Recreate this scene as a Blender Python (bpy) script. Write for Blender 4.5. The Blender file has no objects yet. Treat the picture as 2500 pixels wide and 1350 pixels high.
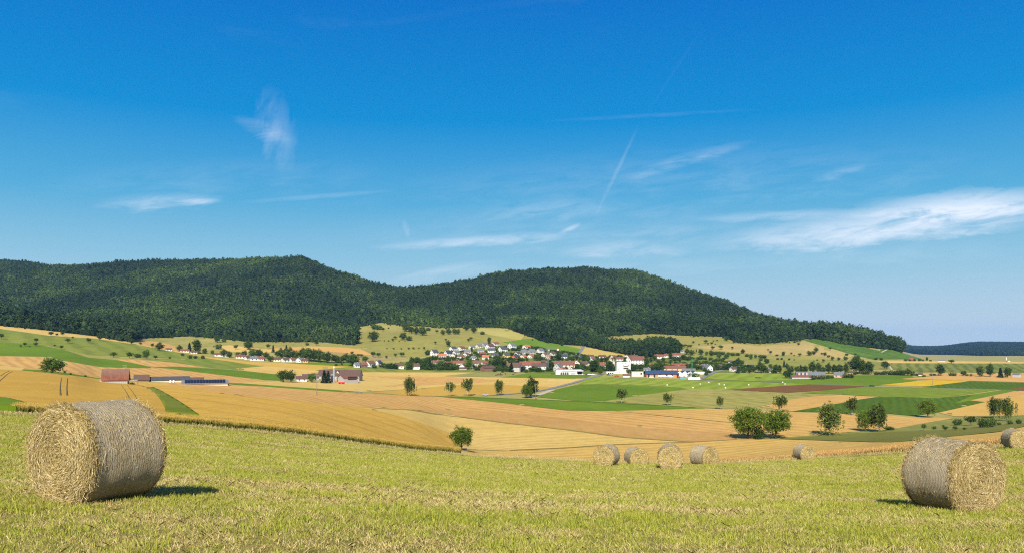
import bpy, bmesh, math, random
import numpy as np
from mathutils import Vector, Matrix

rng = np.random.default_rng(7)
random.seed(7)
SC = bpy.context.scene
COL = SC.collection
F = 2000.0          # focal length in photograph pixels (2500 wide)
CX, HY = 1250.0, 850.0   # principal column and horizon row of the photograph

# ------------------------------------------------------------------ camera
cam_d = bpy.data.cameras.new("camera")
cam_d.sensor_width = 36.0
cam_d.lens = 36.0 * F / 2500.0
cam_d.shift_y = (HY - 675.0) / 2500.0
cam_d.clip_start = 0.1
cam_d.clip_end = 40000.0
cam = bpy.data.objects.new("camera", cam_d)
cam.location = (0, 0, 0)
cam.rotation_euler = (math.radians(90), 0, 0)
COL.objects.link(cam)
SC.camera = cam

# ------------------------------------------------------------------ light and exposure
SUN_EL = math.radians(35.5)
SUN_TO = Vector((-0.10, -1.0, 0)).normalized() * math.cos(SUN_EL) + Vector((0, 0, math.sin(SUN_EL)))
sun_d = bpy.data.lights.new("sun", 'SUN')
sun_d.energy = 5.0
sun_d.angle = math.radians(0.53)
sun_d.color = (1.0, 0.93, 0.80)
sun = bpy.data.objects.new("sun", sun_d)
sun.rotation_euler = SUN_TO.to_track_quat('Z', 'Y').to_euler()
sun.location = (-40, -60, 120)
COL.objects.link(sun)

SC.view_settings.view_transform = 'Standard'
SC.view_settings.look = 'None'
SC.view_settings.exposure = 0.68
SC.view_settings.gamma = 1.0
SC.view_settings.use_curve_mapping = False
SC.render.engine = 'CYCLES'
SC.cycles.max_bounces = 5
SC.cycles.diffuse_bounces = 2
SC.cycles.glossy_bounces = 1
SC.cycles.transmission_bounces = 3
SC.cycles.transparent_max_bounces = 8
SC.cycles.volume_bounces = 0
SC.cycles.use_denoising = False
SC.cycles.filter_width = 1.15


class NT:
    """short-hand for building node trees"""
    def __init__(self, tree):
        self.t = tree; self.n = tree.nodes; self.l = tree.links
    def add(self, typ, **kw):
        nd = self.n.new(typ)
        for k, v in kw.items():
            setattr(nd, k, v)
        return nd
    def put(self, sock, val):
        if isinstance(val, bpy.types.NodeSocket):
            self.l.new(val, sock)
        else:
            sock.default_value = val
    def math(self, op, a, b=None, c=None, clamp=False):
        nd = self.add('ShaderNodeMath', operation=op, use_clamp=clamp)
        for i, v in enumerate((a, b, c)):
            if v is not None:
                self.put(nd.inputs[i], v)
        return nd.outputs[0]
    def vmath(self, op, a, b=None):
        nd = self.add('ShaderNodeVectorMath', operation=op)
        self.put(nd.inputs[0], a)
        if b is not None:
            self.put(nd.inputs[1], b)
        return nd.outputs[1] if op in ('DOT_PRODUCT', 'LENGTH') else nd.outputs[0]
    def noise(self, vec, scale, detail=3.0, rough=0.55, dist=0.0):
        nd = self.add('ShaderNodeTexNoise')
        if vec is not None:
            self.put(nd.inputs['Vector'], vec)
        nd.inputs['Scale'].default_value = scale
        nd.inputs['Detail'].default_value = detail
        nd.inputs['Roughness'].default_value = rough
        nd.inputs['Distortion'].default_value = dist
        return nd.outputs[0]
    def ramp(self, fac, stops, interp='LINEAR'):
        nd = self.add('ShaderNodeValToRGB')
        nd.color_ramp.interpolation = interp
        el = nd.color_ramp.elements
        while len(el) < len(stops):
            el.new(0.5)
        for e, (p, c) in zip(el, stops):
            e.position = p; e.color = (*c[:3], 1) if len(c) >= 3 else (c[0], c[0], c[0], 1)
        self.put(nd.inputs[0], fac)
        return nd.outputs[0]
    def mix(self, fac, a, b, blend='MIX'):
        nd = self.add('ShaderNodeMix', data_type='RGBA', blend_type=blend)
        self.put(nd.inputs[0], fac)
        self.put(nd.inputs[6], a if not isinstance(a, tuple) else (*a[:3], 1))
        self.put(nd.inputs[7], b if not isinstance(b, tuple) else (*b[:3], 1))
        return nd.outputs[2]
    def maprange(self, v, a, b, c=0.0, d=1.0, smooth=False):
        nd = self.add('ShaderNodeMapRange')
        nd.interpolation_type = 'SMOOTHSTEP' if smooth else 'LINEAR'
        self.put(nd.inputs[0], v)
        for i, x in enumerate((a, b, c, d)):
            nd.inputs[i + 1].default_value = x
        return nd.outputs[0]


# ------------------------------------------------------------------ sky
world = bpy.data.worlds.new("World")
SC.world = world
world.use_nodes = True
W = NT(world.node_tree)
for nd in list(W.n):
    W.n.remove(nd)
w_out = W.add('ShaderNodeOutputWorld')
w_bg = W.add('ShaderNodeBackground')
sky = W.add('ShaderNodeTexSky', sky_type='NISHITA')
sky.sun_disc = False
sky.sun_elevation = SUN_EL
sky.sun_rotation = math.radians(185.7)
sky.altitude = 500.0
sky.air_density = 1.0
sky.dust_density = 0.6
sky.ozone_density = 3.0
tc = W.add('ShaderNodeTexCoord')
direction = tc.outputs['Generated']
sep = W.add('ShaderNodeSeparateXYZ'); W.put(sep.inputs[0], direction)
hs = W.add('ShaderNodeHueSaturation')
hs.inputs['Hue'].default_value = 0.497
hs.inputs['Saturation'].default_value = 1.1
hs.inputs['Value'].default_value = 0.80
W.put(hs.inputs['Color'], sky.outputs[0])
# clear dry summer air: deepen the blue overhead, pale it towards the horizon, the same all round
deep = W.ramp(sep.outputs[2], [(0.0, (.64, .76, .84)), (.03, (.58, .73, .825)), (.104, (.30, .605, .79)), (.172, (.095, .45, .755)), (.265, (.0, .29, .715)), (.39, (.0, .185, .63)), (1.0, (.003, .095, .40))])
deep = W.mix(1.0, deep, (6.7, 6.7, 6.7), 'MULTIPLY')
# the side of the sky round the sun stays the whiter sky of the Sky Texture
sunward = W.vmath('DOT_PRODUCT', direction, tuple(SUN_TO))
base_sky = W.mix(W.maprange(sunward, -0.25, 0.75, 0.975, 0.15, True), hs.outputs['Color'], deep)
# thin high cirrus: azimuth / elevation space of the real sky
yy = W.math('MAXIMUM', sep.outputs[1], 0.05)
U = W.math('DIVIDE', sep.outputs[0], yy)
V = W.math('DIVIDE', sep.outputs[2], yy)
ahead = W.maprange(sep.outputs[1], 0.05, 0.3)


def streaks(angle, grain, stretch, seed):
    """drawn-out cirrus fibres along one bearing of the upper wind"""
    ca, sa = math.cos(math.radians(angle)), math.sin(math.radians(angle))
    s = W.math('ADD', W.math('MULTIPLY', U, ca), W.math('MULTIPLY', V, sa))
    t = W.math('SUBTRACT', W.math('MULTIPLY', V, ca), W.math('MULTIPLY', U, sa))
    comb = W.add('ShaderNodeCombineXYZ')
    W.put(comb.inputs[0], W.math('MULTIPLY', s, grain)); W.put(comb.inputs[1], W.math('MULTIPLY', t, grain * stretch))
    comb.inputs[2].default_value = seed
    return W.noise(comb.outputs[0], 3.0, 6.0, 0.64, 0.35)


FIB = (streaks(7.0, 5.0, 4.5, 1.0), streaks(72.0, 5.0, 3.0, 4.0))


def wisp(x0, y0, x1, y1, half, strength, grain=6.0, stretch=5.0, edge=0.42, seed=0.0):
    """one streak of cirrus between two directions"""
    a = Vector(((x0 - CX) / F, (HY - y0) / F)); b = Vector(((x1 - CX) / F, (HY - y1) / F))
    c = (a + b) / 2; d = (b - a); L = d.length / 2; d.normalize(); hw = half / F
    u = W.math('SUBTRACT', U, c.x); v = W.math('SUBTRACT', V, c.y)
    s = W.math('ADD', W.math('MULTIPLY', u, d.x), W.math('MULTIPLY', v, d.y))
    t = W.math('SUBTRACT', W.math('MULTIPLY', v, d.x), W.math('MULTIPLY', u, d.y))
    n = FIB[1 if abs(d.y) > 0.6 else 0]
    es = W.math('POWER', W.math('DIVIDE', s, L), 2.0)
    wob = W.math('MULTIPLY', W.math('SUBTRACT', n, 0.5), hw * 1.6)
    et = W.math('POWER', W.math('DIVIDE', W.math('ADD', t, wob), hw), 2.0)
    g = W.math('SUBTRACT', 1.0, W.math('ADD', es, et), clamp=True)
    m = W.maprange(n, edge - 0.22, edge + 0.27, 0, 1, True)
    return W.math('MULTIPLY', W.math('MULTIPLY', W.math('POWER', g, 1.25), m), strength)


wisps = [
    wisp(1690, 602, 2640, 508, 50, 0.78, 4.5, 5, .38, 1.0),
    wisp(2060, 520, 2660, 480, 40, 0.80, 4.5, 5, .38, 2.2),
    wisp(1680, 535, 2250, 515, 16, 0.38, 6, 4, .45, 3.1),
    wisp(880, 608, 1440, 570, 17, 0.46, 6, 5, .47, 4.4),
    wisp(1340, 615, 1700, 612, 26, 0.34, 6, 4, .48, 5.7),
    wisp(930, 690, 1240, 640, 22, 0.34, 6, 4, .45, 6.1),
    wisp(215, 503, 560, 486, 26, 0.40, 6, 4, .50, 7.3),
    wisp(420, 495, 545, 490, 10, 0.34, 6, 4, .36, 7.9),
    wisp(655, 205, 700, 435, 52, 0.24, 5, 3, .50, 8.8),
    wisp(565, 285, 735, 360, 26, 0.22, 6, 4, .45, 9.1),
    wisp(560, 497, 980, 464, 8, 0.14, 5, 5, .40, 10.),
    wisp(1445, 548, 1562, 300, 6, 0.11, 5, 3, .36, 11.),
    wisp(1560, 310, 1720, 60, 5, 0.014, 5, 3, .36, 11.5),
    wisp(1290, 299, 1880, 266, 6, 0.055, 5, 3, .42, 12.),
    wisp(1520, 435, 1850, 344, 20, 0.24, 6, 4, .47, 13.),
    wisp(800, 480, 2500, 390, 90, 0.13, 3, 5, .52, 14.),
    wisp(60, 450, 1000, 420, 60, 0.10, 4, 5, .52, 15.),
    wisp(700, 575, 2100, 545, 75, 0.13, 4, 5, .50, 20.),
    wisp(1640, 640, 2560, 600, 40, 0.13, 4, 5, .46, 21.),
    wisp(1150, 520, 1500, 500, 30, 0.16, 4, 5, .46, 22.),
    wisp(1420, 590, 1760, 560, 26, 0.18, 4, 5, .46, 23.),
    wisp(984, 535, 998, 585, 9, 0.22, 6, 2, .40, 16.),
    wisp(1980, 445, 2120, 400, 14, 0.12, 6, 4, .42, 17.),
    wisp(1360, 572, 1420, 545, 7, 0.35, 6, 4, .38, 18.),
    wisp(1100, 672, 1900, 640, 26, 0.14, 4, 5, .46, 19.),
]
tot = wisps[0]
for w in wisps[1:]:
    tot = W.math('ADD', tot, w)
tot = W.math('MULTIPLY', tot, ahead)
# a faint all-over cirrus so the sky goes on the same way outside the frame
mp = W.add('ShaderNodeMapping'); mp.inputs['Scale'].default_value = (1.6, 1.6, 7.0)
W.put(mp.inputs['Vector'], direction)
veil = W.maprange(W.noise(mp.outputs[0], 2.2, 6, 0.6, 0.6), 0.58, 0.9, 0, 0.05, True)
tot = W.math('MINIMUM', W.math('ADD', tot, veil), 0.92)
cloudy = W.mix(tot, base_sky, (6.4, 6.9, 7.7))
W.put(w_bg.inputs['Color'], cloudy)
w_bg.inputs['Strength'].default_value = 0.088
W.put(w_out.inputs['Surface'], w_bg.outputs[0])
world.cycles.sampling_method = 'MANUAL'
world.cycles.sample_map_resolution = 128

# ------------------------------------------------------------------ terrain: one height field
def pchip(x, y, xi):
    x = np.asarray(x, float); y = np.asarray(y, float); xi = np.clip(xi, x[0], x[-1])
    h = np.diff(x); d = np.diff(y) / h
    m = np.zeros(len(x)); m[0] = d[0]; m[-1] = d[-1]
    for k in range(1, len(x) - 1):
        if d[k - 1] * d[k] > 0:
            w1 = 2 * h[k] + h[k - 1]; w2 = h[k] + 2 * h[k - 1]
            m[k] = (w1 + w2) / (w1 / d[k - 1] + w2 / d[k])
    i = np.clip(np.searchsorted(x, xi) - 1, 0, len(h) - 1)
    t = (xi - x[i]) / h[i]
    return (y[i] * (1 + 2 * t) * (1 - t) ** 2 + m[i] * h[i] * t * (1 - t) ** 2
            + y[i + 1] * t * t * (3 - 2 * t) + m[i + 1] * h[i] * t * t * (t - 1))


def vnoise(x, y, seed=0):
    """smooth value noise, about -1..1"""
    x = np.asarray(x, float); y = np.asarray(y, float)
    xi = np.floor(x).astype(np.int64); yi = np.floor(y).astype(np.int64)
    fx = x - xi; fy = y - yi
    fx = fx * fx * (3 - 2 * fx); fy = fy * fy * (3 - 2 * fy)
    def hsh(a, b):
        v = np.sin(a * 127.1 + b * 311.7 + seed * 74.7) * 43758.5453
        return (v - np.floor(v)) * 2 - 1
    return ((hsh(xi, yi) * (1 - fx) + hsh(xi + 1, yi) * fx) * (1 - fy)
            + (hsh(xi, yi + 1) * (1 - fx) + hsh(xi + 1, yi + 1) * fx) * fy)


def fbm(x, y, octv=4, seed=0):
    s = 0; a = 1.0; tot = 0
    for o in range(octv):
        s = s + a * vnoise(x * 2 ** o, y * 2 ** o, seed + o * 3.3); tot += a; a *= 0.5
    return s / tot


# near ground, metres below the eye: columns of the view, rows of distance
NEARD = [3, 8, 11, 15, 22, 32, 45]
NEAR = {   # px: z at NEARD
    -600: [-1.75, -1.85, -1.95, -2.2, -2.5, -3.0, -3.6],
    0: [-1.75, -1.90, -2.02, -2.35, -2.8, -3.35, -4.0],
    250: [-1.75, -1.92, -2.06, -2.42, -2.95, -3.7, -4.55],
    500: [-1.75, -1.95, -2.12, -2.5, -3.15, -4.1, -5.2],
    1000: [-1.78, -2.0, -2.22, -2.68, -3.5, -4.75, -6.35],
    1250: [-1.8, -2.05, -2.3, -2.78, -3.7, -5.0, -6.6],
    1550: [-1.8, -2.07, -2.35, -2.86, -3.8, -5.1, -6.6],
    1750: [-1.8, -2.1, -2.4, -2.92, -3.85, -5.1, -6.6],
    2000: [-1.8, -2.12, -2.42, -2.98, -3.9, -5.1, -6.6],
    2250: [-1.8, -2.13, -2.43, -3.0, -3.85, -4.9, -6.2],
    2500: [-1.8, -2.14, -2.45, -3.02, -3.8, -4.7, -5.8],
    3100: [-1.8, -2.14, -2.45, -3.0, -3.7, -4.5, -5.4],
}
FARC = {   # px: (distance, image row) pairs
    -600: [(52, 1005), (90, 970), (150, 940), (250, 905), (400, 870), (600, 835), (900, 790), (1200, 755), (1500, 760), (2000, 700), (2700, 640), (3500, 690), (6000, 800), (14000, 846)],
    0: [(55, 1014), (90, 985), (150, 960), (250, 930), (400, 907), (500, 900), (600, 888), (750, 862), (900, 831), (1050, 803), (1120, 795), (1250, 790), (1400, 795), (1650, 790), (2000, 735), (2500, 665), (2650, 655), (2800, 656), (3500, 690), (6000, 800), (14000, 846)],
    170: [(58, 1021), (90, 995), (150, 970), (250, 945), (400, 923), (500, 912), (600, 895), (750, 872), (900, 848), (1050, 823), (1130, 814), (1300, 808), (1500, 800), (2000, 722), (2450, 672), (2600, 668), (2750, 670), (3500, 720), (6000, 800), (14000, 846)],
    250: [(60, 1027), (90, 1001), (150, 977), (250, 957), (400, 939), (500, 929), (600, 912), (750, 885), (900, 858), (1050, 835), (1150, 824), (1300, 818), (1500, 800), (2000, 715), (2400, 668), (2550, 663), (2700, 666), (3500, 720), (6000, 800), (14000, 846)],
    500: [(65, 1046), (90, 1022), (150, 990), (250, 967), (400, 950), (520, 942), (650, 922), (800, 896), (950, 876), (1050, 864), (1150, 854), (1300, 840), (1430, 829), (1700, 785), (2100, 710), (2450, 658), (2560, 654), (2700, 657), (3500, 720), (6000, 800), (14000, 846)],
    720: [(70, 1065), (100, 1038), (150, 1012), (250, 985), (400, 960), (520, 948), (650, 937), (800, 915), (950, 890), (1100, 866), (1250, 847), (1400, 833), (1700, 778), (2100, 692), (2350, 648), (2480, 650), (3300, 720), (6000, 800), (14000, 846)],
    850: [(72, 1082), (100, 1064), (150, 1042), (250, 1008), (400, 975), (520, 957), (650, 944), (800, 921), (950, 893), (1100, 867), (1250, 847), (1380, 833), (1550, 808), (1900, 748), (2200, 691), (2350, 693), (3000, 740), (6000, 805), (14000, 846)],
    1000: [(75, 1101), (110, 1090), (160, 1076), (250, 1043), (330, 1014), (420, 990), (520, 972), (620, 961), (750, 940), (900, 917), (1000, 900), (1100, 880), (1200, 860), (1350, 829), (1500, 805), (1600, 795), (1900, 756), (2150, 722), (2350, 726), (3000, 750), (6000, 805), (14000, 846)],
    1127: [(72, 1113), (120, 1109), (200, 1102), (250, 1096), (300, 1078), (400, 1030), (500, 992), (620, 962), (750, 940), (900, 917), (1000, 898), (1100, 875), (1200, 855), (1350, 826), (1500, 806), (1620, 797), (1900, 758), (2150, 715), (2300, 703), (2450, 706), (3000, 750), (6000, 805), (14000, 846)],
    1250: [(62, 1122), (100, 1132), (180, 1128), (260, 1108), (350, 1053), (450, 1007), (620, 962), (750, 940), (900, 915), (1000, 895), (1100, 872), (1200, 851), (1300, 832), (1400, 814), (1480, 805), (1700, 793), (2000, 740), (2300, 688), (2420, 679), (2560, 682), (3000, 720), (6000, 805), (14000, 846)],
    1400: [(58, 1130), (100, 1142), (180, 1135), (260, 1112), (350, 1053), (450, 1007), (620, 962), (750, 940), (900, 915), (1000, 894), (1100, 870), (1200, 856), (1300, 845), (1400, 836), (1550, 818), (1750, 786), (2000, 738), (2350, 680), (2450, 673), (2600, 677), (3000, 720), (6000, 805), (14000, 846)],
    1550: [(57, 1136), (100, 1148), (180, 1138), (260, 1113), (350, 1053), (450, 1007), (600, 967), (750, 940), (900, 916), (1000, 899), (1100, 884), (1200, 866), (1300, 849), (1450, 825), (1550, 815), (1800, 778), (2100, 722), (2350, 684), (2450, 680), (2600, 684), (3000, 725), (6000, 810), (14000, 846)],
    1650: [(57, 1135), (100, 1146), (180, 1136), (260, 1112), (345, 1056), (450, 1007), (600, 967), (750, 940), (900, 916), (1000, 898), (1100, 882), (1200, 866), (1325, 845), (1475, 824), (1560, 815), (1780, 784), (2050, 738), (2300, 713), (2420, 717), (3000, 762), (6000, 818), (14000, 846)],
    1750: [(57, 1134), (100, 1144), (180, 1134), (260, 1110), (340, 1059), (450, 1007), (600, 967), (750, 940), (900, 915), (1000, 897), (1100, 881), (1200, 865), (1350, 841), (1500, 823), (1750, 790), (2000, 760), (2150, 748), (2300, 752), (3000, 790), (6000, 825), (14000, 846)],
    1900: [(66, 1127), (110, 1124), (180, 1114), (260, 1100), (330, 1064), (430, 1013), (520, 985), (620, 962), (750, 939), (900, 915), (1000, 900), (1100, 885), (1200, 869), (1350, 847), (1450, 836), (1650, 815), (1850, 801), (2000, 805), (3000, 825), (6000, 838), (14000, 847)],
    2000: [(72, 1120), (110, 1109), (180, 1102), (260, 1090), (330, 1064), (430, 1011), (520, 983), (620, 961), (750, 938), (900, 914), (1000, 899), (1100, 884), (1250, 859), (1400, 833), (1460, 826), (1550, 822), (1650, 817), (1800, 822), (3000, 838), (6000, 845), (14000, 848)],
    2110: [(68, 1114), (110, 1103), (180, 1092), (260, 1078), (345, 1055), (430, 1014), (520, 984), (620, 961), (750, 938), (900, 914), (1000, 898), (1100, 887), (1250, 868), (1400, 850), (1460, 845), (1550, 838), (1620, 833), (1800, 842), (3000, 848), (6000, 850), (14000, 848)],
    2175: [(66, 1110), (110, 1096), (180, 1082), (260, 1068), (345, 1050), (430, 1015), (520, 985), (620, 961), (750, 937), (900, 911), (1000, 898), (1120, 883), (1300, 868), (1420, 854), (1500, 852), (1600, 860), (2000, 864), (4000, 860), (6000, 848), (6800, 845), (14000, 848)],
    2250: [(63, 1105), (110, 1090), (180, 1075), (260, 1062), (340, 1048), (430, 1018), (520, 987), (620, 961), (750, 936), (900, 911), (1000, 902), (1060, 895), (1150, 883), (1260, 878), (1330, 880), (2000, 876), (4000, 868), (5200, 862), (6800, 853), (7400, 851), (9000, 852), (14000, 849)],
    2400: [(60, 1097), (110, 1080), (180, 1062), (260, 1051), (340, 1037), (430, 1018), (520, 993), (620, 966), (750, 938), (870, 917), (940, 909), (1050, 897), (1150, 884), (1300, 887), (2000, 878), (4000, 870), (5000, 856), (5600, 845), (6200, 842), (6800, 846), (14000, 849)],
    2500: [(57, 1091), (110, 1070), (180, 1053), (260, 1042), (340, 1030), (430, 1014), (520, 993), (620, 966), (750, 940), (870, 919), (940, 910), (1050, 898), (1150, 885), (1300, 888), (2000, 878), (4000, 870), (5000, 856), (5600, 846), (6200, 843), (6800, 846), (14000, 849)],
    3100: [(55, 1080), (110, 1058), (180, 1042), (260, 1032), (340, 1022), (430, 1010), (520, 993), (620, 966), (750, 940), (940, 912), (1150, 886), (1300, 888), (2000, 878), (4000, 868), (5000, 850), (5600, 838), (6200, 835), (6800, 840), (14000, 849)],
}
D0, D1, NJ = 3.0, 14000.0, 340
PX0, PX1, DU = -1600.0, 4100.0, 12.0
NI = int((PX1 - PX0) / DU) + 1
DG = D0 * (D1 / D0) ** (np.arange(NJ) / (NJ - 1.0))
PG = PX0 + DU * np.arange(NI)
DLOG = math.log(D1 / D0) / (NJ - 1)

colpx = sorted(FARC)
nearpx = sorted(NEAR)
NEARZ = np.array([NEAR[p] for p in nearpx])
Zc = []
for p in colpx:
    nz = [pchip(nearpx, NEARZ[:, k], np.array([p]))[0] for k in range(len(NEARD))]
    ds = list(NEARD) + [d for d, _ in FARC[p]]
    zs = list(nz) + [(HY - r) * d / F for d, r in FARC[p]]
    Zc.append(pchip(np.log(ds), zs, np.log(DG)))
Zc = np.array(Zc)                                   # columns x distance
ZG = np.zeros((NI, NJ))
for j in range(NJ):
    ZG[:, j] = pchip(colpx, Zc[:, j], np.clip(PG, colpx[0], colpx[-1]))
XG = (PG[:, None] - CX) * DG[None, :] / F
YG = np.repeat(DG[None, :], NI, 0)
far = np.clip((YG - 1350) / 350, 0, 1)
fold = far * np.clip((2300 - YG) / 400, 0, 1)
quiet = np.clip((1250 - PG) / 250, 0, 1)[:, None]
fold = fold * quiet
ZG += fold * 26.0 * (fbm(XG / 330, YG / 900, 2, 31) - .15)
ZG += far * (0.15 + .85 * quiet) * (9.0 * fbm(XG / 260, YG / 260, 3, 1) + 3.0 * fbm(XG / 70, YG / 70, 2, 5)) * np.clip(1.2 - (YG - 3200) / 2000, 0.2, 1)
midm = np.clip((YG - 90) / 200, 0, 1) * (1 - far)
ZG += midm * 0.15 * fbm(XG / 60, YG / 60, 3, 9)
nearm = 1 - np.clip((YG - 60) / 40, 0, 1)
ZG += nearm * (0.07 * fbm(XG / 3.1, YG / 3.1, 3, 3)) * np.clip((YG - 3) / 4, 0, 1)
ROW = HY - ZG * F / YG                               # image row of every node


def z_of(px, D):
    fi = np.clip((np.asarray(px, float) - PX0) / DU, 0, NI - 1.001)
    fj = np.clip(np.log(np.maximum(D, D0) / D0) / DLOG, 0, NJ - 1.001)
    i = fi.astype(int); j = fj.astype(int); a = fi - i; b = fj - j
    return ((ZG[i, j] * (1 - a) + ZG[i + 1, j] * a) * (1 - b) + (ZG[i, j + 1] * (1 - a) + ZG[i + 1, j + 1] * a) * b)


def ground(x, y):
    """height of the ground at a place in the world"""
    y = np.maximum(np.asarray(y, float), D0)
    return z_of(CX + F * np.asarray(x, float) / y, y)


def cast(px, row, dmin=4.0):
    """distance at which the line of sight through (px,row) first meets the ground"""
    fi = min(max((px - PX0) / DU, 0), NI - 1.001); i = int(fi); a = fi - i
    r = ROW[i] * (1 - a) + ROW[i + 1] * a
    js = np.nonzero((r <= row) & (DG >= dmin))[0]
    if len(js) == 0:
        return 9000.0
    j = js[0]
    if j == 0 or r[j - 1] <= row:
        return float(DG[j])
    t = (r[j - 1] - row) / (r[j - 1] - r[j])
    return float(math.exp(math.log(DG[j - 1]) * (1 - t) + math.log(DG[j]) * t))


def at(px, row):
    D = cast(px, row)
    return Vector(((px - CX) * D / F, D, float(z_of(px, D))))


def on_ground(px, D):
    return Vector(((px - CX) * D / F, D, float(z_of(px, D))))


ZONES = {'p': (0, 0, 1.0), 'z1': (0, 600, 3.858), 'z2': (600, 600, 3.858), 'z3': (1000, 780, 6.1375), 'z4': (1340, 780, 5.952),
         'z5': (1660, 760, 5.625), 'z6': (2060, 760, 5.625), 'z7': (0, 920, 3.553), 'z8': (560, 880, 3.676),
         'z9': (1240, 880, 3.472), 'za': (1700, 900, 3.125)}


def zp(zone, x, y):
    ox, oy, s = ZONES[zone]
    return ox + x / s, oy + y / s


# ------------------------------------------------------------------ object helpers
def tag(o, label=None, cat=None, group=None, kind=None):
    if label: o["label"] = label
    if cat: o["category"] = cat
    if group: o["group"] = group
    if kind: o["kind"] = kind
    return o


def link(name, data, parent=None, loc=None, rot=None, scale=None):
    o = bpy.data.objects.new(name, data)
    COL.objects.link(o)
    if parent is not None: o.parent = parent
    if loc is not None: o.location = loc
    if rot is not None: o.rotation_euler = rot
    if scale is not None: o.scale = scale
    return o


def thing(name, label, cat, loc, rz=0.0, group=None):
    o = link(name, None, None, loc, (0, 0, rz))
    o.empty_display_size = 0.5
    return tag(o, label, cat, group)


def pydata(name, verts, faces, mat=None, smooth=False):
    me = bpy.data.meshes.new(name)
    me.from_pydata([tuple(v) for v in verts], [], faces)
    if mat is not None:
        me.materials.append(mat)
    if smooth:
        me.polygons.foreach_set('use_smooth', [True] * len(me.polygons))
    me.update()
    return me


def quads_mesh(name, V, mat, var=None, nper=4, smooth=False):
    """many separate n-gons: V is (n, nper, 3)"""
    V = np.asarray(V, np.float32); n = len(V)
    me = bpy.data.meshes.new(name)
    me.vertices.add(n * nper); me.loops.add(n * nper); me.polygons.add(n)
    me.vertices.foreach_set('co', V.reshape(-1))
    me.loops.foreach_set('vertex_index', np.arange(n * nper, dtype=np.int32))
    me.polygons.foreach_set('loop_start', np.arange(0, n * nper, nper, dtype=np.int32))
    me.polygons.foreach_set('loop_total', np.full(n, nper, np.int32))
    if var is not None:
        at_ = me.attributes.new('v', 'FLOAT', 'FACE')
        at_.data.foreach_set('value', np.asarray(var, np.float32))
    me.materials.append(mat)
    me.update(calc_edges=True)
    return me


def new_mat(name, rough=0.9, spec=0.15):
    m = bpy.data.materials.new(name); m.use_nodes = True
    k = NT(m.node_tree)
    b = k.n['Principled BSDF']
    b.inputs['Roughness'].default_value = rough
    b.inputs['Specular IOR Level'].default_value = spec
    return m, k, b


def pos_of(k):
    return k.add('ShaderNodeNewGeometry').outputs['Position']


def plain_mat(name, c1, c2, scale=3.0, rough=0.85, spec=0.2, bump=0.0, detail=4, obj=True):
    m, k, b = new_mat(name, rough, spec)
    p = k.add('ShaderNodeTexCoord').outputs['Object'] if obj else pos_of(k)
    n = k.noise(p, scale, detail, 0.6)
    k.put(b.inputs['Base Color'], k.ramp(n, [(0.3, c1), (0.7, c2)]))
    if bump:
        bp = k.add('ShaderNodeBump'); bp.inputs['Strength'].default_value = bump; bp.inputs['Distance'].default_value = 0.03
        k.put(bp.inputs['Height'], n); k.put(b.inputs['Normal'], bp.outputs[0])
    return m


def field_mat(name, c1, c2, stripe=None, big=0.012, fine=1.2, fineamt=0.30, tram=None, c3=None, rough=0.95):
    """crop or grass seen from far: broad patches, fine grain, optional swaths (dir, spacing, amount) and wheel tracks"""
    m, k, b = new_mat(name, rough, 0.05)
    p = pos_of(k)
    mp = k.add('ShaderNodeMapping'); mp.inputs['Scale'].default_value = (1, 0.45, 0.5); k.put(mp.inputs[0], p)
    n1 = k.noise(mp.outputs[0], big, 5, 0.6, 0.4)
    col = k.ramp(n1, [(0.34, c1), (0.66, c2)])
    if c3 is not None:
        n3 = k.noise(mp.outputs[0], big * 4.5, 5, 0.65, 0.8)
        col = k.mix(k.maprange(n3, 0.52, 0.74, 0, 0.75, True), col, c3)
    if stripe is not None:
        (dx, dy), sp, amt = stripe
        t = k.vmath('DOT_PRODUCT', p, (-dy, dx, 0.0))
        t = k.math('ADD', t, k.math('MULTIPLY', k.math('SUBTRACT', k.noise(p, 0.03, 3), 0.5), sp * 1.2))
        s = k.math('SINE', k.math('MULTIPLY', t, 2 * math.pi / sp))
        s2 = k.math('MULTIPLY', k.maprange(s, -0.7, 0.9, 0, 1, True), k.maprange(k.noise(p, 0.05, 3), 0.3, 0.6, 0.25, 1.0))
        dark = tuple(x * (1 - amt) for x in c1)
        col = k.mix(k.math('MULTIPLY', s2, 0.9), col, dark)
    if tram is not None:
        (dx, dy), sp = tram
        t = k.vmath('DOT_PRODUCT', p, (-dy, dx, 0.0))
        t = k.math('ADD', t, k.math('MULTIPLY', k.noise(p, 0.02, 2), 8.0))
        fr = k.math('MULTIPLY', k.math('FRACT', k.math('DIVIDE', t, sp)), sp)
        l1 = k.math('LESS_THAN', k.math('ABSOLUTE', k.math('SUBTRACT', fr, 2.0)), 0.28)
        l2 = k.math('LESS_THAN', k.math('ABSOLUTE', k.math('SUBTRACT', fr, 4.0)), 0.28)
        l = k.math('MULTIPLY', k.math('ADD', l1, l2), k.maprange(k.noise(p, 0.04, 3), 0.35, 0.6, 0.2, 0.85))
        col = k.mix(l, col, tuple(x * 0.45 for x in c1))
    n2 = k.noise(p, fine, 4, 0.7)
    n2b = k.noise(mp.outputs[0], fine * 0.22, 4, 0.65)
    g = k.math('ADD', k.math('MULTIPLY', n2, 0.6), k.math('MULTIPLY', n2b, 0.4))
    col = k.mix(1.0, col, k.ramp(g, [(0.25, (1 - fineamt,) * 3), (0.75, (1 + fineamt * 0.6,) * 3)]), 'MULTIPLY')
    k.put(b.inputs['Base Color'], col)
    bp = k.add('ShaderNodeBump'); bp.inputs['Strength'].default_value = 0.5; bp.inputs['Distance'].default_value = 0.25
    k.put(bp.inputs['Height'], g); k.put(b.inputs['Normal'], bp.outputs[0])
    return m


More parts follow.
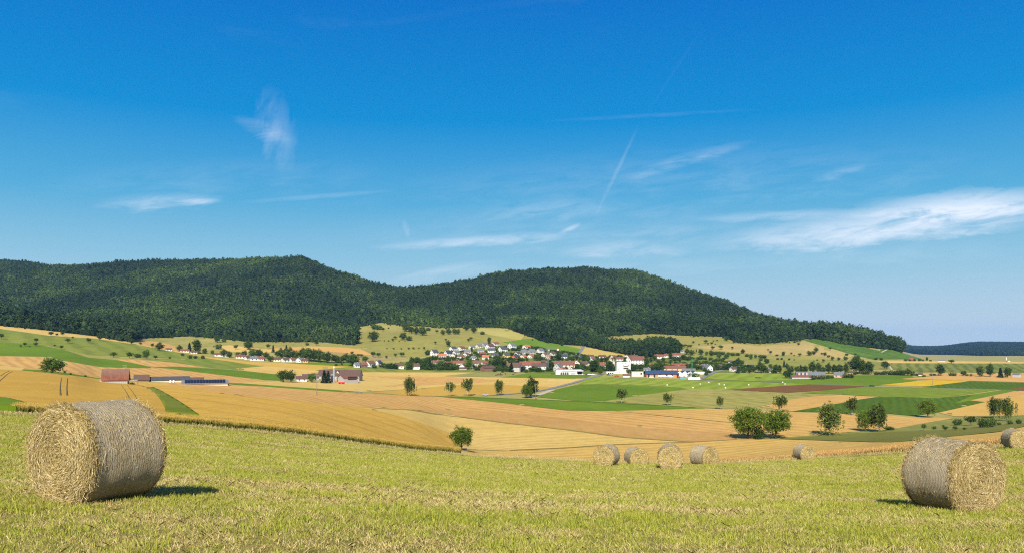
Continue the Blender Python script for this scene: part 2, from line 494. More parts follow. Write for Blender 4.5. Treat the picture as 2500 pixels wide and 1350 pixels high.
# ------------------------------------------------------------------ base ground sheet
def sheet_xy(px, D):
    """place of a node of the ground sheet; the rows close to the camera fan out less"""
    return (px - CX) * D / F


m_ground = field_mat('valley_ground', (.30, .27, .075), (.36, .30, .10), None, .01, .9, .25, c3=(.20, .22, .05))
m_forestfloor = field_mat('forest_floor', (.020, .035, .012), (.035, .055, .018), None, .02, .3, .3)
NB = 8
rows = [-60.0, -20.0, -5.0] + list(DG)
verts = np.zeros((NI, len(rows), 3), np.float32)
for jj, D in enumerate(rows):
    if jj < 3:
        verts[:, jj, 0] = (PG - CX) * (3.0 + (3.0 - D) * 0.6) / F
        verts[:, jj, 1] = D
        verts[:, jj, 2] = -1.78 + 0.03 * (D - 3.0) * 0.5 * -1
    else:
        verts[:, jj, 0] = XG[:, jj - 3]; verts[:, jj, 1] = D; verts[:, jj, 2] = ZG[:, jj - 3]
NR = len(rows)
ii, jj = np.meshgrid(np.arange(NI - 1), np.arange(NR - 1), indexing='ij')
q = np.concatenate([np.stack([ii * NR + jj, (ii + 1) * NR + jj, (ii + 1) * NR + jj + 1], -1).reshape(-1, 3),
                    np.stack([ii * NR + jj, (ii + 1) * NR + jj + 1, ii * NR + jj + 1], -1).reshape(-1, 3)])
me = bpy.data.meshes.new('ground')
me.vertices.add(NI * NR); me.loops.add(q.size); me.polygons.add(len(q))
me.vertices.foreach_set('co', verts.reshape(-1))
me.loops.foreach_set('vertex_index', q.reshape(-1).astype(np.int32))
me.polygons.foreach_set('loop_start', np.arange(0, q.size, 3, dtype=np.int32))
me.polygons.foreach_set('loop_total', np.full(len(q), 3, np.int32))
me.polygons.foreach_set('use_smooth', np.ones(len(q), bool))
me.materials.append(m_ground)
me.update(calc_edges=True)
tag(link('ground', me), 'rolling valley ground between the fields and hills', 'ground', kind='structure')


# ------------------------------------------------------------------ draped sheets
def inside(poly, X, Y):
    r = np.zeros(X.shape, bool)
    n = len(poly)
    for a in range(n):
        x0, y0 = poly[a]; x1, y1 = poly[(a + 1) % n]
        c = (y0 > Y) != (y1 > Y)
        with np.errstate(divide='ignore', invalid='ignore'):
            xi = (x1 - x0) * (Y - y0) / (y1 - y0 + 1e-12) + x0
        r ^= c & (X < xi)
    return r


def clip_cell(poly, x0, x1, y0, y1):
    for ax, lim, sgn in ((0, x0, 1), (0, x1, -1), (1, y0, 1), (1, y1, -1)):
        out = []
        n = len(poly)
        for k in range(n):
            a = poly[k]; b = poly[(k + 1) % n]
            da = (a[ax] - lim) * sgn; db = (b[ax] - lim) * sgn
            if da >= 0: out.append(a)
            if (da >= 0) != (db >= 0):
                t = da / (da - db)
                out.append((a[0] + (b[0] - a[0]) * t, a[1] + (b[1] - a[1]) * t))
        poly = out
        if len(poly) < 3:
            return []
    return poly


def drape(name, gpoly, lift, mat, layer=0.0, rim=None):
    """sheet lying on the ground over a polygon given in (column, distance)"""
    P = [((p - PX0) / DU, math.log(max(d, D0) / D0) / DLOG) for p, d in gpoly]
    if sum(P[k - 1][0] * P[k][1] - P[k][0] * P[k - 1][1] for k in range(len(P))) < 0:
        P = P[::-1]
    xs = [p[0] for p in P]; ys = [p[1] for p in P]
    i0, i1 = max(0, int(min(xs))), min(NI - 2, int(max(xs)))
    j0, j1 = max(0, int(min(ys))), min(NJ - 2, int(max(ys)))
    gi, gj = np.meshgrid(np.arange(i0, i1 + 2), np.arange(j0, j1 + 2), indexing='ij')
    ins = inside(P, gi + 1e-4, gj + 1e-4)
    edge = np.zeros((i1 - i0 + 1, j1 - j0 + 1), bool)
    n = len(P)
    for k in range(n):
        a = P[k]; b = P[(k + 1) % n]
        steps = int(max(abs(a[0] - b[0]), abs(a[1] - b[1])) * 4) + 2
        t = np.linspace(0, 1, steps)
        ex = (a[0] + (b[0] - a[0]) * t); ey = (a[1] + (b[1] - a[1]) * t)
        for dx in (-.02, .02):
            ci = np.clip(np.floor(ex + dx).astype(int) - i0, 0, edge.shape[0] - 1)
            cj = np.clip(np.floor(ey + dx).astype(int) - j0, 0, edge.shape[1] - 1)
            edge[ci, cj] = True
    vid = {}; V = []; Fc = []
    def vert(x, y, half):
        key = (round(x, 4), round(y, 4))
        if key not in vid:
            px = PX0 + x * DU; D = D0 * math.exp(y * DLOG)
            i, j, up_ = half
            a = x - i; b = y - j
            if up_:      # triangle (i,j) (i+1,j+1) (i,j+1)
                z = ZG[i, j] + b * (ZG[i, j + 1] - ZG[i, j]) + a * (ZG[i + 1, j + 1] - ZG[i, j + 1])
            else:        # triangle (i,j) (i+1,j) (i+1,j+1)
                z = ZG[i, j] + a * (ZG[i + 1, j] - ZG[i, j]) + b * (ZG[i + 1, j + 1] - ZG[i + 1, j])
            vid[key] = len(V); V.append(((px - CX) * D / F, D, z + lift + over(D)))
        return vid[key]
    def over(D):
        return layer * (0.001 + 4e-6 * D) + (0.02 if layer else 0.0)
    full = ins[:-1, :-1] & ins[1:, :-1] & ins[1:, 1:] & ins[:-1, 1:]
    for ci in range(edge.shape[0]):
        for cj in range(edge.shape[1]):
            i = ci + i0; j = cj + j0
            if edge[ci, cj]:
                c0 = clip_cell(P, i, i + 1, j, j + 1)
                if not c0:
                    continue
                for up_ in (0, 1):
                    # halve the piece along the cell's diagonal, as the ground itself is halved
                    c = []
                    for k in range(len(c0)):
                        a = c0[k]; b = c0[(k + 1) % len(c0)]
                        da = (a[1] - j) - (a[0] - i); db = (b[1] - j) - (b[0] - i)
                        if not up_: da, db = -da, -db
                        if da >= -1e-9: c.append(a)
                        if (da > 1e-9 and db < -1e-9) or (da < -1e-9 and db > 1e-9):
                            t = da / (da - db); c.append((a[0] + (b[0] - a[0]) * t, a[1] + (b[1] - a[1]) * t))
                    f = []
                    for x, y in c:
                        w = vert(x, y, (i, j, up_))
                        if not f or (w != f[-1] and w != f[0]): f.append(w)
                    f = list(dict.fromkeys(f))
                    if len(f) >= 3: Fc.append(f)
            elif full[ci, cj]:
                v00 = vert(i, j, (i, j, 0)); v10 = vert(i + 1, j, (i, j, 0)); v11 = vert(i + 1, j + 1, (i, j, 0)); v01 = vert(i, j + 1, (i, j, 1))
                Fc.append([v00, v10, v11]); Fc.append([v00, v11, v01])
    # skirt: the sheet's rim goes down to the ground
    cnt = {}
    for f in Fc:
        for a, b in zip(f, f[1:] + f[:1]):
            cnt[(a, b)] = cnt.get((a, b), 0) + 1
    low = {}
    nface = len(Fc)
    for (a, b) in (list(cnt) if lift > 0.4 else ()):
        if (b, a) not in cnt:
            for w in (a, b):
                if w not in low:
                    low[w] = len(V); V.append((V[w][0], V[w][1], V[w][2] - lift - 0.1 - over(V[w][1])))
            Fc.append([b, a, low[a], low[b]])
    me = bpy.data.meshes.new(name)
    me.from_pydata(V, [], Fc)
    me.validate()
    if len(me.polygons) == len(Fc):
        me.polygons.foreach_set('use_smooth', [k < nface for k in range(len(Fc))])
    me.materials.append(mat)
    if rim is not None and len(me.polygons) == len(Fc):
        me.materials.append(rim)
        me.polygons.foreach_set('material_index', [int(k >= nface) for k in range(len(Fc))])
    me.update()
    return me


def densify(pts, step=16.0):
    out = []
    for k in range(len(pts)):
        a = pts[k]; b = pts[(k + 1) % len(pts)]
        n = max(1, int(math.hypot(a[0] - b[0], a[1] - b[1]) / step))
        for s in range(n):
            t = s / n
            out.append((a[0] + (b[0] - a[0]) * t, a[1] + (b[1] - a[1]) * t))
    return out


def px_poly(zone, pts):
    return [(p, cast(p, r)) for p, r in densify([zp(zone, *q) for q in pts])]


def dir_between(zone, a, b):
    A = at(*zp(zone, *a)); B = at(*zp(zone, *b))
    d = (B - A); d.z = 0; d.normalize()
    return (d.x, d.y)


LAYER = [0]
def field(name, label, zone, pts, mat, lift=0.0, cat='field', gpoly=None, rim=None):
    LAYER[0] += 1
    g = gpoly if gpoly is not None else px_poly(zone, pts)
    me = drape(name, g, lift, mat, LAYER[0], rim)
    return tag(link(name, me), label, cat, kind='structure')

# ------------------------------------------------------------------ fields
C_GOLD, C_GOLD2 = (.54, .315, .054), (.59, .365, .075)
C_PEACH, C_PEACH2 = (.54, .305, .092), (.58, .35, .112)
C_STRAW, C_STRAW2 = (.58, .39, .108), (.64, .445, .14)
C_GREEN, C_GREEN2 = (.100, .165, .010), (.140, .210, .014)
C_DGREEN, C_DGREEN2 = (.062, .112, .008), (.090, .142, .011)
C_LIME, C_LIME2 = (.215, .280, .026), (.27, .31, .045)
C_MOWN, C_MOWN2 = (.30, .275, .062), (.37, .325, .092)
C_PALE, C_PALE2 = (.27, .25, .055), (.34, .29, .085)
C_OLIVE, C_OLIVE2 = (.145, .150, .028), (.175, .165, .035)
C_BROWN, C_BROWN2 = (.165, .076, .026), (.20, .094, .032)

d_left = dir_between('p', (20, 905), (155, 960))
d_gold = dir_between('p', (560, 1008), (820, 1066))
d_mown = dir_between('z9', (1000, 330), (2200, 265))
d_lime = dir_between('z9', (700, 200), (1000, 140))
d_hill = dir_between('p', (1000, 828), (1240, 822))
m_gold = field_mat('golden_wheat', C_GOLD, C_GOLD2, None, .02, 2.2, .42, tram=(d_gold, 17.0), c3=(.42, .27, .05))
m_gold_left = field_mat('ripe_wheat', (.48, .28, .046), (.53, .32, .06), None, .03, 2.5, .45, c3=(.40, .25, .05))
m_peach = field_mat('stubble_peach', C_PEACH, C_PEACH2, (d_gold, 9.0, .20), .012, .9, .32)
m_tan = field_mat('stubble_tan', (.53, .315, .088), (.58, .36, .105), (dir_between('p', (1240, 990), (1700, 1030)), 11.0, .16), .012, .8, .32)
m_tan2 = field_mat('grain_tan', (.55, .345, .088), (.60, .39, .112), (dir_between('p', (1240, 1120), (1800, 1090)), 7.0, .18), .015, 1.2, .36)
m_brownish = field_mat('ripe_barley', (.42, .235, .070), (.49, .285, .095), None, .02, 1.4, .4, c3=(.46, .29, .08))
m_straw = field_mat('pale_straw', C_STRAW, C_STRAW2, (dir_between('p', (1000, 1003), (1240, 1050)), 6.0, .2), .015, 1.0, .32)
m_green = field_mat('green_crop', C_GREEN, C_GREEN2, None, .012, .5, .22, c3=(.13, .20, .02))
m_dgreen = field_mat('beet_crop', C_DGREEN, C_DGREEN2, (d_lime, 5.0, .08), .01, .6, .25)
m_lime = field_mat('lime_grass', C_LIME, C_LIME2, (d_lime, 16.0, .22), .01, .4, .18)
m_mown = field_mat('mown_hay', C_MOWN, C_MOWN2, (d_mown, 8.5, .42), .01, .5, .2)
m_pale = field_mat('pale_meadow', C_PALE, C_PALE2, None, .012, .22, .30, c3=(.17, .185, .035))
m_palerow = field_mat('raked_meadow', C_PALE, C_PALE2, (d_hill, 13.0, .30), .008, .22, .22, c3=(.19, .21, .04))
m_olive = field_mat('olive_meadow', C_OLIVE, C_OLIVE2, None, .012, .5, .22)
m_meadowg = field_mat('slope_meadow', (.18, .215, .030), (.25, .255, .045), (d_left, 24.0, .16), .006, .3, .2, c3=(.12, .19, .022))
m_brown = field_mat('ploughed_earth', C_BROWN, C_BROWN2, (d_mown, 4.0, .15), .015, .8, .3)
m_yellow = field_mat('yellow_crop', (.55, .335, .018), (.60, .40, .03), (d_mown, 6.0, .2), .02, .8, .25)
d_vine = dir_between('p', (2290, 905), (2275, 886))
m_vine = field_mat('vineyard_rows', (.075, .150, .020), (.125, .19, .030), (dir_between('p', (2105, 862), (2170, 856)), 9.0, .3), .02, .3, .3)
m_vine2 = field_mat('vineyard_slope', (.13, .165, .030), (.20, .205, .045), (d_vine, 11.0, .32), .014, .25, .25, c3=(.24, .22, .07))
m_track = plain_mat('gravel', (.38, .33, .24), (.48, .42, .31), .5, obj=False)
m_asphalt = plain_mat('asphalt', (.17, .165, .16), (.22, .215, .205), .4, obj=False)

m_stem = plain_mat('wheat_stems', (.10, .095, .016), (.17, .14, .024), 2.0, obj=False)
# left flank of the valley
field('hay_field', 'pale straw strip along the wood at the far left', 'p', [(-200, 775), (0, 792), (78, 801), (155, 810), (233, 820), (330, 836), (440, 858), (440, 861), (330, 840), (233, 826), (120, 819), (78, 813), (0, 802), (-200, 786)], m_straw)
field('grass_field', 'yellowish green meadow slope below the left wood', 'p', [(-200, 786), (0, 802), (120, 819), (233, 826), (330, 840), (440, 861), (530, 872), (440, 874), (340, 872), (250, 868), (215, 866), (160, 853), (120, 844), (60, 838), (0, 836), (-200, 826)], m_meadowg)
field('crop_field', 'bright green crop band curving across the left slope', 'p', [(-200, 828), (0, 836), (86, 839), (156, 853), (215, 872), (285, 877), (368, 895), (368, 898), (259, 897), (153, 880), (104, 870), (0, 868), (-200, 858)], m_green)
field('grass_field', 'pale olive meadow with orchard trees on the left slope', 'p', [(160, 853), (215, 866), (265, 870), (340, 874), (420, 876), (285, 878), (215, 872)], m_pale)
field('stubble_field', 'peach stubble field above the red roofed barn', 'p', [(-200, 858), (0, 869), (114, 871), (155, 880), (241, 895), (306, 898), (389, 898), (518, 912), (640, 927), (660, 934), (545, 936), (420, 930), (330, 922), (240, 924), (150, 908), (100, 903), (60, 898), (0, 892), (-200, 884)], m_peach)
field('wheat_field', 'small pale wheat patch at the left edge above the tracks', 'p', [(-200, 884), (0, 892), (60, 898), (50, 904), (0, 902), (-200, 893)], m_straw)
field('grass_strip', 'dark green verge left of the red roofed barn', 'p', [(55, 901), (100, 903), (160, 909), (240, 922), (290, 927), (240, 928), (130, 914), (60, 907)], m_green, cat='verge')
field('stubble_field', 'peach stubble wedge between green strips left of the hamlet', 'p', [(275, 876), (330, 878), (420, 884), (500, 896), (440, 896), (368, 894)], m_peach)
field('grass_field', 'mid green meadow band left of the farm hamlet', 'p', [(420, 874), (520, 873), (640, 888), (660, 892), (600, 900), (640, 906), (520, 898), (430, 885), (340, 876)], m_meadowg)
field('crop_field', 'dark green crop band behind the solar roofed farm', 'p', [(368, 895), (430, 894), (520, 899), (600, 905), (690, 914), (690, 929), (640, 926), (518, 912), (415, 899)], m_green)
field('wheat_field', 'golden wheat strip below the left end of the village', 'p', [(430, 858), (520, 872), (600, 882), (720, 887), (860, 894), (770, 903), (640, 893), (520, 876)], field_mat('wheat_strip', (.48, .29, .045), (.54, .35, .08), None, .015, .6, .2))
field('crop_field', 'thin bright green strip under the village garden trees', 'p', [(690, 884), (840, 884), (868, 891), (850, 894), (730, 888)], m_green)
field('stubble_field', 'pale straw wedge behind the farm with the silo', 'p', [(575, 899), (650, 893), (770, 903), (790, 907), (720, 918), (600, 905)], m_straw)
field('grass_field', 'olive pasture strip in front of the village houses', 'p', [(770, 903), (868, 893), (1000, 899), (1170, 904), (1160, 908), (890, 908), (800, 907)], m_meadowg)
field('stubble_field', 'pinkish stubble field under the left forest edge', 'p', [(327, 833), (380, 832), (435, 845), (455, 852), (420, 857), (345, 840)], m_peach)
field('grass_field', 'pale grass slope under the forest at left centre', 'p', [(324, 826), (400, 823), (466, 820), (530, 826), (613, 834), (781, 836), (870, 841), (885, 852), (830, 856), (640, 852), (560, 857), (520, 862), (470, 858), (400, 836)], m_pale)
field('wheat_field', 'orange wheat field in a crescent under the forest tongue', 'p', [(641, 851), (700, 848), (755, 845), (841, 848), (880, 852), (912, 867), (880, 866), (828, 860), (755, 855), (690, 855)], field_mat('orange_wheat', (.52, .29, .075), (.56, .33, .10), None, .015, .4, .2))
field('stubble_field', 'straw field beside the trees behind the left hamlet', 'p', [(520, 846), (560, 842), (640, 851), (690, 856), (640, 862), (560, 858)], m_straw)
field('grass_field', 'raked hay meadow rising behind the white hillside houses', 'p', [(841, 801), (880, 796), (930, 787), (1000, 795), (1100, 800), (1180, 798), (1236, 804), (1290, 822), (1300, 830), (1330, 840), (1230, 846), (1140, 852), (1060, 868), (980, 872), (915, 868), (885, 852), (870, 842)], m_palerow)
field('grass_field', 'dry brownish pasture beside the orange wheat crescent', 'p', [(755, 856), (830, 861), (905, 868), (1000, 872), (980, 878), (900, 879), (820, 873)], field_mat('dry_pasture', (.30, .235, .085), (.36, .28, .11), None, .02, .3, .25, c3=(.2, .2, .05)))
field('hay_field', 'pale hay meadow at the wood edge above the hillside houses', 'p', [(1163, 800), (1236, 803), (1282, 819), (1270, 830), (1195, 817), (1165, 809)], field_mat('hay_top', (.37, .325, .085), (.42, .36, .11), (d_hill, 14., .14), .01, .25, .15))
field('vineyard', 'bright green vineyard slope right of the hillside houses', 'p', [(1228, 835), (1270, 829), (1301, 826), (1360, 838), (1420, 852), (1414, 862), (1390, 866), (1330, 856), (1270, 846)], field_mat('young_vines', (.12, .21, .016), (.155, .24, .022), (dir_between('p', (1300, 830), (1400, 860)), 7., .2), .01, .4, .2))
field('wheat_field', 'two toned tan field beside the lane above the village', 'p', [(1417, 867), (1420, 856), (1427, 847), (1508, 858), (1545, 868), (1560, 874), (1490, 876), (1417, 872)], field_mat('lane_wheat', (.50, .315, .075), (.44, .36, .11), None, .03, .5, .2))
field('grass_field', 'pale green pasture under the middle forest edge', 'p', [(1440, 827), (1500, 820), (1592, 814), (1669, 819), (1770, 822), (1800, 836), (1850, 839), (1920, 834), (1985, 827), (2035, 850), (2090, 868), (2060, 878), (1900, 880), (1820, 870), (1700, 856), (1650, 850), (1600, 842), (1500, 838)], m_palerow)
field('grass_field', 'tan hay pasture dotted with trees right of the forest foot', 'p', [(1690, 846), (1800, 838), (1850, 845), (1930, 838), (1965, 831), (2033, 852), (2087, 867), (2060, 876), (1960, 866), (1880, 866), (1780, 858)], field_mat('tan_pasture', (.38, .29, .10), (.44, .33, .12), (d_hill, 12., .12), .012, .25, .2, c3=(.28, .26, .07)))
field('grass_field', 'bushy rough pasture right of the green mast', 'p', [(1600, 868), (1700, 858), (1800, 866), (1900, 878), (2060, 879), (2180, 884), (2176, 900), (2060, 905), (1900, 905), (1780, 902), (1700, 892), (1640, 884)], field_mat('rough_pasture', (.20, .215, .040), (.27, .25, .06), None, .02, .25, .3, c3=(.11, .17, .022)))
field('vineyard', 'green vineyard on the ridge shoulder under the small wood', 'p', [(1962, 831), (1987, 826), (2060, 839), (2100, 846), (2149, 856), (2177, 852), (2215, 864), (2252, 876), (2131, 877), (2087, 867), (2033, 851)], m_vine)
field('stubble_field', 'narrow straw rim on the plateau edge at the right', 'p', [(2131, 880), (2260, 880), (2600, 884), (2600, 887), (2174, 886)], m_straw)
field('vineyard', 'striped vineyard bank along the plateau at the right', 'p', [(2174, 886), (2600, 887), (2600, 911), (2232, 909), (2176, 901)], m_vine2)
field('stubble_field', 'peach stubble strip behind the right hedge trees', 'p', [(2232, 909), (2330, 909), (2600, 911), (2600, 922), (2276, 918), (2225, 914)], m_peach)
field('village_ground', 'green garden ground of the village', 'p', [(905, 898), (1000, 880), (1060, 868), (1110, 850), (1180, 844), (1290, 843), (1400, 860), (1440, 868), (1560, 872), (1640, 868), (1760, 880), (1840, 896), (1840, 908), (1560, 912), (1290, 911), (1160, 908), (1000, 903)], field_mat('garden_grass', (.105, .150, .022), (.19, .20, .045), None, .03, .3, .35, c3=(.26, .22, .10)), cat='ground')
# valley floor, left to right
field('stubble_field', 'broad pale stubble field right of the farm with the silo', 'p', [(560, 934), (680, 930), (790, 932), (890, 908), (1160, 909), (1085, 918), (1228, 921), (1400, 923), (1436, 924), (1390, 938), (1355, 944), (1212, 939), (1114, 939), (1006, 949), (940, 953), (867, 957), (760, 950), (640, 940)], m_straw)
field('stubble_field', 'peach wedge in the pale stubble near the road birches', 'p', [(900, 918), (1060, 919), (1150, 922), (1230, 930), (1110, 937), (1000, 942), (930, 944), (1020, 930)], m_peach)
field('wheat_field', 'deep golden wheat field behind the roadside birches', 'p', [(905, 958), (1006, 949), (1114, 939), (1212, 938), (1355, 944), (1320, 952), (1300, 956), (1240, 962), (1142, 967), (1000, 965)], field_mat('deep_wheat', (.44, .265, .045), (.50, .31, .06), None, .01, .8, .2))
field('crop_field', 'long thin green strip in front of the farm with the silo', 'p', [(545, 934), (590, 935), (700, 943), (800, 950), (880, 956), (820, 957), (700, 949), (600, 942)], m_green)
field('pasture', 'grazed pasture with cattle before the old village', 'p', [(1085, 917), (1160, 909), (1200, 907), (1290, 910), (1240, 919), (1222, 921)], field_mat('grazed_grass', (.20, .215, .045), (.33, .27, .10), None, .02, .3, .25))
field('crop_field', 'bright green strip before the low white garage building', 'p', [(1222, 921), (1285, 912), (1350, 913), (1445, 915), (1432, 922), (1400, 924)], m_green)
field('stubble_field', 'peach stubble belt crossing the left centre', 'p', [(545, 938), (640, 943), (760, 952), (867, 959), (960, 964), (1060, 967), (1240, 985), (1381, 1002), (1500, 1004), (1800, 1033), (1810, 1060), (1528, 1041), (1384, 1021), (1240, 1006), (1022, 1001), (878, 994), (734, 981), (560, 962), (445, 944), (380, 934), (430, 932)], m_peach)
field('wheat_field', 'large golden wheat field with wheel tracks at left centre', 'p', [(310, 931), (380, 934), (445, 944), (560, 962), (734, 981), (878, 994), (984, 1017), (1099, 1058), (1122, 1092), (1105, 1096), (1040, 1088), (985, 1086), (900, 1074), (800, 1062), (700, 1050), (600, 1038), (500, 1030), (456, 1017), (394, 955), (357, 947)], m_gold, lift=0.03)
field('stubble_field', 'pale straw field sweeping down to the lone round tree', 'p', [(878, 994), (960, 1000), (1040, 1003), (1240, 1034), (1384, 1050), (1528, 1069), (1689, 1080), (1499, 1086), (1384, 1094), (1240, 1100), (1130, 1096), (1100, 1058), (984, 1017)], m_straw)
field('wheat_field', 'brownish barley field in the middle of the valley', 'p', [(1022, 1001), (1240, 1005), (1384, 1021), (1528, 1041), (1690, 1051), (1790, 1058), (1900, 1064), (1830, 1074), (1740, 1079), (1689, 1080), (1528, 1069), (1384, 1050), (1240, 1034), (1100, 1012)], m_brownish)
field('stubble_field', 'tan stubble field left of the walnut pair', 'p', [(1381, 1002), (1499, 1003), (1640, 999), (1724, 997), (1790, 1000), (1850, 1003), (1930, 1006), (1880, 1034), (1770, 1031), (1600, 1013)], m_tan)
field('stubble_field', 'tan stubble field behind the tall drooping birch', 'p', [(1850, 1002), (1934, 1006), (2058, 1010), (2228, 1018), (2334, 1020), (2250, 1034), (2180, 1047), (2036, 1057), (1934, 1067), (1800, 1072), (1790, 1056), (1760, 1030), (1860, 1034)], m_tan)
field('grass_strip', 'long green grass strip along the track below the birches', 'p', [(1058, 967), (1150, 968), (1240, 972), (1400, 978), (1508, 982), (1640, 990), (1701, 994), (1724, 997), (1499, 1003), (1381, 1001), (1240, 985), (1150, 976)], m_green, cat='verge')
field('crop_field', 'vivid green field between road and drying hay', 'p', [(1312, 969), (1349, 952), (1413, 938), (1500, 939), (1600, 943), (1684, 949), (1560, 965), (1485, 978), (1424, 979)], m_green)
field('grass_field', 'lime green mown field in front of the blue roofed hall', 'p', [(1441, 918), (1500, 919), (1712, 929), (1902, 934), (2050, 938), (1971, 940), (1873, 946), (1772, 952), (1684, 949), (1600, 942), (1500, 938), (1413, 938)], m_lime)
field('hay_field', 'striped field of drying hay rows in the valley', 'p', [(1470, 980), (1560, 965), (1684, 949), (1772, 951), (1923, 959), (2052, 962), (2060, 964), (1998, 966), (1927, 976), (1855, 992), (1758, 998), (1701, 994), (1560, 985)], m_mown)
field('ploughed_field', 'reddish brown ploughed field in the valley', 'p', [(1772, 951), (1873, 944), (1971, 938), (2100, 941), (2110, 943), (2040, 950), (1962, 956), (1923, 958)], m_brown)
field('grass_field', 'light green pasture behind the ploughed field', 'p', [(1712, 926), (1740, 914), (1900, 911), (2060, 916), (2200, 914), (2276, 919), (2199, 925), (2240, 928), (2145, 941), (2100, 942), (1971, 938), (1902, 933)], m_green)
field('grass_field', 'yellowish paddock right of the side road', 'p', [(1722, 924), (1745, 912), (1900, 911), (1940, 918), (1940, 926), (1840, 930)], m_lime)
field('grass_field', 'light green field right of the ploughed field', 'p', [(1956, 959), (2040, 950), (2116, 943), (2260, 946), (2398, 950), (2436, 951), (2292, 972), (2145, 968), (2052, 962)], field_mat('light_grass', (.15, .205, .018), (.20, .245, .03), (d_mown, 7., .2), .01, .5, .2))
field('crop_field', 'dark green beet field behind the right birches', 'p', [(1934, 1004), (2040, 986), (2092, 976), (2145, 969), (2292, 972), (2380, 962), (2468, 951), (2372, 977), (2407, 981), (2292, 1006), (2231, 1015), (2174, 1010), (2058, 1007)], m_dgreen)
field('stubble_field', 'tan stubble wedge behind the right birch row', 'p', [(1854, 993), (1940, 973), (1998, 966), (2052, 964), (2145, 968), (2092, 976), (2040, 986), (1934, 1004)], m_tan)
field('crop_field', 'golden yellow crop triangle on the right of the valley', 'p', [(2145, 940), (2200, 934), (2276, 927), (2369, 929), (2330, 936), (2266, 943)], m_yellow)
field('stubble_field', 'peach stubble strip above the yellow triangle', 'p', [(2199, 924), (2276, 918), (2400, 919), (2600, 921), (2600, 935), (2500, 933), (2369, 929)], m_peach)
field('crop_field', 'dark green strip right of the yellow triangle', 'p', [(2250, 944), (2369, 930), (2500, 934), (2600, 936), (2600, 944), (2452, 950), (2401, 950)], m_dgreen)
field('ploughed_field', 'small brown ploughed strip at the right edge', 'p', [(2452, 951), (2500, 944), (2600, 942), (2600, 953), (2500, 953)], m_brown)
field('crop_field', 'green wedge of beet left of the golden right field', 'p', [(2380, 962), (2452, 951), (2490, 953), (2372, 977), (2330, 985)], m_green)
field('stubble_field', 'peach stubble wedge at the right edge', 'p', [(2369, 977), (2474, 955), (2600, 951), (2600, 962), (2500, 965), (2407, 981)], m_peach)
field('wheat_field', 'golden wheat field at the right edge behind birches', 'p', [(2600, 958), (2500, 964), (2407, 981), (2292, 1007), (2330, 1016), (2500, 1014), (2600, 1012)], field_mat('right_wheat', (.50, .30, .06), (.54, .34, .09), None, .02, .8, .2))
field('grass_strip', 'rough grass verge under the right birches', 'p', [(1900, 1069), (2036, 1058), (2180, 1047), (2250, 1034), (2334, 1019), (2600, 1010), (2600, 1030), (2400, 1040), (2292, 1050), (2084, 1058), (1930, 1071)], field_mat('verge_grass', (.17, .19, .035), (.26, .24, .07), None, .04, .8, .3, c3=(.10, .15, .02)), cat='verge')
field('grass_field', 'dark olive mown field in front of the right birches', 'p', [(1900, 1071), (2084, 1058), (2292, 1050), (2500, 1031), (2600, 1022), (2600, 1034), (2500, 1041), (2436, 1054), (2244, 1074), (2174, 1080), (2020, 1075)], m_olive)
# (grain field behind the bales follows the meadow edge, below)

# lanes and roads
def strip(name, label, pts, halfw, mat, lift=0.0, cat='road'):
    P3 = [at(*p) for p in pts]
    L, R_ = [], []
    for k, p in enumerate(P3):
        d = (P3[min(k + 1, len(P3) - 1)] - P3[max(k - 1, 0)]); d.z = 0; d.normalize()
        nrm = Vector((-d.y, d.x, 0)) * halfw
        for lst, q in ((L, p + nrm), (R_, p - nrm)):
            lst.append((CX + F * q.x / q.y, q.y))
    LAYER[0] += 1
    me = drape(name, L + R_[::-1], lift, mat, LAYER[0])
    return tag(link(name, me), label, cat, kind='structure')


def line(pts, n=10):
    return densify(pts, 12.0)[:-1] if False else [(a[0] + (b[0] - a[0]) * t / n, a[1] + (b[1] - a[1]) * t / n) for a, b in zip(pts[:-1], pts[1:]) for t in range(n)] + [pts[-1]]


strip('road', 'grey asphalt road climbing from the birches to the village', line([(1180, 966), (1240, 962), (1300, 956), (1341, 949), (1400, 934), (1459, 917), (1480, 909)]), 2.7, m_asphalt)
strip('track', 'pale gravel track branching off the road by the twin trees', line([(1290, 969), (1320, 962), (1349, 951)]), 2.4, m_track, cat='track')
strip('road', 'narrow grey lane crossing the valley floor to the right', line([(1480, 922), (1712, 928), (1902, 934), (2050, 939), (2130, 943), (2260, 946), (2400, 950), (2460, 951)], 6), 1.8, m_asphalt)
strip('road', 'side road rising right of the blue roofed hall', line([(1712, 924), (1728, 915), (1745, 908), (1765, 903)]), 2.6, m_asphalt)
strip('track', 'curved lane climbing past the vineyard above the village', line([(1399, 869), (1416, 859), (1422, 851), (1425, 845)]), 2.4, m_asphalt, cat='track')
strip('track', 'white gravel path over the ridge shoulder', line([(1900, 836), (1940, 832), (1985, 826)]), 2.0, m_track, cat='track')
strip('track', 'pale path climbing the vineyard below the small wood', line([(2152, 860), (2160, 856), (2166, 853)]), 1.2, m_track, cat='track')
strip('track', 'pale path down the bank left of the striped vineyard', line([(2168, 890), (2174, 897), (2178, 903)]), 1.1, m_track, cat='track')
strip('track', 'dark grass track below the birches in the valley', line([(1000, 966), (1150, 970), (1300, 975), (1500, 984), (1700, 995)], 6), .8, plain_mat('dark_grass', (.06, .075, .02), (.10, .10, .03), .3, obj=False), cat='track')
m_edge = plain_mat('field_margin', (.20, .15, .03), (.30, .22, .05), .3, obj=False)
strip('field_margin', 'dark margin line under the pale straw field', line([(1245, 1099), (1384, 1093), (1499, 1085), (1683, 1079), (1800, 1073)], 6), 0.8, m_edge, cat='margin', lift=.02)
strip('field_margin', 'olive margin under the brown barley field', line([(1000, 1001), (1240, 1033), (1384, 1049), (1528, 1068), (1689, 1079)], 6), 1.4, m_edge, cat='margin', lift=.02)
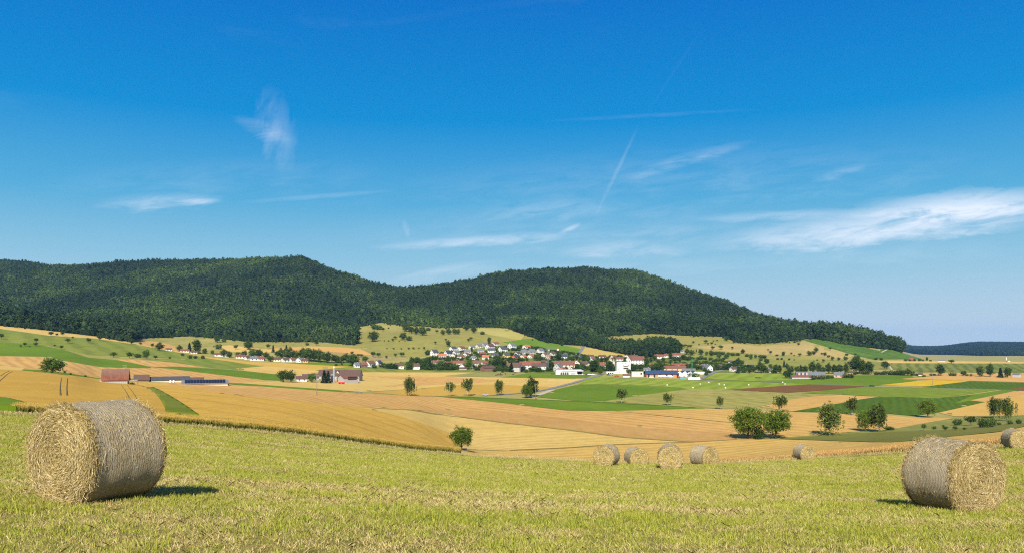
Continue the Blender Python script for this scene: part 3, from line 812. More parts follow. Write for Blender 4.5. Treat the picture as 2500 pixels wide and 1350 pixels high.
strip('field_margin', 'thin margin line through the tan stubble', line([(1499, 1003), (1640, 1017), (1770, 1030), (1830, 1034)], 6), 0.6, m_edge, cat='margin', lift=.02)
strip('grass_strip', 'green grass strip between the golden wheat fields', line([(366, 948), (380, 956), (398, 970), (416, 988), (432, 1006), (446, 1026)], 6), 1.5, field_mat('strip_grass', (.13, .165, .015), (.20, .20, .028), None, .05, 1.0, .4), cat='verge', lift=.62)

# ------------------------------------------------------------------ the mown meadow in front
EDGE_P = [-1600, -600, 0, 250, 500, 720, 850, 1000, 1127, 1250, 1400, 1550, 1750, 1900, 2000, 2150, 2250, 2400, 2500, 3100, 4100]
EDGE_D = [48, 50, 55, 60, 65, 70, 72, 75, 72, 62, 58, 57, 57, 66, 72, 66, 63, 60, 57, 55, 52]


def edge_d(px):
    return pchip(EDGE_P, EDGE_D, np.asarray(px, float))


m_meadow, k, b = new_mat('mown_meadow', 0.95, 0.05)
p = pos_of(k)
mp = k.add('ShaderNodeMapping'); mp.inputs['Scale'].default_value = (0.55, 1.3, 1); k.put(mp.inputs[0], p)
a1 = k.noise(mp.outputs[0], 0.55, 5, 0.62, 0.5)
a2 = k.noise(p, 6.0, 4, 0.7)
a3 = k.noise(p, 30.0, 3, 0.7)
c = k.ramp(a1, [(.30, (.13, .14, .024)), (.46, (.22, .20, .04)), (.60, (.31, .26, .075)), (.75, (.40, .325, .12))])
c = k.mix(k.maprange(a2, .45, .7, 0, .7), c, (.34, .275, .10))
c = k.mix(1.0, c, k.ramp(a3, [(.25, (.55,) * 3), (.75, (1.3,) * 3)]), 'MULTIPLY')
k.put(b.inputs['Base Color'], c)
bp = k.add('ShaderNodeBump'); bp.inputs['Strength'].default_value = 0.8; bp.inputs['Distance'].default_value = 0.05
k.put(bp.inputs['Height'], k.math('ADD', a2, a3)); k.put(b.inputs['Normal'], bp.outputs[0])
ep = np.arange(-1560, 4060, 30.0)
gp = [(float(p_), float(edge_d(p_))) for p_ in ep] + [(4060.0, 3.05), (-1560.0, 3.05)]
tag(link('meadow', drape('meadow', gp, 0.012, m_meadow)), 'mown hay meadow sloping away under the bales', 'meadow', kind='structure')
# a closing patch of the same meadow behind the camera
mv = [(-40, -60, -1.0), (40, -60, -1.0), (14, 3.1, -1.74), (-14, 3.1, -1.74)]
far_side = [(p_, cast(p_, r)) for p_, r in line([(1105, 1099), (1240, 1101), (1384, 1095), (1499, 1087), (1689, 1081), (1800, 1074), (1900, 1073), (2020, 1077), (2174, 1081), (2244, 1076), (2330, 1066), (2436, 1056), (2500, 1043), (2620, 1032)], 5)]
near_side = [(float(p_), float(edge_d(p_)) - 0.3) for p_ in np.arange(2620, 1090, -20.0)]
field('grain_field', 'tan grain field behind the row of middle bales', None, None, m_tan2, gpoly=far_side + near_side, lift=0.02)
# standing wheat left: crop sheet lifted to ear height behind the meadow edge
lp = np.arange(-600, 441, 20.0)
gw = [(float(p_), float(edge_d(p_)) + 1.2) for p_ in lp]
up = [(p_, cast(p_, r)) for p_, r in densify([(-600, 880), (-200, 895), (0, 904), (60, 907), (130, 914), (240, 927), (300, 932), (357, 948), (380, 967), (420, 1004), (440, 1016)], 20)[:-40 or None]]
up = [(p_, cast(p_, r)) for p_, r in line([(440, 1014), (410, 990), (372, 955), (350, 945), (300, 933), (240, 927), (130, 914), (60, 907), (0, 904), (-200, 895), (-600, 880)], 6)]
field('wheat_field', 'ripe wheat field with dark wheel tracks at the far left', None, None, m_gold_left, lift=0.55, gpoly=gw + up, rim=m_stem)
lp = np.arange(430, 1110, 20.0)
gw = [(float(p_), float(edge_d(p_)) + 1.2) for p_ in lp]
up = [(float(p_), float(edge_d(p_)) + 9.0 + 0.008 * (p_ - 430)) for p_ in lp[::-1]]
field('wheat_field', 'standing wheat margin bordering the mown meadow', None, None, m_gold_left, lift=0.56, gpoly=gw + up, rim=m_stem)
field('grass_field', 'bright green corner of grass left of the biggest bale', None, None, m_green, lift=0.57, rim=m_green, gpoly=[(float(p_), float(edge_d(p_)) + .1) for p_ in np.arange(-600, 41, 20.0)] + [(62., 72.), (50., 80.), (15., 92.), (-100., 100.), (-600., 95.)])
m_furrow = plain_mat('wheel_track_soil', (.10, .075, .02), (.15, .11, .03), .5, obj=False)
for lab, pts in (('left line of the wheel track pair in the wheat', [(150, 926), (148, 940), (147, 955), (148, 975)]),
                 ('right line of the wheel track pair in the wheat', [(165, 927), (164, 940), (163, 955), (164, 975)]),
                 ('curved upper wheel track at the left edge of the wheat', [(24, 908), (12, 914), (4, 920), (-12, 928)]),
                 ('curved lower wheel track at the left edge of the wheat', [(30, 910), (18, 917), (8, 927), (-6, 940)]),
                 ('left faint wheel track beside the green strip', [(295, 941), (304, 954), (312, 970), (322, 992)]),
                 ('right faint wheel track beside the green strip', [(310, 942), (320, 956), (330, 972), (337, 990)])):
    strip('wheel_track', lab, line(pts, 6), 0.15 if 'faint' not in lab else .08, m_furrow, lift=0.565, cat='track')

# ------------------------------------------------------------------ foliage
def leaf_mat(name, dark, mid, light, patch=0.0):
    m, k, b = new_mat(name, 0.75, 0.12)
    at_ = k.add('ShaderNodeAttribute', attribute_name='v')
    oi = k.add('ShaderNodeObjectInfo')
    v = k.math('ADD', k.math('MULTIPLY', at_.outputs['Fac'], 0.62), k.math('MULTIPLY', oi.outputs['Random'], 0.38))
    if patch:
        n = k.noise(oi.outputs['Location'], patch, 5, 0.65)
        v = k.math('ADD', k.math('ADD', k.math('MULTIPLY', at_.outputs['Fac'], 0.25), k.math('MULTIPLY', k.math('POWER', oi.outputs['Random'], 1.6), 0.30)), k.math('MULTIPLY', k.maprange(n, .38, .70, 0, 1, True), 0.56))
    col = k.ramp(v, [(.12, dark), (.5, mid), (.92, light)])
    k.put(b.inputs['Base Color'], col)
    tr = k.add('ShaderNodeBsdfTranslucent'); k.put(tr.inputs['Color'], col)
    mx = k.add('ShaderNodeMixShader'); mx.inputs[0].default_value = 0.22
    k.put(mx.inputs[1], b.outputs[0]); k.put(mx.inputs[2], tr.outputs[0])
    k.put(k.n['Material Output'].inputs['Surface'], mx.outputs[0])
    return m


def rand_dirs(n, r=rng):
    v = r.normal(size=(n, 3)); return v / np.linalg.norm(v, axis=1, keepdims=True)


def leaf_quads(C, size, r=rng, up=0.35, aspect=0.7):
    """leaf sprays: bent quads about the centres C"""
    n = len(C)
    nrm = rand_dirs(n, r); nrm[:, 2] += up; nrm /= np.linalg.norm(nrm, axis=1, keepdims=True)
    t = np.cross(nrm, rand_dirs(n, r)); t /= np.linalg.norm(t, axis=1, keepdims=True)
    s = np.cross(nrm, t)
    L = size * r.uniform(.6, 1.3, (n, 1)); Wd = L * aspect
    a = C - t * L * .5; c = C + t * L * .5
    return np.stack([a, C + s * Wd * .5 + nrm * L * .12, c, C - s * Wd * .5 + nrm * L * .12], 1)


def crown(name, env, nclump, nleaf, size, mat, seed, clump=0.13, droop=0.0, shell=0.55, up=0.35):
    """crown of leaf clumps inside an envelope env(dir)->radius-vector about its centre; unit height tree"""
    r = np.random.default_rng(seed)
    d = rand_dirs(nclump, r)
    rad = r.uniform(shell, 1.0, (nclump, 1)) ** 0.8
    C = env(d, rad)
    cl = np.repeat(np.arange(nclump), nleaf)
    off = r.normal(size=(len(cl), 3)) * clump * r.uniform(.6, 1.3, nclump)[cl][:, None]
    if droop:
        off[:, 2] = -np.abs(r.normal(size=len(cl))) * droop - 0.02
        off[:, :2] *= 0.45
    P = C[cl] + off
    P[:, 2] = np.maximum(P[:, 2], 0.015)
    Q = leaf_quads(P, size, r, up)
    var = np.clip(r.uniform(0, 1, nclump)[cl] * 0.6 + r.uniform(0, 1, len(cl)) * 0.4, 0, 1)
    return quads_mesh(name, Q, mat, var)


def tube_verts(pts, rad, n=6):
    V = []; Fc = []
    pts = [Vector(p) for p in pts]
    for k, (p, r) in enumerate(zip(pts, rad)):
        d = (pts[min(k + 1, len(pts) - 1)] - pts[max(k - 1, 0)]).normalized()
        a = d.orthogonal().normalized(); b_ = d.cross(a)
        for s in range(n):
            an = 2 * math.pi * s / n
            V.append(p + (a * math.cos(an) + b_ * math.sin(an)) * r)
    for k in range(len(pts) - 1):
        for s in range(n):
            Fc.append((k * n + s, k * n + (s + 1) % n, (k + 1) * n + (s + 1) % n, (k + 1) * n + s))
    Fc.append(tuple(range(n))[::-1]); Fc.append(tuple(range((len(pts) - 1) * n, len(pts) * n)))
    return V, Fc


def tubes_mesh(name, tubes, mat, n=6):
    V = []; Fc = []
    for pts, rad in tubes:
        v, f = tube_verts(pts, rad, n); o = len(V)
        V += v; Fc += [tuple(i + o for i in x) for x in f]
    return pydata(name, V, Fc, mat, True)


def ell(cx, cz, rx, rz, low=1.0, lump=0.18, seed=0, flat=0.0):
    def env(d, rad):
        k = 1 + lump * (np.sin(d[:, 0] * 5 + seed) * np.cos(d[:, 1] * 4.3 + seed * 2) + 0.6 * np.sin(d[:, 2] * 6 + d[:, 0] * 3 + seed))[:, None]
        P = d * rad * k * np.array([rx, rx, rz])
        P[:, 2] = np.where(P[:, 2] < 0, P[:, 2] * low, P[:, 2])
        return P + np.array([cx, 0, cz])
    return env


# ---- point-scattered growth (forest, grass): geometry nodes on a cloud of points
def scatter(name, pts, rotz, scl, idx, protos, tilt=None):
    me = bpy.data.meshes.new(name)
    n = len(pts)
    me.vertices.add(n); me.vertices.foreach_set('co', np.asarray(pts, np.float32).reshape(-1))
    rot = np.zeros((n, 3), np.float32); rot[:, 2] = rotz
    if tilt is not None: rot[:, :2] = tilt
    a = me.attributes.new('rot', 'FLOAT_VECTOR', 'POINT'); a.data.foreach_set('vector', rot.reshape(-1))
    sc = np.asarray(scl, np.float32)
    if sc.ndim == 1: sc = np.repeat(sc[:, None], 3, 1)
    a = me.attributes.new('scl', 'FLOAT_VECTOR', 'POINT'); a.data.foreach_set('vector', sc.reshape(-1))
    a = me.attributes.new('idx', 'INT', 'POINT'); a.data.foreach_set('value', np.asarray(idx, np.int32))
    o = link(name, me)
    col = bpy.data.collections.new(name + '_kinds')
    for q in protos:
        col.objects.link(q)
    ng = bpy.data.node_groups.new(name + '_growth', 'GeometryNodeTree')
    ng.interface.new_socket('Geometry', in_out='INPUT', socket_type='NodeSocketGeometry')
    ng.interface.new_socket('Geometry', in_out='OUTPUT', socket_type='NodeSocketGeometry')
    N = ng.nodes; L = ng.links
    gi = N.new('NodeGroupInput'); go = N.new('NodeGroupOutput')
    ci = N.new('GeometryNodeCollectionInfo'); ci.inputs['Collection'].default_value = col
    ci.inputs['Separate Children'].default_value = True; ci.inputs['Reset Children'].default_value = True
    ip = N.new('GeometryNodeInstanceOnPoints'); ip.inputs['Pick Instance'].default_value = True
    def na(nm, t):
        x = N.new('GeometryNodeInputNamedAttribute'); x.data_type = t; x.inputs['Name'].default_value = nm
        return x.outputs['Attribute']
    er = N.new('FunctionNodeEulerToRotation'); L.new(na('rot', 'FLOAT_VECTOR'), er.inputs[0])
    L.new(gi.outputs[0], ip.inputs['Points']); L.new(ci.outputs[0], ip.inputs['Instance'])
    L.new(na('idx', 'INT'), ip.inputs['Instance Index']); L.new(er.outputs[0], ip.inputs['Rotation'])
    L.new(na('scl', 'FLOAT_VECTOR'), ip.inputs['Scale']); L.new(ip.outputs[0], go.inputs[0])
    md = o.modifiers.new('growth', 'NODES'); md.node_group = ng
    return o


def proto(name, me):
    return bpy.data.objects.new(name, me)


m_forest = leaf_mat('forest_leaves', (.017, .035, .012), (.044, .078, .021), (.105, .162, .034), patch=0.004)
m_forest_far = leaf_mat('far_forest_leaves', (.014, .028, .012), (.022, .042, .015), (.035, .06, .018), patch=0.004)
fprotos = []
for s in range(5):
    rx = [.26, .22, .30, .24, .20][s]
    fprotos.append(proto('a_forest_tree%d' % s, crown('forest_tree', ell(0, .56, rx, .43, 1.05, .2, s), 46, 7, .13, m_forest, 100 + s, .055, shell=.75, up=.5)))
# solid cores keep the crowns opaque
for s, q in enumerate(fprotos[:5]):
    bm = bmesh.new(); bmesh.ops.create_icosphere(bm, subdivisions=2, radius=1)
    rx = [.26, .22, .30, .24, .20][s]
    for v in bm.verts:
        k = 0.82 + 0.16 * math.sin(v.co.x * 7 + s) * math.cos(v.co.y * 6 + v.co.z * 5)
        v.co = Vector((v.co.x * rx * k, v.co.y * rx * k, .54 + v.co.z * .46 * k))
    bm.from_mesh(q.data)
    bm.to_mesh(q.data); bm.free()
    a = q.data.attributes.get('v')
    vals = np.zeros(len(q.data.polygons), np.float32)
    a.data.foreach_get('value', vals); vals[:320] = np.random.default_rng(s).uniform(.1, .6, 320)
    a.data.foreach_set('value', vals)

con = crown('forest_tree', lambda d, rad: np.stack([np.cos(np.arctan2(d[:, 1], d[:, 0])) * .17 * (1 - np.abs(d[:, 2])) ** .9, np.sin(np.arctan2(d[:, 1], d[:, 0])) * .17 * (1 - np.abs(d[:, 2])) ** .9, .04 + .94 * np.abs(d[:, 2])], 1), 80, 6, .10, leaf_mat('forest_needles', (.010, .022, .010), (.022, .042, .018), (.05, .08, .028)), 140, .02, up=.2)
fprotos.append(proto('a_forest_tree5', con))
BASE = [(-400, 760), (-200, 776), (0, 794), (78, 801), (160, 811), (233, 820), (285, 829), (322, 833), (326, 826), (400, 822), (466, 819), (530, 825), (613, 833), (781, 834), (868, 841)]
BASE2 = [(843, 800), (880, 795), (930, 786), (1000, 794), (1100, 799), (1180, 797), (1240, 801), (1292, 820), (1330, 834), (1370, 840), (1425, 843), (1442, 826), (1500, 819), (1592, 813), (1669, 818), (1770, 821), (1798, 835), (1850, 838), (1920, 833), (1985, 825), (2060, 838), (2100, 845), (2140, 850), (2176, 853), (2215, 866)]
bx = np.array([p for p, _ in BASE] + [868.1] + [p for p, _ in BASE2 if p > 868])
by = np.array([r for _, r in BASE] + [796.0] + [r for p, r in BASE2 if p > 868])
o_ = np.argsort(bx, kind='stable'); bx = bx[o_]; by = by[o_]
CRX = np.array([-400, 0, 170, 250, 500, 720, 850, 1000, 1127, 1250, 1400, 1550, 1650, 1750, 1900, 2000, 2110, 2180, 2215])
CRD = np.array([2800, 2850, 2780, 2740, 2740, 2520, 2400, 2400, 2500, 2620, 2650, 2650, 2500, 2320, 2020, 1760, 1720, 1660, 1480])
base_tab_x = np.arange(-400, 2216, 6.0)
base_tab_d = np.array([cast(x, np.interp(x, bx, by)) for x in base_tab_x])
# forest floor sheet
gf = [(float(x), float(d)) for x, d in zip(base_tab_x[::2], base_tab_d[::2])] + [(float(x), float(np.interp(x, CRX, CRD))) for x in base_tab_x[::-4]]
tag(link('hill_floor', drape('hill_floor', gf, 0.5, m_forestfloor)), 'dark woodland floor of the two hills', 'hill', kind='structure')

n = 150000
px = rng.uniform(-380, 2214, n)
dlo = np.interp(px, base_tab_x, base_tab_d); dhi = np.interp(px, CRX, CRD)
D = np.sqrt(rng.uniform(1000. ** 2, 2880. ** 2, n))
ok = (D > dlo) & (D < dhi)
px, D, dlo = px[ok], D[ok], dlo[ok]
# thin to an even spacing
cell = 8.0
X = (px - CX) * D / F
key = np.floor(X / cell).astype(np.int64) * 100003 + np.floor(D / cell).astype(np.int64)
_, first = np.unique(key, return_index=True)
px, D, X, dlo = px[first], D[first], X[first], dlo[first]
Z = z_of(px, D)
h = rng.uniform(13, 25, len(X)) * (1 + 0.12 * fbm(X / 120, D / 120, 2, 4))
edge_f = np.clip((D - dlo) / 30, 0, 1)
h *= 0.75 + 0.25 * edge_f
size = 1 + .42 * fbm(X / 55, D / 90, 3, 77) + rng.normal(0, .16, len(X))
w = 19.0 * np.clip(size, .55, 1.75) * rng.uniform(.85, 1.25, len(X)); h *= np.clip(.6 + .4 * size, .7, 1.3)
pine = (fbm(X / 130 + 7, D / 170, 3, 55) + rng.normal(0, .14, len(X))) > .56
kindx = np.where(pine, 5, rng.integers(0, 5, len(X))); h = np.where(pine, h * 1.18, h)
fo = scatter('forest', np.stack([X, D, Z - 0.5], 1), rng.uniform(0, 6.28, len(X)), np.stack([w, w, h], 1), kindx, fprotos)
tag(fo, 'dark green forest covering the two long hills', 'forest', kind='stuff')
NFOREST = len(X)

# far wooded hills at the right
ffp = [proto('a_far_tree%d' % s, q.data.copy()) for s, q in enumerate(fprotos[:3])]
for q in ffp:
    q.data.materials.clear(); q.data.materials.append(m_forest_far)
n = 40000
px = rng.uniform(2130, 2900, n); D = np.sqrt(rng.uniform(3600. ** 2, 7500. ** 2, n))
lim = np.interp(px, [2130, 2250, 2330, 2400, 2900], [7000, 7450, 6700, 6300, 6300])
lo = np.interp(px, [2130, 2250, 2400, 2900], [5800, 4600, 4200, 4200])
ok = (D > lo) & (D < lim)
px, D = px[ok], D[ok]; X = (px - CX) * D / F
h = rng.uniform(18, 28, len(X)); w = h * 1.5
fo = scatter('far_forest', np.stack([X, D, z_of(px, D) - 1], 1), rng.uniform(0, 6.28, len(X)), np.stack([w, w, h], 1), rng.integers(0, 3, len(X)), ffp)
tag(fo, 'blue hazy wooded ridge in the far distance at the right', 'forest', kind='stuff')
gfar = [(2186., 5800.), (2250., 4600.), (2400., 4200.), (2900., 4200.), (2900., 6300.), (2400., 6300.), (2330., 6700.), (2250., 7450.), (2186., 7000.)]
tag(link('far_hill', drape('far_hill', gfar, 0.8, m_forestfloor)), 'far wooded hill beyond the plateau', 'hill', kind='structure')

# wooded belt behind the village
bel = [(1418, 843), (1440, 848), (1480, 857), (1520, 864), (1560, 873), (1620, 872), (1650, 866), (1662, 856), (1640, 843), (1600, 838), (1560, 846), (1520, 846), (1480, 842), (1440, 836)]
bp_ = [(p, cast(p, r)) for p, r in densify(bel)]
n = 9000
px = rng.uniform(1418, 1662, n); D = rng.uniform(min(d for _, d in bp_), max(d for _, d in bp_), n)
ok = inside(bp_, px, D); px, D = px[ok], D[ok]; X = (px - CX) * D / F
key = np.floor(X / 6.5).astype(np.int64) * 100003 + np.floor(D / 6.5).astype(np.int64)
_, first = np.unique(key, return_index=True); px, D, X = px[first], D[first], X[first]
h = rng.uniform(9, 15, len(X)); w = h * rng.uniform(1., 1.4, len(X))
fo = scatter('woodland_belt', np.stack([X, D, z_of(px, D) - .4], 1), rng.uniform(0, 6.28, len(X)), np.stack([w, w, h], 1), rng.integers(0, 5, len(X)), [proto('a_belt_tree%d' % s, q.data) for s, q in enumerate(fprotos[:5])])
tag(fo, 'dense dark belt of trees behind the village church roofs', 'woodland', kind='stuff')
# shrubs fringing the forest foot
n = 2600
px = rng.uniform(-100, 2176, n)
D = np.interp(px, base_tab_x, base_tab_d) - rng.exponential(6, n)
X = (px - CX) * D / F
h = rng.uniform(2.5, 8, n); w = h * 1.3
fo = scatter('forest_fringe', np.stack([X, D, z_of(px, D) - .3], 1), rng.uniform(0, 6.28, n), np.stack([w, w, h], 1), rng.integers(0, 5, n), [proto('a_fringe_tree%d' % s, q.data) for s, q in enumerate(fprotos[:5])])
tag(fo, 'shrubs fringing the foot of the hill forest', 'shrubs', kind='stuff')

# ------------------------------------------------------------------ single trees
ORD = ('first second third fourth fifth sixth seventh eighth ninth tenth eleventh twelfth thirteenth fourteenth fifteenth sixteenth '
       'seventeenth eighteenth nineteenth twentieth').split()
ORD += ['twenty-' + o for o in ORD[:9]] + ['thirtieth'] + ['thirty-' + o for o in ORD[:9]]

L_ROUND = leaf_mat('broadleaf', (.030, .062, .010), (.066, .125, .018), (.135, .205, .032))
L_DARK = leaf_mat('dark_broadleaf', (.022, .044, .009), (.050, .086, .014), (.100, .145, .024))
L_WALNUT = leaf_mat('walnut_leaves', (.050, .086, .009), (.108, .162, .016), (.20, .26, .028))
L_BIRCH = leaf_mat('birch_leaves', (.042, .066, .012), (.085, .118, .020), (.150, .180, .036))
L_CON = leaf_mat('needles', (.010, .024, .010), (.020, .042, .016), (.040, .068, .022))
L_BUSH = leaf_mat('bush_leaves', (.020, .044, .008), (.046, .088, .014), (.090, .140, .024))
L_YEL = leaf_mat('yellow_leaves', (.20, .19, .010), (.34, .30, .014), (.46, .40, .02))
BARK = plain_mat('bark', (.055, .042, .030), (.11, .085, .06), 9.0, bump=.5)
BIRCHBARK = plain_mat('birch_bark', (.22, .20, .17), (.62, .60, .55), 7.0)


def cone_env(d, rad):
    z = np.abs(d[:, 2:3]) ** 0.9 * 0 + np.random.default_rng(3).uniform(0.04, 1.0, (len(d), 1)) ** 1.25
    z = np.clip(z, .05, .985)
    tier = 1 - 0.22 * ((z * 7) % 1.0)
    r = 0.235 * (1 - z) ** 0.85 * tier * np.sqrt(rad)
    an = np.arctan2(d[:, 1:2], d[:, 0:1])
    return np.concatenate([np.cos(an) * r, np.sin(an) * r, z - 0.02], 1)


def limbs(seed, top, spread, n=6, r0=.03, fork=.22, lean=0.0):
    r = random.Random(seed)
    T = [([(0, 0, -.03), (lean * .3, 0, fork * .6), (lean, r.uniform(-.02, .02), fork + .12), (lean * 1.2, 0, top)], [r0 * 1.25, r0, r0 * .72, r0 * .18])]
    for i in range(n):
        a = 6.283 * i / n + r.uniform(-.4, .4); z0 = fork + r.uniform(-.06, .16)
        e = spread * r.uniform(.6, .95); zt = z0 + r.uniform(.18, .36)
        T.append(([(lean * z0, 0, z0), (math.cos(a) * e * .45, math.sin(a) * e * .45, z0 + (zt - z0) * .55), (math.cos(a) * e, math.sin(a) * e, zt)], [r0 * .5, r0 * .3, r0 * .08]))
    return T


KIND = {}
def kind(name, crowns, trunks):
    KIND[name] = list(zip(crowns, trunks))


kind('round', [crown('crown', ell(0, .56, .42, .41, 1.05, .2, s), 120, 26, .062, L_ROUND, 20 + s, .055, shell=.35) for s in range(3)],
     [tubes_mesh('trunk', limbs(s, .8, .34, 6, .026, .2), BARK) for s in range(3)])
kind('dark', [crown('crown', ell(0, .55, .40, .42, 1.0, .2, s + 4), 95, 22, .066, L_DARK, 40 + s, .056, shell=.35) for s in range(3)],
     [tubes_mesh('trunk', limbs(s + 4, .8, .34, 6, .026, .16), BARK) for s in range(3)])
kind('walnut', [crown('crown', ell(0, .57, .53, .37, 1.12, .18, s + 1), 215, 32, .046, L_WALNUT, 60 + s, .046, shell=.30) for s in range(3)],
     [tubes_mesh('trunk', limbs(s + 9, .85, .46, 8, .030, .19), BARK) for s in range(3)])
kind('birch', [crown('crown', ell(0, .72, .27, .26, 1.0, .3, s * 2), 80, 26, .050, L_BIRCH, 80 + s, .045, droop=.13, shell=.2) for s in range(4)],
     [tubes_mesh('trunk', limbs(s + 20, .80, .20, 7, .015, .30, random.Random(s).uniform(-.04, .04)), BIRCHBARK) for s in range(4)])
kind('weeping', [crown('crown', ell(0, .69, .29, .29, 1.0, .22, s * 3), 125, 32, .042, L_BIRCH, 90 + s, .04, droop=.20, shell=.2) for s in range(2)],
     [tubes_mesh('trunk', limbs(s + 30, .80, .22, 8, .015, .30), BIRCHBARK) for s in range(2)])
kind('oval', [crown('crown', ell(0, .54, .27, .44, 1.08, .2, s + 7), 85, 22, .066, L_DARK, 110 + s, .05, shell=.35) for s in range(3)],
     [tubes_mesh('trunk', limbs(s + 40, .85, .2, 5, .024, .14), BARK) for s in range(3)])
kind('conifer', [crown('crown', cone_env, 150, 12, .066, L_CON, 130 + s, .022, shell=.35, up=.1) for s in range(2)],
     [tubes_mesh('trunk', [([(0, 0, -.03), (0, 0, .5), (0, 0, .97)], [.024, .016, .003])], BARK) for s in range(2)])
kind('bush', [crown('crown', ell(0, .44, .58, .46, .95, .2, s + 2), 66, 18, .105, L_BUSH, 150 + s, .085, shell=.4) for s in range(3)],
     [tubes_mesh('stem', limbs(s + 50, .6, .4, 6, .03, .08), BARK) for s in range(3)])
kind('fruit', [crown('crown', ell(0, .62, .40, .32, .9, .28, s + 5), 60, 16, .085, L_DARK, 170 + s, .06, shell=.35) for s in range(3)],
     [tubes_mesh('trunk', limbs(s + 60, .7, .34, 6, .028, .24), BARK) for s in range(3)])
kind('yellow', [crown('crown', ell(0, .46, .6, .44, .95, .2, 3), 60, 14, .09, L_YEL, 190, .08, shell=.4)], [tubes_mesh('stem', limbs(70, .6, .4, 6, .03, .08), BARK)])
LOOK = {'round': ('leafy_tree', 'round leafy tree', 'tree'), 'dark': ('dense_tree', 'dense dark green tree', 'tree'), 'walnut': ('walnut_tree', 'broad walnut tree', 'tree'),
        'birch': ('birch_tree', 'loose pale trunked birch', 'tree'), 'weeping': ('birch_tree', 'drooping birch', 'tree'), 'oval': ('tall_tree', 'tall oval tree', 'tree'),
        'conifer': ('conifer_tree', 'dark pointed conifer', 'tree'), 'bush': ('bush', 'low dense bush', 'bush'), 'fruit': ('fruit_tree', 'small dark fruit tree', 'tree'),
        'yellow': ('yellow_bush', 'yellow leaved bush', 'bush')}
tcount = [0]


def plant(kd, loc, H, wf=1.0, label=None, group=None, parts=True):
    tcount[0] += 1
    var = KIND[kd][tcount[0] % len(KIND[kd])]
    nm, _, cat = LOOK[kd]
    t = thing(nm, label, cat, loc, random.uniform(0, 6.28), group)
    c = link('crown', var[0], t); tr = link('stem' if kd in ('bush', 'yellow') else 'trunk', var[1], t)
    c.scale = (H * wf, H * wf, H); tr.scale = (H * (0.5 + 0.5 * wf), H * (0.5 + 0.5 * wf), H)
    return t


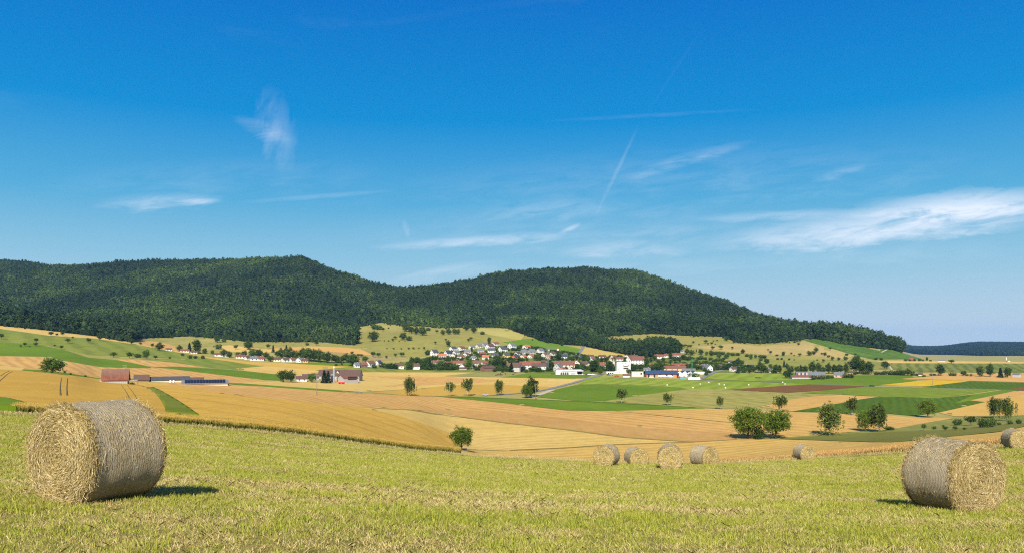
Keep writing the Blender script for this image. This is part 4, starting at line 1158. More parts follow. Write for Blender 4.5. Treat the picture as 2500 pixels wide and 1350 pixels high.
# the trees that stand out, described one by one: zone, x, foot row, height, kind, width factor, label
SOLO = [
    ('z1', 495, 1207, 162, 'round', 1.55, 'big round tree standing alone left of the red roofed barn'),
    ('z8', 2085, 806, 226, 'walnut', .86, 'lone round tree in the dip at the end of the wheat margin'),
    ('p', 1826, 1071, 83, 'walnut', 1.0, 'larger broad walnut tree, left one of the pair'),
    ('p', 1894, 1070, 74, 'walnut', .93, 'smaller walnut tree, right one of the pair'),
    ('p', 1850, 1071, 30, 'bush', 1.0, 'bright green bush at the foot of the walnut pair'),
    ('p', 1000, 965, 51, 'weeping', 1.05, 'leftmost drooping birch of the row along the road'),
    ('p', 1099, 966, 40, 'birch', 1.05, 'small birch behind the pole with crossarm, second in the road row'),
    ('p', 1141, 966, 48, 'birch', 1.25, 'spreading birch, third from left along the road'),
    ('p', 1218, 964, 42, 'weeping', 1.1, 'drooping birch right of the grey car on the road'),
    ('p', 1285, 971, 34, 'walnut', .80, 'lower round tree at the left of the leaning pair by the track'),
    ('p', 1298, 968, 46, 'oval', 1.15, 'taller tree at the right of the leaning pair by the track'),
    ('p', 1518, 983, 39, 'birch', 1.35, 'white trunked birch left of the drying hay rows'),
    ('p', 1630, 989, 33, 'birch', 1.35, 'round crowned birch at the lower edge of the drying hay'),
    ('p', 1758, 998, 35, 'birch', 1.05, 'thin birch left of the walnut pair, behind it'),
    ('p', 1907, 1007, 49, 'birch', 1.25, 'loose open birch just behind the right walnut tree'),
    ('p', 2025, 1063, 88, 'weeping', 1.15, 'tall drooping birch with hanging twigs right of the walnuts'),
    ('p', 2080, 1013, 48, 'birch', 1.35, 'bare white limbed birch at the left end of the beet field'),
    ('p', 2112, 1053, 56, 'walnut', .72, 'dark round tree at the left of the right hand birch'),
    ('p', 2146, 1054, 77, 'weeping', 1.0, 'full crowned birch beside a dark round tree and low bush'),
    ('p', 2265, 1019, 46, 'walnut', .95, 'wide pale trunked tree at the front edge of the beet field'),
    ('p', 2428, 1020, 57, 'weeping', 1.25, 'left birch of the tall pair near the right edge'),
    ('p', 2458, 1026, 62, 'weeping', 1.05, 'right birch of the tall pair near the right edge'),
    ('p', 2172, 1050, 11, 'bush', 1.9, 'flat bush right of the full crowned birch'),
    ('za', 1990, 432, 58, 'bush', .95, 'rounded bush alone left of the fruit tree on the verge'),
    ('za', 2095, 432, 78, 'fruit', 1.3, 'spreading fruit tree on the rough verge at the right'),
    ('za', 2185, 447, 82, 'bush', .75, 'dark bush left one of the touching pair under the birches'),
    ('za', 2243, 447, 88, 'bush', .75, 'dark bush right one of the touching pair under the birches'),
    ('za', 1735, 472, 58, 'fruit', .7, 'thin sapling alone on the rough verge'),
    ('z6', 1325, 880, 152, 'oval', 1.35, 'broad grey green tree standing before the striped vineyard'),
    ('z6', 1480, 716, 62, 'fruit', 1.5, 'round tree silhouetted alone on the plateau rim'),
    ('z6', 1870, 892, 148, 'oval', 1.15, 'left tree of the tall trio before the right vineyard'),
    ('z6', 2008, 897, 175, 'oval', 1.05, 'tallest tree of the trio before the right vineyard'),
    ('z6', 2150, 907, 140, 'conifer', 1.3, 'dark conifer beside the grey shed at the far right'),
    ('z6', 2250, 905, 145, 'oval', 1.2, 'tree touching the grey shed at the far right'),
    ('z6', 570, 792, 122, 'dark', 1.0, 'dark tree beside the pale path on the bank'),
    ('z6', 345, 862, 182, 'oval', 1.25, 'tall grey green tree, right of two by the bank hedge'),
    ('z6', 240, 852, 195, 'oval', 1.1, 'tall grey green tree, left of two by the bank hedge'),
    ('z6', 170, 702, 108, 'dark', 1.2, 'dark tree at the foot of the ridge vineyard'),
    ('z5', 1475, 917, 118, 'round', 1.35, 'round bright tree left of the pink walled farm'),
    ('z4', 655, 762, 185, 'oval', 1.25, 'big full tree between the garage and the white tower'),
    ('z4', 745, 797, 88, 'walnut', .95, 'small yellowish round tree at the road junction'),
    ('z4', 885, 752, 165, 'dark', 1.0, 'dark tree just left of the white tower'),
    ('z4', 970, 722, 105, 'conifer', 1.2, 'dark conifer beside the little green spire'),
    ('z4', 1160, 822, 122, 'birch', 1.3, 'wispy birch in front of the white tower'),
    ('z4', 1710, 692, 72, 'yellow', 1.1, 'bright yellow bush behind the blue roofed hall'),
    ('z4', 1590, 752, 125, 'dark', 1.9, 'wide dark tree behind the blue roofed hall'),
    ('z4', 1420, 665, 120, 'oval', 1.2, 'tall tree right of the big red roof'),
    ('z4', 1770, 572, 95, 'oval', 1.1, 'pointed dark tree between red roofs on the slope'),
    ('z3', 1330, 722, 195, 'dark', 1.3, 'very big dark tree in the old village centre'),
    ('z3', 1525, 782, 145, 'conifer', 1.3, 'dark conifer left of the brown roofed barn'),
    ('z3', 890, 742, 155, 'round', 1.0, 'full round tree right of the white gabled cottage'),
    ('z3', 1192, 362, 102, 'oval', 1.05, 'dark oval tree standing above the hillside houses'),
    ('z3', 270, 532, 90, 'bush', .85, 'dark bush mass left of the hillside houses'),
    ('z3', 580, 402, 100, 'dark', .9, 'dark tree clump on the raked meadow left of the houses'),
    ('z2', 1200, 902, 108, 'dark', 1.15, 'solitary full tree on the hay slope by the forest tongue'),
    ('z2', 1480, 888, 78, 'dark', 1.1, 'dark pyramid shaped tree on the raked meadow'),
    ('z2', 1540, 892, 52, 'bush', 1.0, 'bush leaning against the pyramid shaped tree'),
    ('z2', 30, 972, 78, 'round', 1.1, 'round tree on the pasture left of the orange wheat'),
    ('z2', 258, 1002, 72, 'conifer', 1.0, 'slim dark conifer over the left hamlet'),
    ('z2', 382, 985, 58, 'conifer', 1.1, 'short dark conifer over the left hamlet, right of the slim one'),
    ('z2', 1010, 1132, 122, 'round', 1.15, 'big round tree at the right end of the garden belt'),
    ('z2', 350, 1282, 122, 'dark', 1.1, 'left dark tree of the clump beside the farm'),
    ('z2', 425, 1284, 118, 'dark', 1.0, 'right dark tree of the clump beside the farm'),
    ('z2', 620, 1284, 92, 'round', 1.1, 'leafy tree in front of the farm cottage'),
    ('z2', 738, 1292, 125, 'conifer', 1.2, 'left conifer in front of the farm barn'),
    ('z2', 776, 1292, 118, 'conifer', 1.2, 'right conifer in front of the farm barn'),
    ('z2', 950, 1212, 48, 'bush', 1.0, 'dark bush against the farm barn roof'),
    ('z1', 1375, 1062, 86, 'round', .95, 'tallest tree of the row above the peach wedge'),
    ('z1', 1505, 986, 82, 'dark', 1.3, 'round dark tree on the crest above the hamlet'),
    ('z1', 1855, 1012, 132, 'oval', 1.1, 'tall dark tree rising behind the hamlet houses'),
    ('z1', 1785, 1002, 92, 'conifer', 1.2, 'pointed conifer left of the tall hamlet tree'),
    ('z1', 2335, 976, 88, 'dark', 1.0, 'dark round tree alone on the pale forest slope'),
    ('z1', 1210, 1256, 46, 'conifer', 1.2, 'little conifer right of the red roofed barn'),
    ('z1', 1245, 1316, 38, 'bush', 1.2, 'bush below the lean-to of the red roofed barn'),
    ('z1', 1300, 1268, 52, 'conifer', 1.2, 'left little conifer before the dark hut'),
    ('z1', 1336, 1268, 46, 'conifer', 1.3, 'right little conifer before the dark hut'),
    ('z1', 1505, 1278, 27, 'bush', 1.3, 'bush in front of the pale gable of the farm hall'),
    ('z1', 2135, 1310, 30, 'bush', 1.4, 'bush at the right end of the solar roof'),
]
for zn, x, y, h_, kd, wf, lab in SOLO:
    p_, r_ = zp(zn, x, y); s_ = ZONES[zn][2]
    g_ = at(p_, r_)
    plant(kd, g_, h_ / s_ * g_.y / F, wf, lab)

# trees that come in numbers: phrase, group, zone, (x, foot, height, kind)
LOTS = [
    ('on the orchard slope at the far left', 'orchard trees on the left slope', 'z1', [(15, 876, 56, 'fruit'), (235, 946, 42, 'fruit'), (195, 956, 26, 'fruit'), (282, 957, 18, 'fruit'), (340, 912, 50, 'fruit'), (335, 947, 42, 'fruit'), (480, 850, 48, 'fruit'), (535, 851, 32, 'fruit'), (590, 846, 42, 'fruit'), (685, 877, 27, 'fruit'), (640, 917, 52, 'fruit'), (835, 912, 48, 'fruit'), (940, 892, 52, 'fruit'), (515, 949, 22, 'fruit'), (580, 971, 38, 'fruit'), (610, 1196, 22, 'bush'), (665, 1212, 20, 'bush'), (805, 1232, 20, 'bush')]),
    ('in the row above the peach wedge', 'row above the peach wedge', 'z1', [(1070, 1052, 58, 'fruit'), (1220, 1056, 58, 'fruit'), (1300, 1052, 46, 'bush'), (1465, 1069, 42, 'fruit'), (1600, 1061, 22, 'bush'), (1720, 1036, 32, 'bush'), (1790, 1061, 38, 'bush'), (1840, 1061, 34, 'bush'), (1910, 1062, 38, 'bush')]),
    ('around the hamlet left of centre', 'trees around the left hamlet', 'z1', [(1435, 957, 42, 'fruit'), (1325, 937, 32, 'fruit'), (1690, 992, 62, 'dark'), (1240, 922, 58, 'dark'), (1200, 905, 60, 'dark'), (1150, 890, 70, 'dark'), (2045, 912, 72, 'dark'), (2110, 907, 42, 'bush'), (2055, 972, 52, 'bush'), (2220, 973, 46, 'fruit'), (1930, 1015, 55, 'dark'), (2000, 1025, 45, 'round'), (2110, 1042, 75, 'dark'), (2160, 1050, 62, 'dark'), (2240, 1045, 50, 'round'), (2300, 1052, 72, 'dark'), (2380, 1045, 76, 'round'), (2440, 1050, 80, 'dark')]),
    ('in the garden belt under the orange wheat', 'garden belt trees', 'z2', [(60, 1054, 78, 'round'), (125, 1052, 82, 'dark'), (190, 1060, 66, 'dark'), (230, 1088, 62, 'dark'), (300, 1050, 70, 'dark'), (335, 1064, 104, 'dark'), (400, 1077, 130, 'dark'), (460, 1076, 92, 'round'), (540, 1078, 120, 'dark'), (600, 1086, 132, 'round'), (650, 1090, 122, 'dark'), (700, 1096, 122, 'dark'), (765, 1102, 112, 'dark'), (840, 1100, 82, 'dark'), (885, 1100, 70, 'bush'), (945, 1098, 90, 'dark'), (980, 1100, 75, 'dark'), (850, 1128, 22, 'bush'), (905, 1130, 32, 'fruit')]),
    ('on the pasture around the forest tongue', 'pasture trees around the forest tongue', 'z2', [(210, 967, 46, 'fruit'), (580, 937, 30, 'bush'), (668, 937, 38, 'fruit'), (1000, 1026, 36, 'fruit'), (1060, 1050, 40, 'fruit'), (1090, 1054, 42, 'fruit'), (1125, 1092, 60, 'dark'), (1200, 1047, 58, 'fruit'), (1248, 1047, 46, 'fruit'), (1325, 1062, 32, 'fruit'), (1410, 1047, 42, 'fruit'), (1470, 1047, 52, 'fruit')]),
    ('along the wood edge above the raked meadow', 'wood edge trees above the raked meadow', 'z2', [(1215, 785, 55, 'bush'), (1255, 790, 52, 'bush'), (1293, 803, 36, 'fruit'), (1345, 780, 16, 'bush'), (1445, 753, 32, 'fruit'), (1510, 808, 88, 'dark'), (1560, 828, 78, 'dark'), (1610, 838, 80, 'dark'), (1665, 846, 92, 'dark'), (1720, 800, 36, 'bush'), (1800, 822, 36, 'fruit'), (1855, 840, 56, 'dark'), (1910, 836, 60, 'dark'), (1965, 836, 66, 'dark'), (2000, 834, 56, 'dark'), (2080, 800, 55, 'dark'), (2150, 822, 70, 'dark'), (2230, 836, 36, 'bush')]),
    ('dotted over the raked hay meadow', 'young trees on the raked meadow', 'z2', [(1305, 903, 18, 'fruit'), (1345, 903, 18, 'fruit'), (1385, 900, 30, 'fruit'), (1408, 882, 36, 'fruit'), (1445, 905, 16, 'fruit'), (1500, 903, 14, 'fruit'), (1330, 976, 18, 'fruit'), (1392, 977, 20, 'fruit'), (1465, 978, 20, 'fruit'), (1535, 980, 26, 'fruit'), (1578, 975, 24, 'fruit'), (1630, 972, 18, 'fruit'), (1680, 976, 26, 'fruit'), (1785, 927, 32, 'fruit'), (1885, 900, 30, 'fruit'), (2097, 905, 36, 'fruit'), (2122, 888, 34, 'fruit')]),
    ('between the houses of the hillside estate', 'trees in the hillside estate', 'z3', [(930, 480, 68, 'oval'), (780, 628, 62, 'dark'), (860, 610, 50, 'round'), (640, 602, 46, 'round'), (480, 506, 34, 'bush'), (800, 482, 34, 'bush'), (1000, 590, 60, 'round'), (1150, 620, 60, 'dark'), (1345, 520, 48, 'dark'), (1480, 640, 80, 'dark'), (1640, 630, 82, 'dark'), (1560, 632, 60, 'round'), (1760, 620, 58, 'round'), (1890, 614, 92, 'dark'), (1960, 622, 92, 'dark'), (2230, 604, 104, 'dark'), (2130, 590, 62, 'dark'), (2400, 600, 60, 'dark'), (1480, 470, 40, 'bush'), (350, 555, 26, 'bush'), (580, 600, 40, 'round')]),
    ('along the front of the old village', 'trees along the old village front', 'z3', [(40, 660, 110, 'dark'), (110, 650, 100, 'round'), (165, 690, 100, 'dark'), (215, 742, 160, 'round'), (300, 742, 185, 'conifer'), (262, 742, 130, 'dark'), (350, 740, 90, 'round'), (470, 735, 130, 'round'), (530, 735, 110, 'dark'), (600, 745, 120, 'dark'), (665, 745, 100, 'round'), (700, 745, 70, 'bush'), (970, 735, 60, 'dark'), (1200, 690, 90, 'dark'), (1255, 700, 100, 'dark'), (1420, 705, 100, 'dark'), (1275, 782, 62, 'bush'), (1395, 790, 46, 'bush'), (1450, 765, 60, 'dark'), (1745, 790, 46, 'bush'), (1700, 765, 46, 'bush'), (1960, 780, 40, 'bush'), (2130, 738, 108, 'dark'), (5, 745, 110, 'round')]),
    ('among the roofs left of the white tower', 'trees among the middle roofs', 'z4', [(130, 595, 98, 'conifer'), (345, 612, 96, 'dark'), (410, 590, 92, 'conifer'), (510, 620, 100, 'dark'), (560, 625, 100, 'round'), (430, 640, 70, 'round'), (700, 640, 84, 'round'), (770, 605, 70, 'dark'), (830, 612, 82, 'dark'), (1010, 568, 66, 'dark'), (1050, 566, 58, 'round'), (1100, 640, 70, 'round'), (890, 545, 40, 'conifer'), (455, 722, 74, 'round'), (530, 720, 50, 'bush'), (640, 600, 40, 'bush'), (260, 610, 60, 'round'), (200, 600, 60, 'dark')]),
    ('among the roofs right of the white tower', 'trees among the right roofs', 'z4', [(1250, 742, 90, 'dark'), (1330, 745, 112, 'dark'), (1390, 740, 70, 'round'), (1480, 620, 80, 'dark'), (1540, 600, 90, 'dark'), (1590, 640, 70, 'dark'), (1660, 610, 70, 'round'), (1640, 680, 60, 'dark'), (1560, 680, 60, 'round'), (1820, 600, 46, 'bush'), (1900, 620, 60, 'dark'), (1960, 580, 80, 'dark'), (2020, 600, 70, 'dark'), (1930, 700, 50, 'round'), (2040, 700, 60, 'bush'), (2100, 680, 56, 'bush'), (2160, 700, 40, 'bush'), (2265, 775, 90, 'dark'), (2030, 832, 72, 'bush'), (2130, 842, 80, 'bush'), (2340, 770, 40, 'bush'), (2400, 740, 60, 'dark'), (2460, 730, 60, 'dark'), (2290, 810, 60, 'bush'), (1850, 735, 46, 'bush')]),
    ('on the pale pasture below the middle forest', 'pasture trees below the middle forest', 'z5', [(185, 442, 38, 'fruit'), (262, 465, 30, 'fruit'), (355, 442, 58, 'fruit'), (385, 462, 34, 'fruit'), (435, 462, 48, 'fruit'), (460, 420, 26, 'fruit'), (510, 414, 32, 'fruit'), (485, 462, 26, 'fruit'), (70, 492, 46, 'fruit'), (110, 496, 42, 'fruit'), (145, 502, 52, 'fruit'), (450, 527, 58, 'fruit'), (565, 522, 62, 'fruit'), (720, 522, 46, 'fruit'), (640, 406, 72, 'round'), (740, 442, 40, 'fruit'), (865, 582, 72, 'dark'), (20, 300, 0, 'fruit')]),
    ('on the hay pasture right of the forest foot', 'pasture trees right of the forest foot', 'z5', [(1245, 587, 52, 'fruit'), (1210, 543, 32, 'fruit'), (1420, 612, 66, 'oval'), (1530, 592, 36, 'fruit'), (1570, 616, 28, 'fruit'), (1645, 617, 52, 'fruit'), (1780, 606, 72, 'dark'), (1840, 598, 62, 'dark'), (1870, 560, 72, 'dark'), (2065, 532, 48, 'fruit'), (1990, 612, 58, 'dark'), (2040, 630, 40, 'bush'), (2095, 672, 62, 'dark'), (2180, 672, 48, 'dark'), (2275, 672, 62, 'dark'), (1575, 432, 36, 'bush'), (1610, 430, 40, 'fruit'), (1645, 422, 38, 'fruit'), (1628, 472, 48, 'fruit'), (1505, 442, 28, 'fruit'), (1330, 612, 30, 'bush'), (1950, 590, 30, 'bush'), (2290, 604, 34, 'bush')]),
    ('in the hedge below the right pasture', 'hedge below the right pasture', 'z5', [(100, 592, 92, 'dark'), (165, 602, 84, 'dark'), (225, 557, 46, 'conifer'), (290, 597, 88, 'dark'), (365, 602, 56, 'round'), (430, 612, 84, 'dark'), (490, 596, 56, 'bush'), (545, 592, 52, 'bush'), (590, 592, 46, 'bush'), (660, 600, 46, 'bush'), (725, 610, 56, 'bush'), (790, 606, 46, 'bush'), (920, 622, 46, 'bush'), (975, 622, 44, 'bush'), (970, 657, 56, 'round'), (1110, 642, 60, 'bush'), (1160, 642, 50, 'bush'), (1040, 642, 56, 'dark'), (1340, 664, 34, 'bush'), (1395, 664, 34, 'bush'), (1500, 668, 30, 'bush'), (1570, 670, 18, 'bush'), (1885, 674, 22, 'bush'), (540, 642, 72, 'round'), (640, 646, 72, 'round'), (600, 664, 42, 'bush'), (290, 664, 70, 'round'), (345, 664, 46, 'bush'), (425, 662, 42, 'bush'), (260, 662, 42, 'bush'), (165, 664, 46, 'dark'), (1110, 676, 40, 'bush'), (1970, 700, 50, 'fruit')]),
    ('behind the villas at the right end', 'trees behind the right end villas', 'z5', [(800, 742, 110, 'dark'), (740, 744, 80, 'dark'), (845, 746, 80, 'round'), (600, 772, 66, 'dark'), (520, 782, 66, 'dark'), (470, 790, 50, 'bush'), (340, 832, 60, 'dark'), (380, 842, 60, 'bush'), (880, 842, 72, 'bush'), (800, 846, 56, 'bush'), (960, 846, 66, 'dark'), (1015, 830, 90, 'dark'), (1100, 844, 165, 'dark'), (1150, 842, 120, 'dark'), (1190, 720, 80, 'round'), (1245, 820, 120, 'birch'), (1315, 852, 132, 'oval'), (1365, 850, 120, 'oval'), (1430, 766, 102, 'conifer'), (1470, 790, 80, 'dark'), (1520, 850, 110, 'dark'), (1610, 852, 112, 'dark'), (1660, 840, 110, 'conifer'), (1710, 852, 120, 'dark'), (1820, 852, 160, 'oval'), (1900, 842, 145, 'oval'), (1960, 850, 100, 'dark'), (2040, 852, 140, 'oval'), (2120, 852, 130, 'oval'), (2190, 850, 130, 'dark'), (2280, 852, 140, 'oval'), (2420, 842, 220, 'dark'), (1200, 842, 60, 'bush'), (1290, 850, 60, 'bush')]),
    ('around the pink walled farm', 'bushes around the pink walled farm', 'z5', [(1830, 936, 70, 'bush'), (1900, 930, 60, 'bush'), (1955, 932, 72, 'bush'), (2030, 922, 52, 'bush'), (2090, 920, 44, 'bush'), (2270, 912, 66, 'bush'), (2340, 914, 72, 'bush'), (2430, 860, 40, 'bush')]),
    ('in the hedge before the striped vineyard', 'hedge before the striped vineyard', 'z6', [(150, 866, 44, 'bush'), (450, 870, 56, 'bush'), (510, 870, 50, 'bush'), (560, 868, 66, 'bush'), (640, 872, 72, 'bush'), (690, 872, 66, 'bush'), (750, 874, 80, 'bush'), (810, 878, 82, 'bush'), (880, 880, 102, 'dark'), (940, 880, 66, 'bush'), (1000, 882, 42, 'bush'), (1100, 898, 36, 'bush'), (1205, 882, 40, 'bush'), (1245, 880, 32, 'bush'), (1470, 884, 54, 'bush'), (1515, 884, 48, 'bush'), (1645, 884, 80, 'dark'), (1690, 886, 36, 'bush'), (1745, 888, 38, 'bush'), (280, 862, 60, 'bush')]),
    ('on the rim left of the plateau', 'bushes on the plateau rim', 'z6', [(850, 682, 40, 'bush'), (905, 682, 36, 'bush'), (970, 682, 40, 'bush'), (1040, 682, 46, 'bush'), (1085, 682, 30, 'bush'), (1142, 682, 58, 'oval'), (1190, 684, 28, 'bush'), (440, 664, 34, 'bush'), (515, 670, 42, 'bush'), (160, 604, 34, 'fruit'), (35, 606, 32, 'fruit')]),
    ('on the rough verge at the far right', 'saplings on the right verge', 'za', [(1815, 462, 30, 'bush'), (1885, 446, 20, 'fruit'), (1900, 474, 42, 'fruit'), (1975, 474, 42, 'fruit'), (2045, 470, 26, 'fruit'), (2390, 424, 36, 'bush'), (2460, 420, 40, 'bush'), (2310, 430, 26, 'bush')]),
]
for phrase, grp, zn, items in LOTS:
    items = sorted([i for i in items if i[2] > 0])
    seen = {}
    for x, y, h_, kd in items:
        seen[kd] = seen.get(kd, 0) + 1
    num = {}
    for x, y, h_, kd in items:
        num[kd] = num.get(kd, 0) + 1
        word = LOOK[kd][1]
        lab = ('only ' + word + ' ' + phrase) if seen[kd] == 1 else '%s %s from left %s' % (ORD[num[kd] - 1], word, phrase)
        p_, r_ = zp(zn, x, y)
        g_ = at(p_, r_)
        plant(kd, g_, h_ / ZONES[zn][2] * g_.y / F, random.uniform(.9, 1.25), lab, grp)

# ------------------------------------------------------------------ buildings
def tile_mat(name, c1, c2):
    m, k, b = new_mat(name, 0.8, 0.2)
    p = k.add('ShaderNodeTexCoord').outputs['Object']
    n1 = k.noise(p, 0.6, 4, .6); n2 = k.noise(p, 5.0, 3, .7)
    col = k.ramp(k.math('ADD', k.math('MULTIPLY', n1, .6), k.math('MULTIPLY', n2, .4)), [(.35, c1), (.65, c2)])
    wv = k.add('ShaderNodeTexWave'); wv.bands_direction = 'Z'; wv.inputs['Scale'].default_value = 1.6; wv.inputs['Distortion'].default_value = .4
    k.put(wv.inputs['Vector'], p)
    col = k.mix(1.0, col, k.ramp(wv.outputs['Fac'], [(0, (.82,) * 3), (1, (1.08,) * 3)]), 'MULTIPLY')
    k.put(b.inputs['Base Color'], col)
    return m


ROOF = {'dark grey': tile_mat('slate_tiles', (.055, .058, .066), (.085, .088, .098)), 'grey': tile_mat('grey_tiles', (.12, .125, .135), (.17, .175, .185)),
        'navy': tile_mat('navy_tiles', (.030, .042, .075), (.05, .065, .105)), 'orange': tile_mat('orange_tiles', (.36, .12, .055), (.44, .16, .075)),
        'red': tile_mat('red_tiles', (.165, .066, .045), (.235, .088, .056)), 'red-brown': tile_mat('redbrown_tiles', (.135, .064, .048), (.19, .088, .062)),
        'brown': tile_mat('brown_tiles', (.085, .052, .042), (.125, .074, .058)), 'blue': tile_mat('blue_sheet', (.025, .055, .12), (.035, .075, .155))}
WALL = {'white': plain_mat('white_plaster', (.56, .56, .545), (.66, .66, .635), .8), 'cream': plain_mat('cream_plaster', (.62, .54, .40), (.72, .63, .47), .8),
        'grey': plain_mat('grey_plaster', (.33, .33, .32), (.44, .43, .41), .8), 'yellow': plain_mat('yellow_plaster', (.62, .42, .12), (.70, .48, .15), .8),
        'crimson': plain_mat('crimson_plaster', (.32, .035, .04), (.38, .05, .055), .8), 'orange-red': plain_mat('orange_plaster', (.62, .13, .04), (.68, .16, .05), .8),
        'brown': plain_mat('brown_boards', (.14, .075, .055), (.21, .115, .085), 1.2), 'pink': plain_mat('pink_plaster', (.50, .27, .22), (.58, .33, .27), .8),
        'ochre': plain_mat('ochre_plaster', (.58, .33, .14), (.66, .40, .18), .8), 'board': plain_mat('weathered_boards', (.26, .245, .225), (.40, .38, .35), 2.0)}
M_GLASS = plain_mat('window_glass', (.035, .045, .055), (.06, .07, .085), 1.0, .15, .5)
M_DARK = plain_mat('dark_opening', (.012, .012, .012), (.03, .028, .025), 1.0)
M_DOOR = plain_mat('door_wood', (.13, .07, .035), (.2, .11, .05), 2.0)
M_STONE = plain_mat('chimney_render', (.5, .47, .43), (.62, .58, .52), 2.0)
M_METAL = plain_mat('galvanised', (.24, .26, .28), (.34, .36, .38), 1.0, .5, .4)
M_POLE = plain_mat('pole_wood', (.16, .14, .12), (.26, .23, .20), 2.0)
M_SOLAR = plain_mat('solar_cells', (.010, .014, .032), (.016, .022, .048), 2.0, .5, .2)
M_WHITEPAINT = plain_mat('white_paint', (.78, .78, .77), (.84, .84, .83), 1.0, .5, .3)
CUBES = {}


def cube_mesh(mat):
    if mat.name not in CUBES:
        v = [(x, y, z) for x in (-.5, .5) for y in (-.5, .5) for z in (-.5, .5)]
        f = [(0, 1, 3, 2), (4, 6, 7, 5), (0, 4, 5, 1), (2, 3, 7, 6), (0, 2, 6, 4), (1, 5, 7, 3)]
        CUBES[mat.name] = pydata('block', v, f, mat)
    return CUBES[mat.name]


def block(name, parent, c, s, mat, rz=0.0, label=None):
    o = link(name, cube_mesh(mat), parent, c, (0, 0, rz), s)
    if label: o['label'] = label
    return o


def gable_walls(L, B, he, hr, mat, deep=2.0):
    l, b = L / 2, B / 2
    v = []
    for x in (-l, l):
        v += [(x, -b, -deep), (x, b, -deep), (x, b, he), (x, 0, he + hr), (x, -b, he)]
    f = [(0, 1, 2, 3, 4)[::-1], (5, 6, 7, 8, 9), (0, 4, 9, 5)[::-1], (1, 6, 7, 2)[::-1], (0, 5, 6, 1), (4, 3, 8, 9)[::-1], (3, 2, 7, 8)[::-1]]
    return pydata('wall', v, f, mat)


def gable_roof(L, B, he, hr, mat, ov=.45, th=.22):
    l = L / 2 + ov; sl = hr / (B / 2); b = B / 2 + ov; z0 = he - sl * ov + .04; zr = he + hr + .04
    v = []; f = []
    for x in (-l, l):
        v += [(x, -b, z0), (x, 0, zr), (x, b, z0), (x, b, z0 + th), (x, 0, zr + th * 1.2), (x, -b, z0 + th)]
    f = [(0, 1, 4, 5), (1, 2, 3, 4), (6, 11, 10, 7), (7, 10, 9, 8), (0, 6, 7, 1), (1, 7, 8, 2), (5, 4, 10, 11), (4, 3, 9, 10), (0, 5, 11, 6), (2, 8, 9, 3)]
    me = pydata('roof', v, f, mat)
    bm = bmesh.new(); bm.from_mesh(me); bmesh.ops.recalc_face_normals(bm, faces=bm.faces); bm.to_mesh(me); bm.free()
    return me


hcount = [0]
FOOT = []
def house(px, row, w, h, roof, wall, yaw, label, name='house', cat='house', group=None, ratio=1.3, eave=.55, windows=True, chimney=True, door=False, lower=None):
    """gabled house whose outline is w x h photograph pixels; yaw turns the ridge (degrees)"""
    hcount[0] += 1
    FOOT.append(None)
    rr = random.Random(hcount[0])
    g = at(px, row); D = g.y
    Wm, Hm = w * D / F, h * D / F
    a = math.radians(yaw)
    B = Wm / (ratio * abs(math.cos(a)) + abs(math.sin(a))); L = B * ratio
    he, hr = Hm * eave, Hm * (1 - eave)
    # push the house back so that its front foot stands where it is seen
    back = 0.5 * (L * abs(math.sin(a)) + B * abs(math.cos(a)))
    D2 = D + back
    x2 = (px - CX) * D2 / F
    FOOT[-1] = (x2, D2, .62 * max(L, B))
    t = thing(name, label, cat, (x2, D2, g.z), a + math.atan((CX - px) / F), group)
    link('wall', gable_walls(L, B, he, hr, WALL[wall]), t)
    rf = link('roof', gable_roof(L, B, he, hr, ROOF[roof]), t)
    if chimney:
        block('chimney', rf, (L * rr.uniform(-.25, .25), B * .12, he + hr * .95), (.7, .7, 1.5), M_STONE)
    if lower:
        block('ground_floor', t, (0, -B / 2 - .03, he * .25), (L * .98, .1, he * .5), WALL[lower], label=lower + ' ground floor wall')
    if windows:
        fl = max(1, min(2, round(he / 2.8)))
        nx = max(2, min(4, round(L / 4.0)))
        wf = 0.85 if Wm < 9 else 1.0
        for k in range(fl):
            zc = he * (k + .55) / fl
            for q in range(nx):
                block('window', t, ((q + .5) / nx * L - L / 2, -B / 2 - .01, zc), (1.15 * wf, .12, 1.3 * wf), M_GLASS)
            sx = -1 if yaw > 0 else 1
            if abs(yaw) > 12:
                for q in (-.25, .25):
                    block('window', t, (sx * (L / 2 + .01), q * B, zc), (.12, 1.15 * wf, 1.3 * wf), M_GLASS)
        if abs(yaw) > 12:
            block('window', t, ((-1 if yaw > 0 else 1) * (L / 2 + .01), 0, he + hr * .35), (.12, 1.0, 1.0), M_GLASS)
    if door:
        block('door', t, (L * .1, -B / 2 - .02, 1.0), (1.1, .14, 2.0), M_DOOR)
    return t


def row_of(phrase, group, zone, items):
    items = sorted(items, key=lambda i: i[0])
    n = {}; tot = {}
    for it in items: tot[(it[4], it[5])] = tot.get((it[4], it[5]), 0) + 1
    s_ = ZONES[zone][2]
    for it in items:
        x, y, w, h, roof, wall, yaw = it[:7]
        kw = it[7] if len(it) > 7 else {}
        key = (roof, wall); n[key] = n.get(key, 0) + 1
        base = '%s house with %s roof' % (wall, roof)
        lab = kw.pop('label', None) or (('only ' + base + ' ' + phrase) if tot[key] == 1 else '%s %s from left %s' % (ORD[n[key] - 1], base, phrase))
        p_, r_ = zp(zone, x, y)
        house(p_, r_, w / s_, h / s_, roof, wall, yaw, lab, group=group, **kw)


